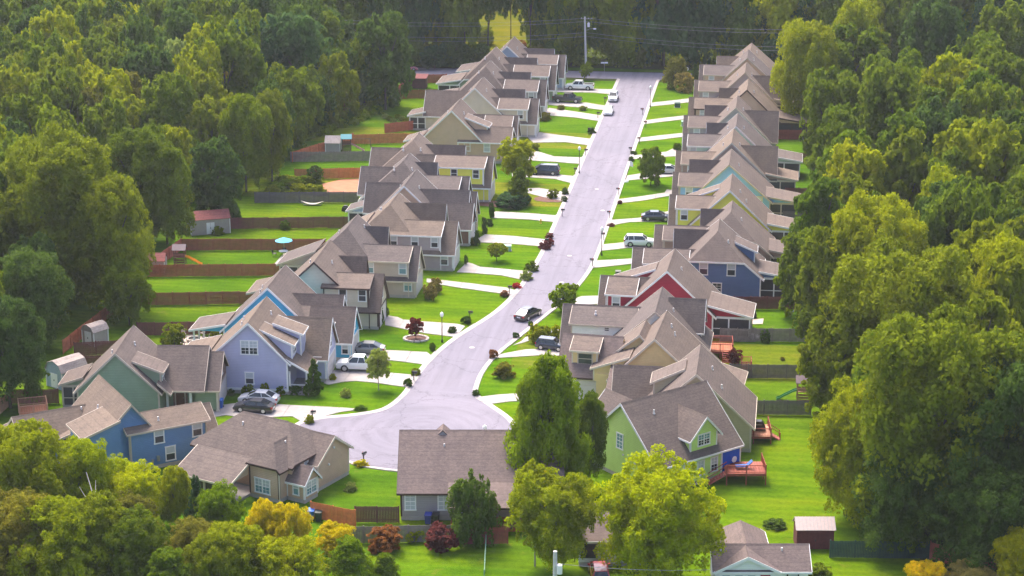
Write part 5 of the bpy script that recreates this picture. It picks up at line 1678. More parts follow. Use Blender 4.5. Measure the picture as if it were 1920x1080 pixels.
# white hammock stand
X, Y = at(586, 385)
t = empty('hammock', (X, Y, 0), R(5), "pale grey hammock on its stand before the grey fence", 'hammock')
b = MB(); b.tube([(-1.9, 0, .75), (-1.4, 0, .1), (1.4, 0, .1), (1.9, 0, .75)], .05, 6); b.build('stand', M['metal_grey'], t)
b = MB()
q = [(-1.8 + 3.6 * i / 10, .72 - .45 * math.sin(math.pi * i / 10), .08 + .38 * math.sin(math.pi * i / 10)) for i in range(11)]
b.strip([(x, -w_, z) for x, z, w_ in q], [(x, w_, z) for x, z, w_ in q]); b.build('sling', M['stone'], t)
X, Y = at(655, 397)
t = empty('garden_bench', (X + .9, Y, 0), 0, "low white bench beside the small black grill", 'bench')
b = MB(); b.box(-.9, .9, -.3, .3, .38, .46); b.build('seat', M['white'], t)
for x in (-.75, .75):
    b = MB(); b.box(x - .05, x + .05, -.25, .25, 0, .38); b.build('leg', M['white'], t)


def bin_(label, px, py, mat, z=.0, rz=0, off=(0, 0)):
    X, Y = at(px, py)
    t = empty('wheeled_bin', (X + off[0], Y + off[1], z), R(rz), label, 'bin')
    b = MB()
    lo = [(-.26, -.30, .08), (.26, -.30, .08), (.26, .30, .08), (-.26, .30, .08)]
    hi = [(-.33, -.38, 1.02), (.33, -.38, 1.02), (.33, .40, 1.02), (-.33, .40, 1.02)]
    b.add(lo + hi, [[0, 1, 2, 3], [4, 5, 6, 7], [0, 1, 5, 4], [1, 2, 6, 5], [2, 3, 7, 6], [3, 0, 4, 7]])
    b.build('body', mat, t)
    b = MB(); b.extrude([(-.36, -.42, 1.03), (.36, -.42, 1.03), (.36, .42, 1.12), (-.36, .42, 1.12)], (0, 0, .05)); b.build('lid', mat, t)
    for s_ in (-1, 1):
        b = MB(); b.lathe([(.13, -.03), (.13, .03)], 10, (s_ * .33, .30, .13), 'x'); b.build('wheel', M['rubber'], t)
    b = MB(); b.box(-.25, .25, .44, .48, .95, 1.0); b.build('handle', mat, t)


bin_("bright blue recycling bin on the drive by the sage green house", 413, 765, M['bin_blue'])
bin_("navy blue bin against the grey house's wall", 803, 982, M['bin_navy'])
bin_("dark brown bin beside the navy bin", 817, 982, M['black'])
bin_("blue bin behind the rust orange fence", 584, 974, M['bin_blue'])
bin_("dark green bin beside the blue bin by the rust fence", 598, 977, M['bin_dark'])
# green utility cabinets on the east lawns
def cabinet(label, px, py, c, s=1.0):
    X, Y = at(px, py)
    t = empty('utility_cabinet', (X, Y, 0), R(5), label, 'utility box')
    m_ = plain("cabinet_paint_%d" % px, c, .5, .06)
    b = MB(); b.box(-.55 * s, .55 * s, -.45 * s, .45 * s, .06, .85 * s); b.build('body', m_, t)
    b = MB(); b.extrude([(-.6 * s, -.5 * s, .86 * s), (.6 * s, -.5 * s, .86 * s), (.6 * s, .5 * s, .93 * s), (-.6 * s, .5 * s, .93 * s)], (0, 0, .05)); b.build('lid', m_, t)
    b = MB(); b.box(-.65 * s, .65 * s, -.55 * s, .55 * s, -.05, .06); b.build('plinth', M['concrete'], t)


cabinet("dark green utility cabinet on the lawn near the junction", 1270, 201, (.03, .08, .06))
cabinet("pale green utility cabinet beside the fourth east drive", 1283, 236, (.18, .30, .28))
cabinet("black and cream cooler box beside the red house's drive", 1159, 516, (.10, .10, .08), .7)
cabinet("grey cabinet behind the dark blue estate car", 1032, 634, (.36, .38, .38))
cabinet("pale teal play climber on the lawn by the young round tree", 952, 470, (.25, .42, .36), .9)
# yellow hydrant
X, Y = at(1014, 419)
t = empty('fire_hydrant', (X, Y, 0), 0, "small yellow fire hydrant on the west lawn", 'hydrant')
b = MB(); b.lathe([(.16, 0), (.16, .06), (.11, .08), (.11, .55), (.14, .57), (.12, .68), (.04, .76)], 10); b.build('barrel', plain("hydrant_yellow", (.62, .40, .03), .5, .05), t)
b = MB(); b.lathe([(.06, -.2), (.06, .2)], 8, (0, 0, .42), 'x'); b.build('nozzle', plain("hydrant_cap", (.6, .4, .04), .5, .05), t)

# ------------------------------------------------------------------ street lamps, mailboxes, poles
def lamp(label, px, py, h=4.3, group="street lamps", tilt=0):
    X, Y = at(px, py)
    t = empty('street_lamp', (X, Y, 0), 0, label, 'street lamp', group)
    t.rotation_euler = (0, R(tilt), 0)
    b = MB(); b.lathe([(.14, -.1), (.14, .3), (.09, .38), (.065, .5), (.05, h - .55)], 8); b.build('pole', M['black'], t)
    b = MB(); b.lathe([(.05, h - .55), (.16, h - .48), (.24, h - .28), (.25, h - .12), (.18, h + .05), (.06, h + .12), (.02, h + .22)], 12); b.build('globe', M['lamp_white'], t)
    b = MB(); b.lathe([(.14, h - .57), (.17, h - .52), (.08, h - .46)], 10); b.build('collar', M['black'], t)


lamp("black lamp post with white globe on the west lawn by the lone red maple", 829, 642, 4.0)
lamp("black lamp post with white globe west of the big white car", 1128, 479, 4.3)
lamp("black lamp post across the street from the round leafy tree", 1086, 325, 4.6)
lamp("black lamp post at the east kerb near the junction", 1219, 201, 4.2)
lamp("lamp globe just visible over the grey house's ridge", 909, 836, 2.4)
lamp("white topped lamp among the corner bushes at the junction", 1288, 158, 3.4)
X, Y = at(1172, 341)
t = empty('basketball_hoop', (X, Y, 0), R(-60), "portable basketball hoop leaning over the east kerb", 'basketball hoop')
b = MB(); b.extrude([(-.5, -.4, 0), (.5, -.4, 0), (.4, -.3, .22), (-.4, -.3, .22)], (0, .8, 0)); b.build('base', M['white'], t)
b = MB(); b.tube([(0, 0, .2), (0, .5, 1.8), (0, .9, 2.9)], .05, 6); b.build('pole', M['rubber'], t)
b = MB(); b.box(-.6, .6, 1.1, 1.15, 2.6, 3.4); b.build('backboard', M['glass_blind'], t)
b = MB(); b.tube([(.23 * math.cos(a), 1.45 + .23 * math.sin(a), 2.75) for a in np.linspace(0, 6.28, 13)], .02, 5); b.build('rim', plain("hoop_orange", (.6, .12, .03), .5, .05), t)


def mailbox(label, px, py, rz):
    X, Y = at(px, py)
    t = empty('mailbox', (X, Y, 0), R(rz), label, 'mailbox', "mailboxes at the kerb")
    b = MB(); b.box(-.05, .05, -.05, .05, -.1, 1.05); b.box(-.04, .04, -.35, .2, .88, .94); b.build('post', M['black'], t)
    b = MB(); b.extrude([(-.11, -.42, 1.05), (.11, -.42, 1.05), (.11, -.42, 1.2), (.06, -.42, 1.28), (-.06, -.42, 1.28), (-.11, -.42, 1.2)], (0, .62, 0)); b.build('box', M['black'], t)
    b = MB(); b.box(.11, .13, -.1, .08, 1.15, 1.3); b.build('flag', M['tail_lamp'], t)


for px, py, rz, lab in [
    (881, 600, 90, "west kerb mailbox beside the clipped box bush by the cream house's drive"), (776, 714, 90, "west kerb mailbox by the lavender house's drive"), (586, 789, 110, "mailbox where the sage green house's drive meets the circle"),
    (682, 868, 150, "mailbox with yellow flowers below the turning circle"), (955, 552, 90, "west kerb mailbox by the bright red bush"), (1024, 463, 90, "west kerb mailbox among dark red shrubs"),
    (1054, 406, 90, "west kerb mailbox by the brown house's drive"), (1078, 328, 90, "west kerb mailbox below the minivan"), (1098, 292, 90, "west kerb mailbox in front of the bushy tree pair"), (1104, 252, 90, "west kerb mailbox by the round dark shrub"),
    (1121, 222, 90, "west kerb mailbox by the second drive below the parked white cars"), (1134, 194, 90, "west kerb mailbox beside the two parked white cars"),
    (1211, 239, -90, "east kerb mailbox by the fourth drive"), (1199, 270, -90, "east kerb mailbox by the fifth drive"), (1205, 215, -90, "east kerb mailbox by the third drive"), (1183, 289, -90, "east kerb mailbox above the round shrub"),
    (1160, 366, -90, "east kerb mailbox below the round leafy tree"), (1143, 410, -90, "east kerb mailbox left of the navy sedan"), (1132, 451, -90, "east kerb mailbox by the white car's drive"), (1111, 500, -90, "east kerb mailbox by the navy house's drive"),
]:
    mailbox(lab, px, py, rz)

# utility poles and wires
def pole(label, px, py, h, trans=True, lampdir=1, tilt=0, arms=True):
    X, Y = at(px, py)
    t = empty('utility_pole', (X, Y, 0), R(0), label, 'utility pole')
    m_ = plain("weathered_pole", (.55, .52, .50), .9, .12, 2)
    b = MB(); b.lathe([(.26, -.3), (.18, h)], 9); o = b.build('pole', m_, t)
    o.rotation_euler = (0, R(tilt), 0)
    if arms:
        b = MB(); b.box(-1.2, 1.2, -.05, .05, h - .5, h - .38); b.build('crossarm', M['bark_pale'], t)
    for x in (-1.1, -.4, .4, 1.1) if arms else ():
        b = MB(); b.lathe([(.05, h - .38), (.06, h - .3), (.03, h - .2)], 7, (x, 0, 0)); b.build('insulator', M['white'], t)
    if trans:
        b = MB(); b.lathe([(.1, h - 2.2), (.26, h - 2.15), (.26, h - 1.3), (.1, h - 1.22)], 12, (.42, -.1, 0)); b.build('transformer', M['trim_white'], t)
        b = MB(); b.box(.1, .3, -.08, .08, h - 1.8, h - 1.6); b.build('bracket', M['metal_grey'], t)
    b = MB(); b.tube([(0, 0, h - 2.9), (lampdir * .7, -.1, h - 2.55), (lampdir * 1.6, -.2, h - 2.5)], .035, 6); b.build('lamp_arm', M['metal_grey'], t)
    b = MB(); b.lathe([(.04, -.35), (.15, -.2), (.17, .1), (.08, .32)], 9, (lampdir * 1.75, -.2, h - 2.52), 'x'); b.build('lamp_head', M['lamp_white'], t)
    return (X, Y)


p0 = pole("tall pale utility pole with transformer at the far junction", 1099, 136, 12.0, tilt=-2)
p1 = pole("utility pole with white transformer and lamp at the bottom edge", 1040, 1172, 7.4, arms=False)
PW = plain("wire_metal", (.26, .26, .27), .7, .05)


def wire(name, a, b_, sag, r=.024):
    m = MB()
    m.tube([(a[0] + (b_[0] - a[0]) * t, a[1] + (b_[1] - a[1]) * t, a[2] + (b_[2] - a[2]) * t - sag * 4 * t * (1 - t)) for t in np.linspace(0, 1, 17)], r, 4)
    return tag(m.build('power_line', PW), name, 'wire', "power lines along the far road")


for i, (dz, lab) in enumerate([(-.3, "top"), (-1.0, "second"), (-3.4, "third"), (-4.2, "lowest")]):
    wire("%s power line running west from the far pole along the road" % lab, (p0[0], p0[1], 12 + dz), (p0[0] - 62, p0[1] - 4, 11.5 + dz), 1.2)
    wire("%s power line running east from the far pole along the road" % lab, (p0[0], p0[1], 12 + dz), (p0[0] + 62, p0[1] - 3, 12 + dz - (.8 if i > 1 else 0)), 1.3)
wire("service wire from the bottom pole to the white bungalow", (p1[0], p1[1], 6.2), (p1[0] + 14, p1[1] + 4, 4.6), .3, .02)
# street name sign at the junction and lids in the road
X, Y = at(1133, 139)
t = empty('street_sign', (X, Y, 0), R(10), "small white street name sign at the junction", 'street sign')
b = MB(); b.tube([(0, 0, -.1), (0, 0, 2.6)], .035, 6); b.build('post', M['metal_grey'], t)
b = MB(); b.box(-.75, .75, -.02, .02, 2.3, 2.62); b.build('sign_plate', M['white'], t)
for i, (px, py, lab) in enumerate([(1068, 480, "below the big white car"), (1053, 530, "uphill of the lone dark sedan"), (1119, 355, "halfway up the straight street"), (885, 652, "where the street widens into the circle"), (1130, 395, "west of the dark navy sedan")]):
    X, Y = at(px, py)
    b = MB(); b.lathe([(.36, .031), (.36, .05), (.33, .052)], 16, (X, Y, 0))
    tag(b.build('manhole_cover', M['kerb']), "pale manhole cover in the street " + lab, 'manhole cover', "manhole covers in the street")
# ------------------------------------------------------------------ trees and shrubs
def leaf_mesh(name, P, N, size, rng, asp=1.5):
    """one small quad per leaf spray: positions P, facing N"""
    n = len(P)
    N = N / np.linalg.norm(N, axis=1, keepdims=True)
    r = rng.normal(size=(n, 3))
    T = np.cross(N, r)
    T /= np.linalg.norm(T, axis=1, keepdims=True) + 1e-9
    B = np.cross(N, T)
    s = size * rng.uniform(.6, 1.35, n)[:, None]
    a, b = T * s * .5, B * s * .5 * asp
    bend = N * s * .18
    V = np.stack([P - a - b * .6, P + a * .7 - b, P + a + b * .6 - bend, P - a * .7 + b - bend], 1).reshape(-1, 3)
    me = bpy.data.meshes.new(name)
    me.vertices.add(4 * n)
    me.vertices.foreach_set("co", V.astype(np.float32).ravel())
    me.loops.add(4 * n)
    me.loops.foreach_set("vertex_index", np.arange(4 * n, dtype=np.int32))
    me.polygons.add(n)
    me.polygons.foreach_set("loop_start", np.arange(0, 4 * n, 4, dtype=np.int32))
    me.polygons.foreach_set("loop_total", np.full(n, 4, dtype=np.int32))
    me.update()
    me.validate()
    me.materials.append(M['l_mid'])
    return me


ENV = dict(round=lambda z: math.sqrt(max(0, 1 - (z - 1) ** 2)), oval=lambda z: .92 * math.sqrt(max(0, 1 - abs(z - .85) ** 2.2 / 1.36)) if z > .85 else .92 * math.sqrt(max(0, 1 - ((z - .85) / .95) ** 2)),
           dome=lambda z: 1.0 if z < .55 else math.sqrt(max(0, 1 - ((z - .55) / 1.48) ** 2)), spread=lambda z: max(0, 1 - abs((z - 1.15) / 1.0) ** 2.4) ** .5, egg=lambda z: .86 * math.sin(math.pi * min(1, max(0, (z + .12) / 1.1) if z < .43 else .5 + (z - .43) * .5 / 1.62)) ** .9 + .05, cone=lambda z: max(.04, .98 * (1 - z / 2.06)) * min(1, .55 + z * 1.4), pine=lambda z: max(.12, 1.0 - max(0, z - .7) * .62) if z > .45 else .35,
           weep=lambda z: .9 * math.sqrt(max(0, 1 - ((z - .95) / 1.05) ** 2)))


def crown_mesh(seed, shape, nl=26, ncl=9, per=34, leaf=.07, rough=1.0):
    """crown of unit radius and height 0..2: boughs set over the crown's outline, each bough carrying clumps, each clump leaf sprays"""
    rng = np.random.default_rng(seed)
    env = ENV[shape]
    C, cr = [], []
    tilt = rng.normal(scale=.07, size=2)
    for i in range(nl):
        u = (i + rng.random()) / nl
        z = .22 + 1.62 * u ** .92
        if shape == 'pine': z = .5 + 1.4 * round(u * 6) / 6 + rng.normal(scale=.03)
        if shape == 'dome': z = .04 + 1.7 * u
        if shape == 'cone': z = .12 + 1.75 * u ** 1.35
        e = env(z)
        a = i * 2.39996 + rng.normal(scale=.5)
        k = rng.uniform(.42, .82) if rng.random() > .18 else rng.uniform(.0, .4)
        lr = (.20 + .22 * e) * rng.uniform(.65, 1.25)
        if shape in ('cone',): lr = (.12 + .22 * e) * rng.uniform(.7, 1.1)
        d = max(0, e * k)
        c = np.array([math.cos(a) * d + tilt[0] * z, math.sin(a) * d + tilt[1] * z, min(z, 2.02 - lr * .75)])
        for j in range(ncl):
            q = rng.normal(size=3)
            q += np.array([math.cos(a) * .7 * k, math.sin(a) * .7 * k, .55 if shape != 'weep' else .1])
            q /= np.linalg.norm(q)
            f = np.array([1, 1, .42 if shape == 'pine' else 1.35 if shape == 'weep' else .82])
            C.append(c + q * lr * rng.uniform(.6, 1.06) * f)
            cr.append(lr * rng.uniform(.26, .52))
    # twiggy shoots that break the outline
    for i in range(int(nl * 1.5 * rough)):
        z = rng.uniform(.5, 1.9)
        a = rng.uniform(0, 6.28)
        d = env(z) * rng.uniform(.88, 1.12)
        C.append(np.array([math.cos(a) * d, math.sin(a) * d, min(2.05, z + rng.uniform(0, .1))]))
        cr.append(rng.uniform(.05, .12))
    C, cr = np.array(C), np.array(cr)
    m = len(C)
    w_ = np.clip((cr / cr.mean()) ** 1.6, .25, 2.6)
    cnt = np.maximum(5, (per * w_)).astype(int)
    idx = np.repeat(np.arange(m), cnt)
    n = len(idx)
    out = C - np.array([0, 0, .9])
    out /= np.linalg.norm(out, axis=1, keepdims=True) + 1e-6
    q = rng.normal(size=(n, 3)) + out[idx] * .5 + np.array([0, 0, .6])
    q /= np.linalg.norm(q, axis=1, keepdims=True)
    flat = np.array([1, 1, .6 if shape == 'pine' else 1.7 if shape == 'weep' else .95])
    P = C[idx] + q * cr[idx][:, None] * (rng.uniform(.35, 1.12, n)[:, None] ** .7) * flat
    Nn = q * .8 + rng.normal(scale=.55, size=(n, 3))
    return leaf_mesh("crown", P, Nn, leaf, rng)


CR = {}
for shp, k in (('round', 6), ('oval', 6), ('spread', 4), ('cone', 2), ('pine', 4), ('weep', 3)):
    CR[shp] = [crown_mesh(100 + j * 17 + len(shp), shp, 28, 10, 38, .066) for j in range(k)]
    CR['fine_' + shp] = [crown_mesh(500 + j * 13 + len(shp), shp, 46, 12, 84, .031) for j in range(2 if shp in ('round', 'oval', 'spread') else 1)]
CR['small'] = [crown_mesh(900 + j, 'round', 18, 8, 30, .11) for j in range(4)]
CR['dome'] = [crown_mesh(930 + j, 'dome', 20, 8, 30, .11, .5) for j in range(4)]
CR['fine_egg'] = [crown_mesh(971, 'egg', 56, 13, 74, .031)]
CR['tuft'] = [crown_mesh(950 + j, 'weep', 12, 7, 30, .14) for j in range(3)]


def trunk_mesh(seed, limbs=5):
    """tapered trunk 1 m tall in unit form with limbs that rise into the crown (x, y in crown radii, z 0..1 of the tree's height)"""
    rng = random.Random(seed)
    b = MB()
    lean = rng.uniform(-.05, .05)
    b.tube([(0, 0, -.02), (lean * .3, 0, .2), (lean, .02, .5), (lean * 1.5, .0, .85)], [.055, .042, .03, .010], 7)
    for i in range(limbs):
        a = 2 * math.pi * i / limbs + rng.uniform(-.4, .4)
        z0 = rng.uniform(.26, .5)
        r = rng.uniform(.45, .8)
        b.tube([(lean * z0 * 2, 0, z0), (math.cos(a) * r * .45, math.sin(a) * r * .45, z0 + .16), (math.cos(a) * r, math.sin(a) * r, z0 + rng.uniform(.26, .4))], [.026, .018, .006], 5)
    return b.mesh('trunk')


TR = [trunk_mesh(i) for i in range(5)]
for m_ in TR: m_.materials.append(M['bark'])
_rt = random.Random(11)


def tree(label, base, h, r, shape, tint, low=.08, group=None, name='tree', cat='tree', bark='bark', extra=None, seed=None):
    rnd = random.Random(seed if seed is not None else int(base[0] * 13 + base[1] * 7))
    t = empty(name, (base[0], base[1], 0), rnd.uniform(0, 6.28), label, cat, group)
    k = rnd.choice(CR[shape])
    c = share(k, 'crown', t, (0, 0, h * low))
    c.scale = (r, r * rnd.uniform(.92, 1.08), h * (1 - low) / 2)
    c.material_slots[0].link = 'OBJECT'
    c.material_slots[0].material = M['l_' + tint]
    tk = share(rnd.choice(TR), 'trunk', t)
    tk.scale = (r * .8, r * .8, h)
    if bark != 'bark':
        tk.material_slots[0].link = 'OBJECT'
        tk.material_slots[0].material = M[bark]
    return t


BASES = []


def top_tree(label, px, py, h, r, shape, tint, low=.08, **k):
    """tree whose highest leaves meet the line of sight through a pixel"""
    b = at(px, py, h * .97)
    BASES.append((b[0], b[1], r))
    return tree(label, b, h, r, shape, tint, low, **k)


def base_tree(label, px, py, h, r, shape, tint, low=.08, **k):
    b = at(px, py)
    BASES.append((b[0], b[1], r))
    return tree(label, b, h, r, shape, tint, low, **k)


# --- trees in the middle of the picture
base_tree("tall bright green egg shaped tree between the grey and the lime green house", 1026, 935, 15.8, 4.2, 'fine_egg', 'bright', .03)
base_tree("darker narrow tree leaning on the tall bright green tree's east side", 1106, 912, 10.2, 1.9, 'fine_oval', 'mid', .1)
base_tree("huge round lime yellow tree in front of the lime green house", 1242, 1096, 12.4, 5.3, 'fine_round', 'glow', .06)
base_tree("spreading green tree with a pale trunk beside the huge lime yellow tree", 1040, 1080, 10.2, 3.8, 'fine_spread', 'lime', .12, bark='bark_pale')
base_tree("thin tree with orange yellow top by the spreading green tree", 1003, 1062, 10.4, 2.2, 'oval', 'lime', .25, bark='bark_pale')
base_tree("small orange gold leaved tree above the spreading green tree", 1014, 1000, 6.4, 1.3, 'small', 'gold', .35)
base_tree("dark vine covered column of a tree in front of the grey house's deck", 888, 1018, 6.6, 2.3, 'weep', 'deep', 0)
base_tree("bushy tree with rounded pale green crown on the west lawn", 968, 340, 7.2, 3.0, 'oval', 'lime', .03)
base_tree("darker pointed bushy tree just nearer than the pale green one", 975, 383, 6.4, 2.9, 'cone', 'mid', 0)
base_tree("dark spreading evergreen bush at the feet of the two bushy trees", 962, 386, 2.4, 2.9, 'dome', 'teal', 0)
base_tree("round leafy tree on an east lawn, hiding a silver sedan", 1220, 348, 6.4, 2.3, 'oval', 'mid', .1)
base_tree("leafy young tree by the lone dark sedan", 1057, 586, 4.0, 1.8, 'small', 'bright', .1)
base_tree("thin young tree with sparse pale leaves by the white pickup", 710, 732, 5.0, 1.5, 'oval', 'pale', .3, bark='bark_pale')
base_tree("young round tree with wide green crown in a west lawn", 931, 490, 2.7, 1.4, 'small', 'olive', .25)
base_tree("red leaved maple in a stone ring on the west lawn", 780, 636, 2.8, 1.0, 'small', 'red', .2)
base_tree("magnolia with dark leaves at the lavender house's porch corner", 589, 741, 4.6, 1.4, 'cone', 'box', 0)
base_tree("leafy bush tree behind the sage green house", 327, 648, 2.9, 1.6, 'dome', 'olive', .02)
base_tree("young tree in front of the white pickup at the far junction", 1099, 150, 3.6, 1.3, 'small', 'mid', .15)
base_tree("tall rust and olive leaved corner tree at the junction", 1263, 166, 6.2, 2.3, 'oval', 'brown', 0)
base_tree("pale bushy shrub tree beside the rust leaved corner tree", 1283, 172, 4.2, 2.0, 'dome', 'grassy', 0)
base_tree("dark conifer behind the white topped lamp at the corner", 1303, 160, 4.4, 1.3, 'cone', 'deep', 0)
base_tree("small dark yard tree beside the orange fence", 592, 342, 2.9, 1.3, 'small', 'deep', .05)
base_tree("thin trunked young tree by the weathered grey east fence", 1509, 668, 6.0, 1.6, 'oval', 'mid', .35)
# --- bottom left thicket
for lab, px, py, h, r, shp, tint in [
    ("big olive green tree at the left edge in front of the bright blue house", 50, 1012, 12.2, 4.8, 'fine_round', 'lime'),
    ("olive tree whose right side is turning bright yellow below the blue wall", 150, 990, 9.4, 3.2, 'fine_round', 'glow'),
    ("bright yellow tree touching the blue house's wall", 212, 958, 5.4, 2.3, 'fine_round', 'glow'),
    ("yellow green tree below the blue wall's lower window", 270, 985, 6.2, 2.8, 'fine_round', 'glow'),
    ("slim yellow green tree by the tan house's low roof", 333, 990, 6.4, 1.6, 'fine_oval', 'lime'),
    ("dark blue green cedar before the tan house's low roof", 372, 1010, 6.8, 1.6, 'fine_cone', 'teal'),
    ("vivid green round tree right of the dark cedar", 420, 1015, 5.8, 2.3, 'fine_round', 'bright'),
    ("vivid green small tree at the left edge of the thicket", 30, 1010, 6.0, 2.0, 'fine_round', 'bright'),
    ("rust olive tree at the lower left corner", 20, 1110, 9.5, 4.6, 'fine_round', 'brown'),
    ("brown tinged broad tree in the middle of the thicket", 120, 1120, 9.6, 4.2, 'fine_round', 'lime'),
    ("mid green tree with a pale bare stem in the thicket", 190, 1110, 9.4, 3.4, 'fine_oval', 'olive'),
    ("dull brown topped tree below the vivid green round tree", 245, 1050, 6.2, 2.8, 'fine_round', 'brown'),
    ("olive tree rising at the thicket's lower middle", 262, 1120, 8.4, 3.0, 'fine_oval', 'mid'),
    ("brownish round tree between the cedar and the gold tree", 360, 1085, 6.0, 2.7, 'fine_round', 'brown'),
    ("low dark green pine crown at the bottom edge", 320, 1150, 6.4, 3.2, 'fine_pine', 'pine'),
    ("gold yellow tree in front of the tan house's bay window", 540, 1078, 7.2, 2.3, 'fine_oval', 'gold'),
    ("gold yellow tree left of the bay window", 500, 1070, 7.0, 2.0, 'fine_oval', 'gold'),
    ("gold leaved bush tree before the rust orange fence", 628, 1046, 3.2, 1.8, 'fine_round', 'gold'),
    ("yellow olive tree below the gold tree", 450, 1115, 7.0, 3.0, 'fine_round', 'lime'),
    ("yellow green tree at the bottom between the gold trees and the pine bush", 555, 1135, 6.4, 2.8, 'fine_round', 'lime'),
    ("dark green pine bush with bright tips at the bottom edge", 655, 1105, 5.4, 2.5, 'fine_pine', 'bright'),
    ("small pine bush beside the purple shrub at the bottom", 722, 1100, 3.4, 1.5, 'fine_pine', 'pine'),
    ("mossy olive tree below the pale leaning stem", 400, 1130, 6.8, 2.6, 'fine_oval', 'olive'),
]:
    base_tree(lab, px, py, h, r, shp, tint, .02)
b = MB()
a, c = at(172, 1040), at(222, 1120)
b.tube([(a[0], a[1], 8.8), ((a[0] + c[0]) / 2, (a[1] + c[1]) / 2, 5.5), (c[0], c[1], 0)], [.03, .10, .16], 6)
for q in ((.3, .9), (.5, -.8)):
    b.tube([(a[0] + (c[0] - a[0]) * q[0], a[1] + (c[1] - a[1]) * q[0], 8.4 - 6 * q[0]), (a[0] + q[1], a[1], 9.2 - 4 * q[0])], [.05, .02], 5)
tag(b.build('bare_tree', M['bark_pale']), "pale bare leaning stem in the lower left thicket", 'tree')
# --- bottom right
for lab, px, py, h, r, shp, tint in [
    ("yellow leaved bush at the bottom edge by the red brown fence", 1742, 1118, 3.2, 1.9, 'fine_round', 'gold'),
    ("pale olive bush beside the yellow bush at the bottom", 1812, 1122, 3.2, 2.2, 'fine_round', 'grassy'),
    ("yellow leaved tree in the bottom right corner", 1905, 1120, 6.6, 2.2, 'fine_oval', 'yellow'),
    ("yellow bush in front of the white house with the red door", 1357, 1096, 2.6, 1.1, 'dome', 'gold'),
    ("yellow bush under the white house's middle window", 1390, 1100, 2.4, 1.0, 'dome', 'gold'),
    ("round green shrub beside the white house", 1538, 1085, 1.4, 1.2, 'dome', 'mid'),
]:
    base_tree(lab, px, py, h, r, shp, tint, 0)
# --- east wood: the ones that stand out
for lab, px, py, h, r, shp, tint in [
    ("giant tree at the lower right with lit yellow green top over deep shade", 1790, 618, 23, 8.2, 'fine_spread', 'olive'),
    ("yellow topped tree at the wood's edge above the shaded fence", 1618, 748, 14, 4.6, 'fine_round', 'lime'),
    ("dark tree in the shade at the lower right edge", 1905, 700, 20, 6.0, 'fine_oval', 'deep'),
    ("dark lower tree under the giant tree by the shaded fence", 1700, 840, 11, 4.6, 'fine_round', 'deep'),
    ("deep green tree right of the giant tree's trunk", 1850, 850, 12.5, 5.4, 'fine_round', 'deep'),
    ("broad lime olive tree above the giant tree", 1712, 478, 21, 8.0, 'fine_spread', 'olive'),
    ("lime crowned tree at the right edge, mid height", 1880, 462, 20, 5.5, 'fine_round', 'lime'),
    ("lime olive lobed tree above the weathered east fence", 1640, 395, 19, 6.0, 'fine_spread', 'lime'),
    ("olive tree at the wood's edge by the playset", 1575, 600, 13, 4.2, 'oval', 'olive'),
    ("deep green edge tree east of the navy house", 1508, 440, 12, 3.6, 'oval', 'mid'),
    ("olive green tree at the edge behind the grey fence", 1560, 430, 16, 4.4, 'oval', 'olive'),
    ("dark grey green bare branched tree in the east wood", 1800, 365, 19, 5.5, 'oval', 'deep'),
    ("pine with dark layered crown east of the yellow house", 1545, 330, 17, 4.6, 'pine', 'pine'),
    ("pine behind the mint house's yard", 1600, 250, 18, 5.2, 'pine', 'pine'),
    ("big dark pine in the middle of the east wood", 1700, 215, 19, 6.0, 'pine', 'pine'),
    ("rounded lime olive tree in the east wood's middle", 1850, 250, 20, 7.0, 'spread', 'olive'),
    ("pale lime tree at the head of the east wood", 1520, 52, 20, 5.4, 'fine_round', 'lime'),
    ("yellow green tree rising highest at the head of the east wood", 1620, 12, 22, 5.0, 'fine_round', 'lime'),
    ("mid green broad tree below the yellow green pair", 1600, 62, 18, 7.0, 'round', 'mid'),
    ("green tree behind the last east house", 1462, 66, 8.6, 3.4, 'oval', 'teal'),
    ("pine at the right edge of the east wood's head", 1880, 96, 19, 6.0, 'pine', 'pine'),
    ("round olive crown in the upper right corner", 1895, 18, 20, 6.0, 'round', 'mid'),
    ("dark grey green tall tree in the upper right", 1760, 0, 23, 6.5, 'oval', 'deep'),
    ("brown olive tree right of the pale lime tree", 1660, 130, 17, 5.5, 'round', 'olive'),
    ("pine with brown olive tips beyond the tan east house", 1560, 150, 17, 5.0, 'round', 'mid'),
    ("dark pine on the ridge of the east wood", 1780, 130, 18, 6.0, 'pine', 'mid'),
]:
    top_tree(lab, px, py, h, r, shp, tint, .03)
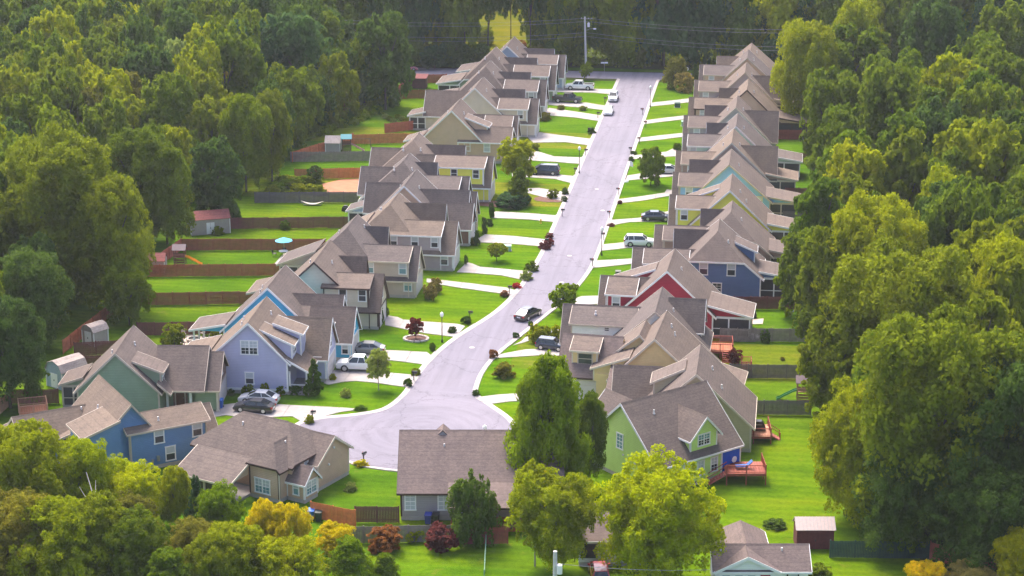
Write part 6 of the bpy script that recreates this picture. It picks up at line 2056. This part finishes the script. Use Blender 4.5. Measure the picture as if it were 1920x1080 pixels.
# --- west wood: the ones that stand out
for lab, px, py, h, r, shp, tint in [
    ("giant olive gold tree at the left edge above the plank fences", 100, 285, 22, 7.6, 'fine_spread', 'olive'),
    ("olive gold tree leaning out over the small tan shed", 205, 355, 18, 5.0, 'fine_round', 'olive'),
    ("dark deep tree in the corner by the small tan shed", 45, 480, 13, 4.8, 'fine_round', 'deep'),
    ("dark green tree beside the grey barn shed", 5, 575, 13, 4.6, 'fine_oval', 'deep'),
    ("mid green edge tree at the end of the plank fences", 236, 492, 9.0, 3.0, 'fine_oval', 'mid'),
    ("tall mid green tree left of the long white shed", 305, 282, 15, 4.2, 'fine_oval', 'mid'),
    ("green tree behind the long white shed", 250, 255, 17, 5.0, 'fine_round', 'mid'),
    ("narrow olive tree with pale trunk above the dark fence", 455, 188, 16, 4.2, 'fine_oval', 'mid'),
    ("olive tree beside the narrow olive tree", 505, 182, 15, 3.4, 'fine_oval', 'olive'),
    ("dark low tree behind the long white shed's roof", 400, 270, 13, 4.4, 'oval', 'deep'),
    ("bright lime tree near the upper left corner", 105, 30, 20, 5.2, 'round', 'lime'),
    ("lime tree below the bright lime one", 120, 85, 18, 4.6, 'round', 'lime'),
    ("yellow olive tree at the left edge, upper part", 30, 138, 19, 5.6, 'round', 'olive'),
    ("brown tinged round tree in the west wood", 232, 150, 16, 4.8, 'round', 'brown'),
    ("rust olive tree beside the pale dead branches", 160, 175, 16, 4.2, 'oval', 'brown'),
    ("pale green tall tree in the west wood", 335, 85, 18, 4.0, 'oval', 'pale'),
    ("bright mid green tree below the pale green tree", 290, 125, 15, 4.2, 'round', 'bright'),
    ("dark round crowned tree in the middle of the west wood", 270, 96, 17, 5.4, 'round', 'mid'),
    ("huge dark teal tree behind the swing set", 555, 36, 20, 7.0, 'round', 'teal'),
    ("dark teal tree with hanging foliage left of the swing set", 475, 62, 18, 6.0, 'weep', 'teal'),
    ("deep green tree by the orange back fence", 625, 92, 12.5, 4.8, 'weep', 'deep'),
    ("grey green tree with pale twigs near the far road", 720, 40, 18, 6.0, 'round', 'deep'),
    ("deep green shrubby tree beside the vegetable bed", 700, 116, 8.6, 3.8, 'weep', 'mid'),
    ("rust red leaved young tree in the dark wood edge", 640, 156, 6.6, 2.0, 'oval', 'rust'),
    ("small gold topped tree deep in the west wood", 412, 132, 13, 1.6, 'small', 'gold'),
]:
    top_tree(lab, px, py, h, r, shp, tint, .03)
for lab, px, py, h in [("bare pale branched dead tree in the west wood", 190, 120, 15), ("thin bare dead tree with a broken top in the west wood", 374, 105, 16), ("bare white stemmed tree above the giant olive gold tree", 155, 260, 15), ("bare twiggy tree near the far road in the west wood", 690, 75, 16)]:
    p = at(px, py, h * .8)
    b = MB()
    rnd = random.Random(px)
    b.tube([(p[0], p[1], 0), (p[0] + .3, p[1], h * .5), (p[0] + .1, p[1], h)], [.22, .14, .03], 6)
    for i in range(14):
        z = h * rnd.uniform(.45, .92)
        a, L = rnd.uniform(0, 6.28), rnd.uniform(1.5, 4.0) * (1.15 - z / h) * 2
        e = (p[0] + math.cos(a) * L, p[1] + math.sin(a) * L, z + L * .7)
        b.tube([(p[0] + .2, p[1], z), ((p[0] + e[0]) / 2, (p[1] + e[1]) / 2, z + L * .25), e], [.08, .05, .015], 4)
        b.tube([((p[0] + e[0]) / 2, (p[1] + e[1]) / 2, z + L * .25), (e[0] + rnd.uniform(-1, 1), e[1], e[2] + .9)], [.035, .01], 4)
    tag(b.build('dead_tree', M['bark_pale']), lab, 'tree')


# --- the rest of the three woods, tree by tree
def inside(p, poly):
    c = False
    for (x0, y0), (x1, y1) in zip(poly, poly[1:] + poly[:1]):
        if (y0 > p[1]) != (y1 > p[1]) and p[0] < (x1 - x0) * (p[1] - y0) / (y1 - y0) + x0:
            c = not c
    return c


def in_view(x, y, h, pad=60):
    for z in (h, h * .4, 0):
        dx, dy = x - CAM[0], y - CAM[1]
        X, Y, Z = dx * _ch + dy * _sh, -dx * _sh + dy * _ch, z - CAM_H
        fw, up = Y * _c - Z * _s, Y * _s + Z * _c
        if fw < 20: continue
        px, py = 960 + FPX * X / fw, 540 - FPX * up / fw
        if -pad < px < 1920 + pad and -pad < py < 1080 + pad: return True
    return False


WEST = [(-64, 206), (-63, 230), (-62, 262), (-68, 285), (-66, 302), (-64, 316), (-60, 338), (-61, 352), (-56, 368), (-51, 384), (-54, 400), (-55, 417), (-155, 417), (-125, 290), (-95, 206)]
EAST = [(40, 196), (41, 260), (39, 300), (39, 345), (39, 385), (38, 416), (110, 416), (96, 300), (80, 196)]
FAR = [(-175, 437), (-58, 437), (-46, 441), (8, 437), (125, 434), (125, 480), (-175, 482)]
TINT = dict(west=['deep', 'mid', 'mid', 'olive', 'mid', 'deep', 'lime', 'mid'], east=['pine', 'mid', 'olive', 'mid', 'deep', 'pine', 'lime', 'olive'], far=['teal', 'mid', 'mid', 'teal', 'mid', 'deep', 'olive', 'lime'])
SHAPES = dict(west=['round', 'oval', 'round', 'spread', 'oval', 'weep'], east=['pine', 'round', 'pine', 'oval', 'spread', 'pine'], far=['oval', 'round', 'spread', 'round', 'weep'])
WORDS = dict(deep="dark green", mid="mid green", olive="olive green", teal="dark bluish green", lime="bright lime green", brown="brownish olive", pine="deep pine green")
FORM = dict(round="round", oval="oval", spread="broad lobed", weep="hanging leaved", pine="layered pine")
rnd = random.Random(42)
cand = []
for zone, poly, sp in (('west', WEST, 9.0), ('east', EAST, 9.0), ('far', FAR, 9.2)):
    xs, ys = [p[0] for p in poly], [p[1] for p in poly]
    y = min(ys)
    row = 0
    while y < max(ys):
        x = min(xs) + (row % 2) * sp / 2
        while x < max(xs):
            q = (x + rnd.uniform(-2.6, 2.6), y + rnd.uniform(-2.4, 2.4))
            x += sp
            if not inside(q, poly): continue
            cand.append((zone, q))
        y += sp * .86
        row += 1
    # a tighter line of trees along the open edge
EDGE = []
def along(P, step):
    out, acc = [], 0
    for (x0, y0), (x1, y1) in zip(P[:-1], P[1:]):
        L = math.hypot(x1 - x0, y1 - y0)
        t = acc
        while t < L:
            out.append((x0 + (x1 - x0) * t / L, y0 + (y1 - y0) * t / L))
            t += step
        acc = t - L
    return out


WE = [(-66, 232), (-66, 262), (-71, 285), (-68, 302), (-65, 316), (-59.5, 338), (-59.5, 352), (-55, 368), (-50, 384), (-53, 400), (-55, 417)]
EE = [(42, 200), (43, 260), (41, 300), (40.5, 345), (40.5, 385), (40, 412)]
FE = [(-170, 439), (-58, 439), (8, 439.5), (120, 437)]
for zone, P in (('west', WE), ('east', EE)):
    for q in along(P, 6.6):
        EDGE.append((zone, (q[0] + rnd.uniform(-1.2, 1.2), q[1] + rnd.uniform(-1.5, 1.5))))
for q in along(FE, 6.2):
    EDGE.append(('far', (q[0] + rnd.uniform(-1.5, 1.5), q[1] + rnd.uniform(-1.0, 3.0))))
MARK_W = [(225, "the grey barn shed"), (245, "the small tan shed"), (262, "the turquoise house's yard"), (280, "the playset"), (295, "the blue umbrella's yard"), (312, "the long white shed"), (330, "the hammock's yard"), (345, "the bare red earth"), (362, "the swing set"), (382, "the vegetable bed"), (402, "the dark shelter"), (430, "the far road")]
MARK_E = [(205, "the dark red shed"), (225, "the lower decks"), (240, "the green slide playset"), (256, "the red deck's lawn"), (272, "the grill patio"), (290, "the navy house"), (305, "the yellow east house"), (322, "the sky blue house"), (345, "the mint house"), (368, "the grey brown house"), (390, "the tan east house"), (430, "the last east houses")]
MARK_F = [(-130, "the road's western end"), (-95, "the road's west part"), (-60, "the rose red car"), (-30, "the west row's end"), (0, "the tall utility pole"), (30, "the junction"), (70, "the east row's end"), (130, "the road's eastern end")]


def near_name(zone, q):
    L = MARK_W if zone == 'west' else MARK_E if zone == 'east' else MARK_F
    v = q[0] if zone == 'far' else q[1]
    for lim, nm in L:
        if v < lim: return nm
    return L[-1][1]


made = []
seen = {}
n_wood = 0


def meadow_gap(q):
    return q[1] > 436 and -45 < q[0] < -24


for edge, lst in ((1, EDGE), (0, cand)):
    for zone, q in lst:
        if any((q[0] - b_[0]) ** 2 + (q[1] - b_[1]) ** 2 < (max(3.4, b_[2] * .72)) ** 2 for b_ in BASES): continue
        if any((q[0] - b_[0]) ** 2 + (q[1] - b_[1]) ** 2 < (4.4 if edge else 6.4) ** 2 for b_ in made): continue
        if meadow_gap(q): continue
        h = rnd.uniform(9, 15) if edge and zone != 'far' else rnd.uniform(15, 21) if zone != 'far' else rnd.uniform(17, 25)
        if not in_view(q[0], q[1], h): continue
        if n_wood > 205: continue
        r = h * rnd.uniform(.24, .32) if not edge else h * rnd.uniform(.26, .34)
        tint = rnd.choice(TINT[zone])
        if edge and tint == 'lime' and rnd.random() < .6: tint = 'mid'
        shp = rnd.choice(SHAPES[zone])
        size = "low" if h < 12 else "tall" if h > 18 else "middling"
        depth = "on the edge" if edge else "farther back"
        lab = "%s %s %s tree %s by %s" % (size, WORDS[tint], FORM[shp], depth, near_name(zone, q))
        k_ = seen.get(lab, 0)
        seen[lab] = k_ + 1
        if k_: lab = ["second", "third", "fourth", "fifth", "sixth", "seventh", "eighth"][min(k_ - 1, 6)] + " " + lab
        tree(lab, q, h, r, shp, tint, .0 if edge else .04, group="trees of the %s" % {'west': "west wood", 'east': "east wood", 'far': "wood beyond the far road"}[zone])
        made.append(q)
        n_wood += 1
# tall bare trunked trees before the sunny meadow
for i, (px, h, r, tint) in enumerate([(745, 21, 4.6, 'deep'), (790, 24, 4.2, 'teal'), (828, 22, 4.6, 'deep'), (872, 25, 4.2, 'mid'), (915, 26, 5.0, 'deep'), (958, 26, 3.6, 'deep'), (995, 27, 3.4, 'teal'), (1036, 22, 4.4, 'teal'), (1058, 20, 4.0, 'mid')]):
    lab = ["first", "second", "third", "fourth", "fifth", "sixth", "seventh", "eighth", "ninth"][i] + " tall trunked tree from the west in front of the sunny meadow"
    tree(lab, at(px, [118, 122, 116, 124, 118, 117, 121, 116, 124][i]), h, r, 'oval', tint, .36 if 3 < i < 7 else .12, group="tall trunked trees before the meadow", bark='bark')
for i, (px, py, h, r, tint) in enumerate([(770, 128, 6, 3.0, 'deep'), (815, 128, 5, 3.0, 'teal'), (850, 126, 6, 3.2, 'deep'), (900, 126, 5, 2.8, 'deep'), (1000, 124, 4.4, 2.8, 'brown'), (1040, 126, 5.5, 2.8, 'deep'), (1070, 124, 6.5, 3, 'mid')]):
    tree(["dark", "bluish", "broad dark", "low dark", "brownish", "round dark", "fresh green"][i] + " bush tree along the far road under the tall trunked trees", at(px, py), h, r, 'round', tint, 0, group="bush trees along the far road")

for i, (px, py, h, r, tint) in enumerate([(862, 66, 8, 3.6, 'lime'), (905, 84, 4, 2.6, 'olive'), (895, 18, 9, 4.0, 'lime'), (1012, 92, 4, 2.2, 'brown'), (1046, 52, 8, 3.2, 'olive'), (975, 98, 2.6, 2.4, 'rust')]):
    tree(["lime bush tree at the west side of the sunny far meadow", "low olive bush at the front of the sunny far meadow", "lime bush tree deep in the sunny far meadow", "small brownish bush at the front of the far meadow", "olive bush tree at the east side of the far meadow", "low rust coloured bush before the far meadow"][i], at(px, py), h, r, 'round', tint, 0, group="bushes of the far meadow")

# --- undergrowth along the woods' edges: countless leaves, one mass
rng = np.random.default_rng(5)
P, N = [], []
for line, wd, step in ((WE, 3.5, 1.4), (EE, 3.0, 1.4), (FE, 4.0, 1.6), ([(-66, 206), (-64, 234)], 3, 1.4)):
    for x, y in along(line, step):
        if meadow_gap((x, y)): continue
        cx, cy = x + rng.normal(scale=wd * .5), y + rng.normal(scale=.8)
        cr = rng.uniform(.6, 1.5)
        d = rng.normal(size=(46, 3))
        d[:, 2] = np.abs(d[:, 2])
        d /= np.linalg.norm(d, axis=1, keepdims=True)
        P.append(np.array([cx, cy, 0]) + d * cr * np.array([1, 1, rng.uniform(.8, 1.5)]))
        N.append(d + rng.normal(scale=.4, size=d.shape))
for x, y in along([(-165, 446), (-50, 446)], 2.0) + along([(-18, 447), (115, 445)], 2.0):
    for lev in range(4):
        cx, cy, cz = x + rng.normal(scale=1.2), y + rng.normal(scale=1.5), lev * 2.0 + rng.uniform(0, 1.2)
        d = rng.normal(size=(40, 3))
        d /= np.linalg.norm(d, axis=1, keepdims=True)
        P.append(np.array([cx, cy, cz]) + d * rng.uniform(1.2, 2.0))
        N.append(d + rng.normal(scale=.4, size=d.shape))
me = leaf_mesh("undergrowth", np.concatenate(P), np.concatenate(N), .5, rng)
me.materials[0] = M['l_mid']
o = bpy.data.objects.new('undergrowth', me)
COL.objects.link(o)
tag(o, kind='stuff')

# --- shrubs, hedges and flower bushes in the gardens
def shrub(label, px, py, w, h, tint, kind='dome', name='shrub', group=None):
    x, y = at(px, py)
    rr = random.Random(px * 7 + py)
    t = empty(name, (x, y, 0), rr.uniform(0, 6.28), label, 'shrub', group)
    c = share(rr.choice(CR[kind]), 'foliage', t, (0, 0, -.03))
    c.scale = (w / 2, w / 2 * rr.uniform(.85, 1.1), h / 2)
    c.material_slots[0].link = 'OBJECT'
    c.material_slots[0].material = M['l_' + tint]
    s = MB()
    s.tube([(0, 0, -.05), (0, .02, h * .5)], [.05, .02], 5)
    s.build('stem', M['bark'], t)
    return t


FS = "foundation shrubs along the lavender house"
for lab, px, py, w_, h_, tint in [
    ("grey green shrub first from the sage green house under the lavender wall", 433, 741, .9, .8, 'box'), ("tall round shrub second under the lavender wall", 466, 740, 1.6, 1.3, 'mid'),
    ("feathery shrub below the lavender house's middle window", 497, 741, 1.3, 1.6, 'olive'), ("round shrub fourth under the lavender wall", 529, 740, 1.3, 1.2, 'mid'), ("round shrub by the lavender porch's corner post", 556, 740, 1.5, 1.2, 'box')]:
    shrub(lab, px, py, w_, h_, tint, group=FS)
for lab, px, py, w_, h_, tint in [
    ("small bright yellow green shrub on the lavender house's drive edge", 624, 712, .8, .8, 'lime'), ("dark red shrub by the lavender house's garage", 608, 708, .9, 1.4, 'maroon'),
    ("spiky pale green shrub alone on the lavender house's lawn", 648, 744, 1.3, 1.1, 'pale'), ("round dark shrub by the kerb mailbox of the lavender drive", 765, 724, 1.1, 1.0, 'box'),
    ("brown green shrub where two drives meet the kerb", 779, 703, 1.3, .9, 'olive'), ("low dark shrub on the kerb lawn opposite the circle", 677, 768, 1.4, .5, 'box'),
    ("round shrub at the sage green house's drive end", 580, 793, 1.3, 1.0, 'olive'), ("yellow flowered low shrub below the turning circle", 678, 874, 1.5, .7, 'yellow'),
    ("pale grassy shrub against the tan house's far wall", 656, 920, 1.3, .9, 'pale'), ("small pointed dark shrub beside the street below the lamp", 811, 658, .8, 1.2, 'deep'),
    ("clipped round box by the cream house's drive end", 848, 624, 1.1, .9, 'box'), ("clipped box block by the cream house's mailbox", 874, 606, 1.4, 1.0, 'box'),
    ("slim dark evergreen at the cream house's stoop", 714, 607, .8, 2.6, 'deep'), ("dark hedge shrub below the cream house's windows, nearer half", 668, 614, 1.6, 1.1, 'box'),
    ("dark hedge shrub below the cream house's windows, street half", 692, 614, 1.6, 1.1, 'box'), ("small yellow green ball between the cream house's hedges", 680, 616, .7, .7, 'lime'),
    ("slim young evergreen on the cream house's walk", 726, 594, .6, 1.5, 'deep'),
    ("bright red flowering bush at the kerb", 969, 540, 1.3, .8, 'crimson'), ("pinkish rust bush by the kerb mailbox below the red one", 947, 556, 1.3, .9, 'rust'),
    ("grey green round bush at the kerb, lower of two", 986, 524, 1.8, 1.3, 'pale'), ("grey green round bush at the kerb, upper of two", 997, 507, 1.9, 1.4, 'mid'),
    ("dark red bush on the stone edged bed by the kerb", 1022, 466, 2.0, 1.2, 'maroon'), ("crimson tipped bush beside the dark red bush", 1030, 459, 1.4, 1.0, 'red'),
    ("dark brown red shrub at the brown house's drive end", 1031, 446, 1.4, .8, 'maroon'), ("slim evergreen at the taupe house's walk", 874, 496, .6, 1.5, 'deep'),
    ("tall slim evergreen at the brown house's garage, nearest", 894, 460, .9, 2.3, 'deep'), ("tall slim evergreen at the brown house's garage, second", 908, 438, .9, 2.6, 'deep'),
    ("round grey shrub between the slim evergreens", 918, 424, 1.1, 1.2, 'box'), ("tall slim evergreen at the brown house's garage, third", 922, 408, .9, 2.6, 'deep'), ("brown leaved shrub mound under the taupe house's eave", 878, 458, 2.2, 1.2, 'brown'),
    ("brown round bush in the mulch bed near the kerb", 1036, 371, 2.0, 1.5, 'olive'), ("dark bush at the end of the mulch bed", 1060, 365, 1.2, 1.3, 'deep'), ("small bush at the mulch bed's kerb side", 1058, 378, 1.0, 1.0, 'box'),
    ("round dark bush by the west kerb below the grass verge", 1110, 250, 1.5, 1.1, 'box'), ("shrub at the tan gable house's drive", 1002, 281, 1.7, 1.2, 'olive'), ("brown shrubs by the cream house's porch near the junction", 1020, 226, 2.2, 1.6, 'brown'),
    ("small bushes on a lawn bed near the parked pickups", 1092, 207, 1.6, .9, 'olive'), ("dark evergreen beside the pale blue house's garage door", 1048, 162, .9, 2.4, 'deep'), ("grassy shrub at the drive below the dark pickup", 1052, 206, 1.4, 1.0, 'brown'),
    ("round dark shrub by the east kerb, upper", 1184, 302, 1.1, .9, 'box'), ("flat dark shrub by the east kerb under the fifth drive", 1188, 289, 1.5, .6, 'deep'),
    ("dark shrub at the mint house's garage", 1270, 281, 1.7, 1.3, 'deep'), ("small red brown shrub at the east kerb below the tree", 1162, 382, .9, .6, 'maroon'), ("low red brown shrub at the white car's drive end", 1146, 424, 1.1, .5, 'maroon'),
    ("olive round shrub beside the street left of the ochre garage", 968, 634, .9, .8, 'box'), ("small round shrub uphill of the olive one by the street", 995, 611, .8, .7, 'box'),
    ("big round bush on the lawn below the dark blue estate car", 947, 708, 2.6, 1.9, 'brown'), ("pointed rust bush by the street below the estate car", 926, 672, 1.1, 1.2, 'rust'), ("dark low shrub at the lower east drive end", 893, 742, 1.0, .8, 'box'),
    ("purple red round shrub by the ochre garage door", 1146, 752, 1.9, 1.5, 'maroon'), ("dark round shrub under the ochre house's wall", 1150, 764, 1.3, 1.0, 'deep'), ("dark red vine shrub at the red deck's corner", 1378, 680, 1.8, 2.0, 'maroon'),
    ("dark green hedge shrub beneath the red house's porch", 1352, 610, 2.4, .9, 'box'), ("dark green hedge shrub nearer the red house's wall", 1372, 607, 1.6, .9, 'box'),
    ("dark shrub growing on the weathered east fence", 1434, 642, 1.4, 1.9, 'deep'), ("dried brown cut stump bush on the yellowed lawn", 1467, 676, .7, .5, 'brown'),
    ("low dark weedy clump alone on the big lower lawn", 1452, 988, 2.1, .8, 'deep'), ("olive rust round shrub by the weathered fence at the bottom", 722, 1030, 3.4, 2.4, 'rust'), ("maroon haze shrub at the bottom beside the vine covered tree", 828, 1032, 3.6, 2.6, 'maroon'),
    ("yellow green shrub between the rust and the maroon shrub", 775, 1016, 1.8, 1.4, 'lime'), ("climbing shrub on the dark purple brown fence", 535, 430, 1.8, 1.5, 'mid'), ("brown dried shrub beside the long white shed", 432, 424, 1.2, 1.1, 'rust'),
    ("shrubs before the long white shed's doors", 408, 440, 1.8, 1.3, 'mid'), ("low bushy plant beside the long shed's garden bed", 356, 436, 2.6, 1.2, 'olive'), ("small dark shrub by the patio behind the lavender house", 405, 632, 1.6, 1.3, 'olive'),
]:
    shrub(lab, px, py, w_, h_, tint)
for lab, px, py, w_, h_ in [("tall pampas grass by the beige house's porch, nearer clump", 806, 562, 2.0, 2.0), ("tall pampas grass by the beige house's porch, farther clump", 816, 549, 1.9, 1.9), ("tall grass clump behind the ochre house's drive, west end", 1003, 641, 2.2, 2.0), ("tall grass clump behind the ochre house's drive, middle", 1022, 640, 2.2, 2.0), ("tall grass clump behind the ochre house's drive, east end", 1041, 639, 2.2, 2.0)]:
    shrub(lab, px, py, w_, h_, 'grassy' if px < 900 else 'lime', 'tuft', 'ornamental_grass')
rr = random.Random(8)
for i in range(12):
    px, py = 512 + i * 8 + rr.uniform(-2, 2), 352 + rr.uniform(-12, 12)
    shrub(["leafy yellow green", "broad vivid green", "tall weedy olive"][i % 3] + " plant in the overgrown patch, " + ("the %s of its kind from the wood" % ["first", "second", "third", "fourth"][i // 3]), px, py, 2.6, 1.5, ['lime', 'bright', 'olive'][i % 3], 'dome', 'garden_plant', "plants of the overgrown patch")
for i in range(8):
    px, py = 722 + i * 8, 222 + (i % 3) * 4
    shrub(["pale leafy plant", "green leafy plant"][i % 2] + " in the vegetable bed, " + ("nearest the wood", "second from the wood", "third from the wood", "nearest the fence")[i // 2], px, py, 1.4, .9, ['pale', 'olive'][i % 2], 'dome', 'garden_plant', "plants of the vegetable bed")
# stone ring round the red maple
X, Y = at(780, 636)
t = empty('stone_ring', (X, Y, 0), 0, "ring of pale edging stones round the red maple", 'stone ring')
for i in range(12):
    a = 2 * math.pi * i / 12
    b = MB(); b.extrude([(math.cos(a + s_) * r_ * 1.2, math.sin(a + s_) * r_, 0) for s_, r_ in ((.04, 1.15), (.46, 1.15), (.46, 1.45), (.04, 1.45))], (0, 0, .2)); b.build('stone', M['stone'], t)
# ------------------------------------------------------------------ the air: thin summer haze over the whole place
m = bpy.data.materials.new("summer_haze")
m.use_nodes = True
n = m.node_tree.nodes
n.clear()
pv = n.new("ShaderNodeVolumePrincipled")
pv.inputs["Color"].default_value = (0.90, 0.94, 1.0, 1)
pv.inputs["Density"].default_value = 0.00009
pv.inputs["Anisotropy"].default_value = 0.2
mo = n.new("ShaderNodeOutputMaterial")
m.node_tree.links.new(pv.outputs[0], mo.inputs["Volume"])
b = MB()
b.box(-720, 720, -80, 1320, -1.2, 92)
tag(b.build('haze', m), kind='stuff')
SC.cycles.volume_bounces = 0
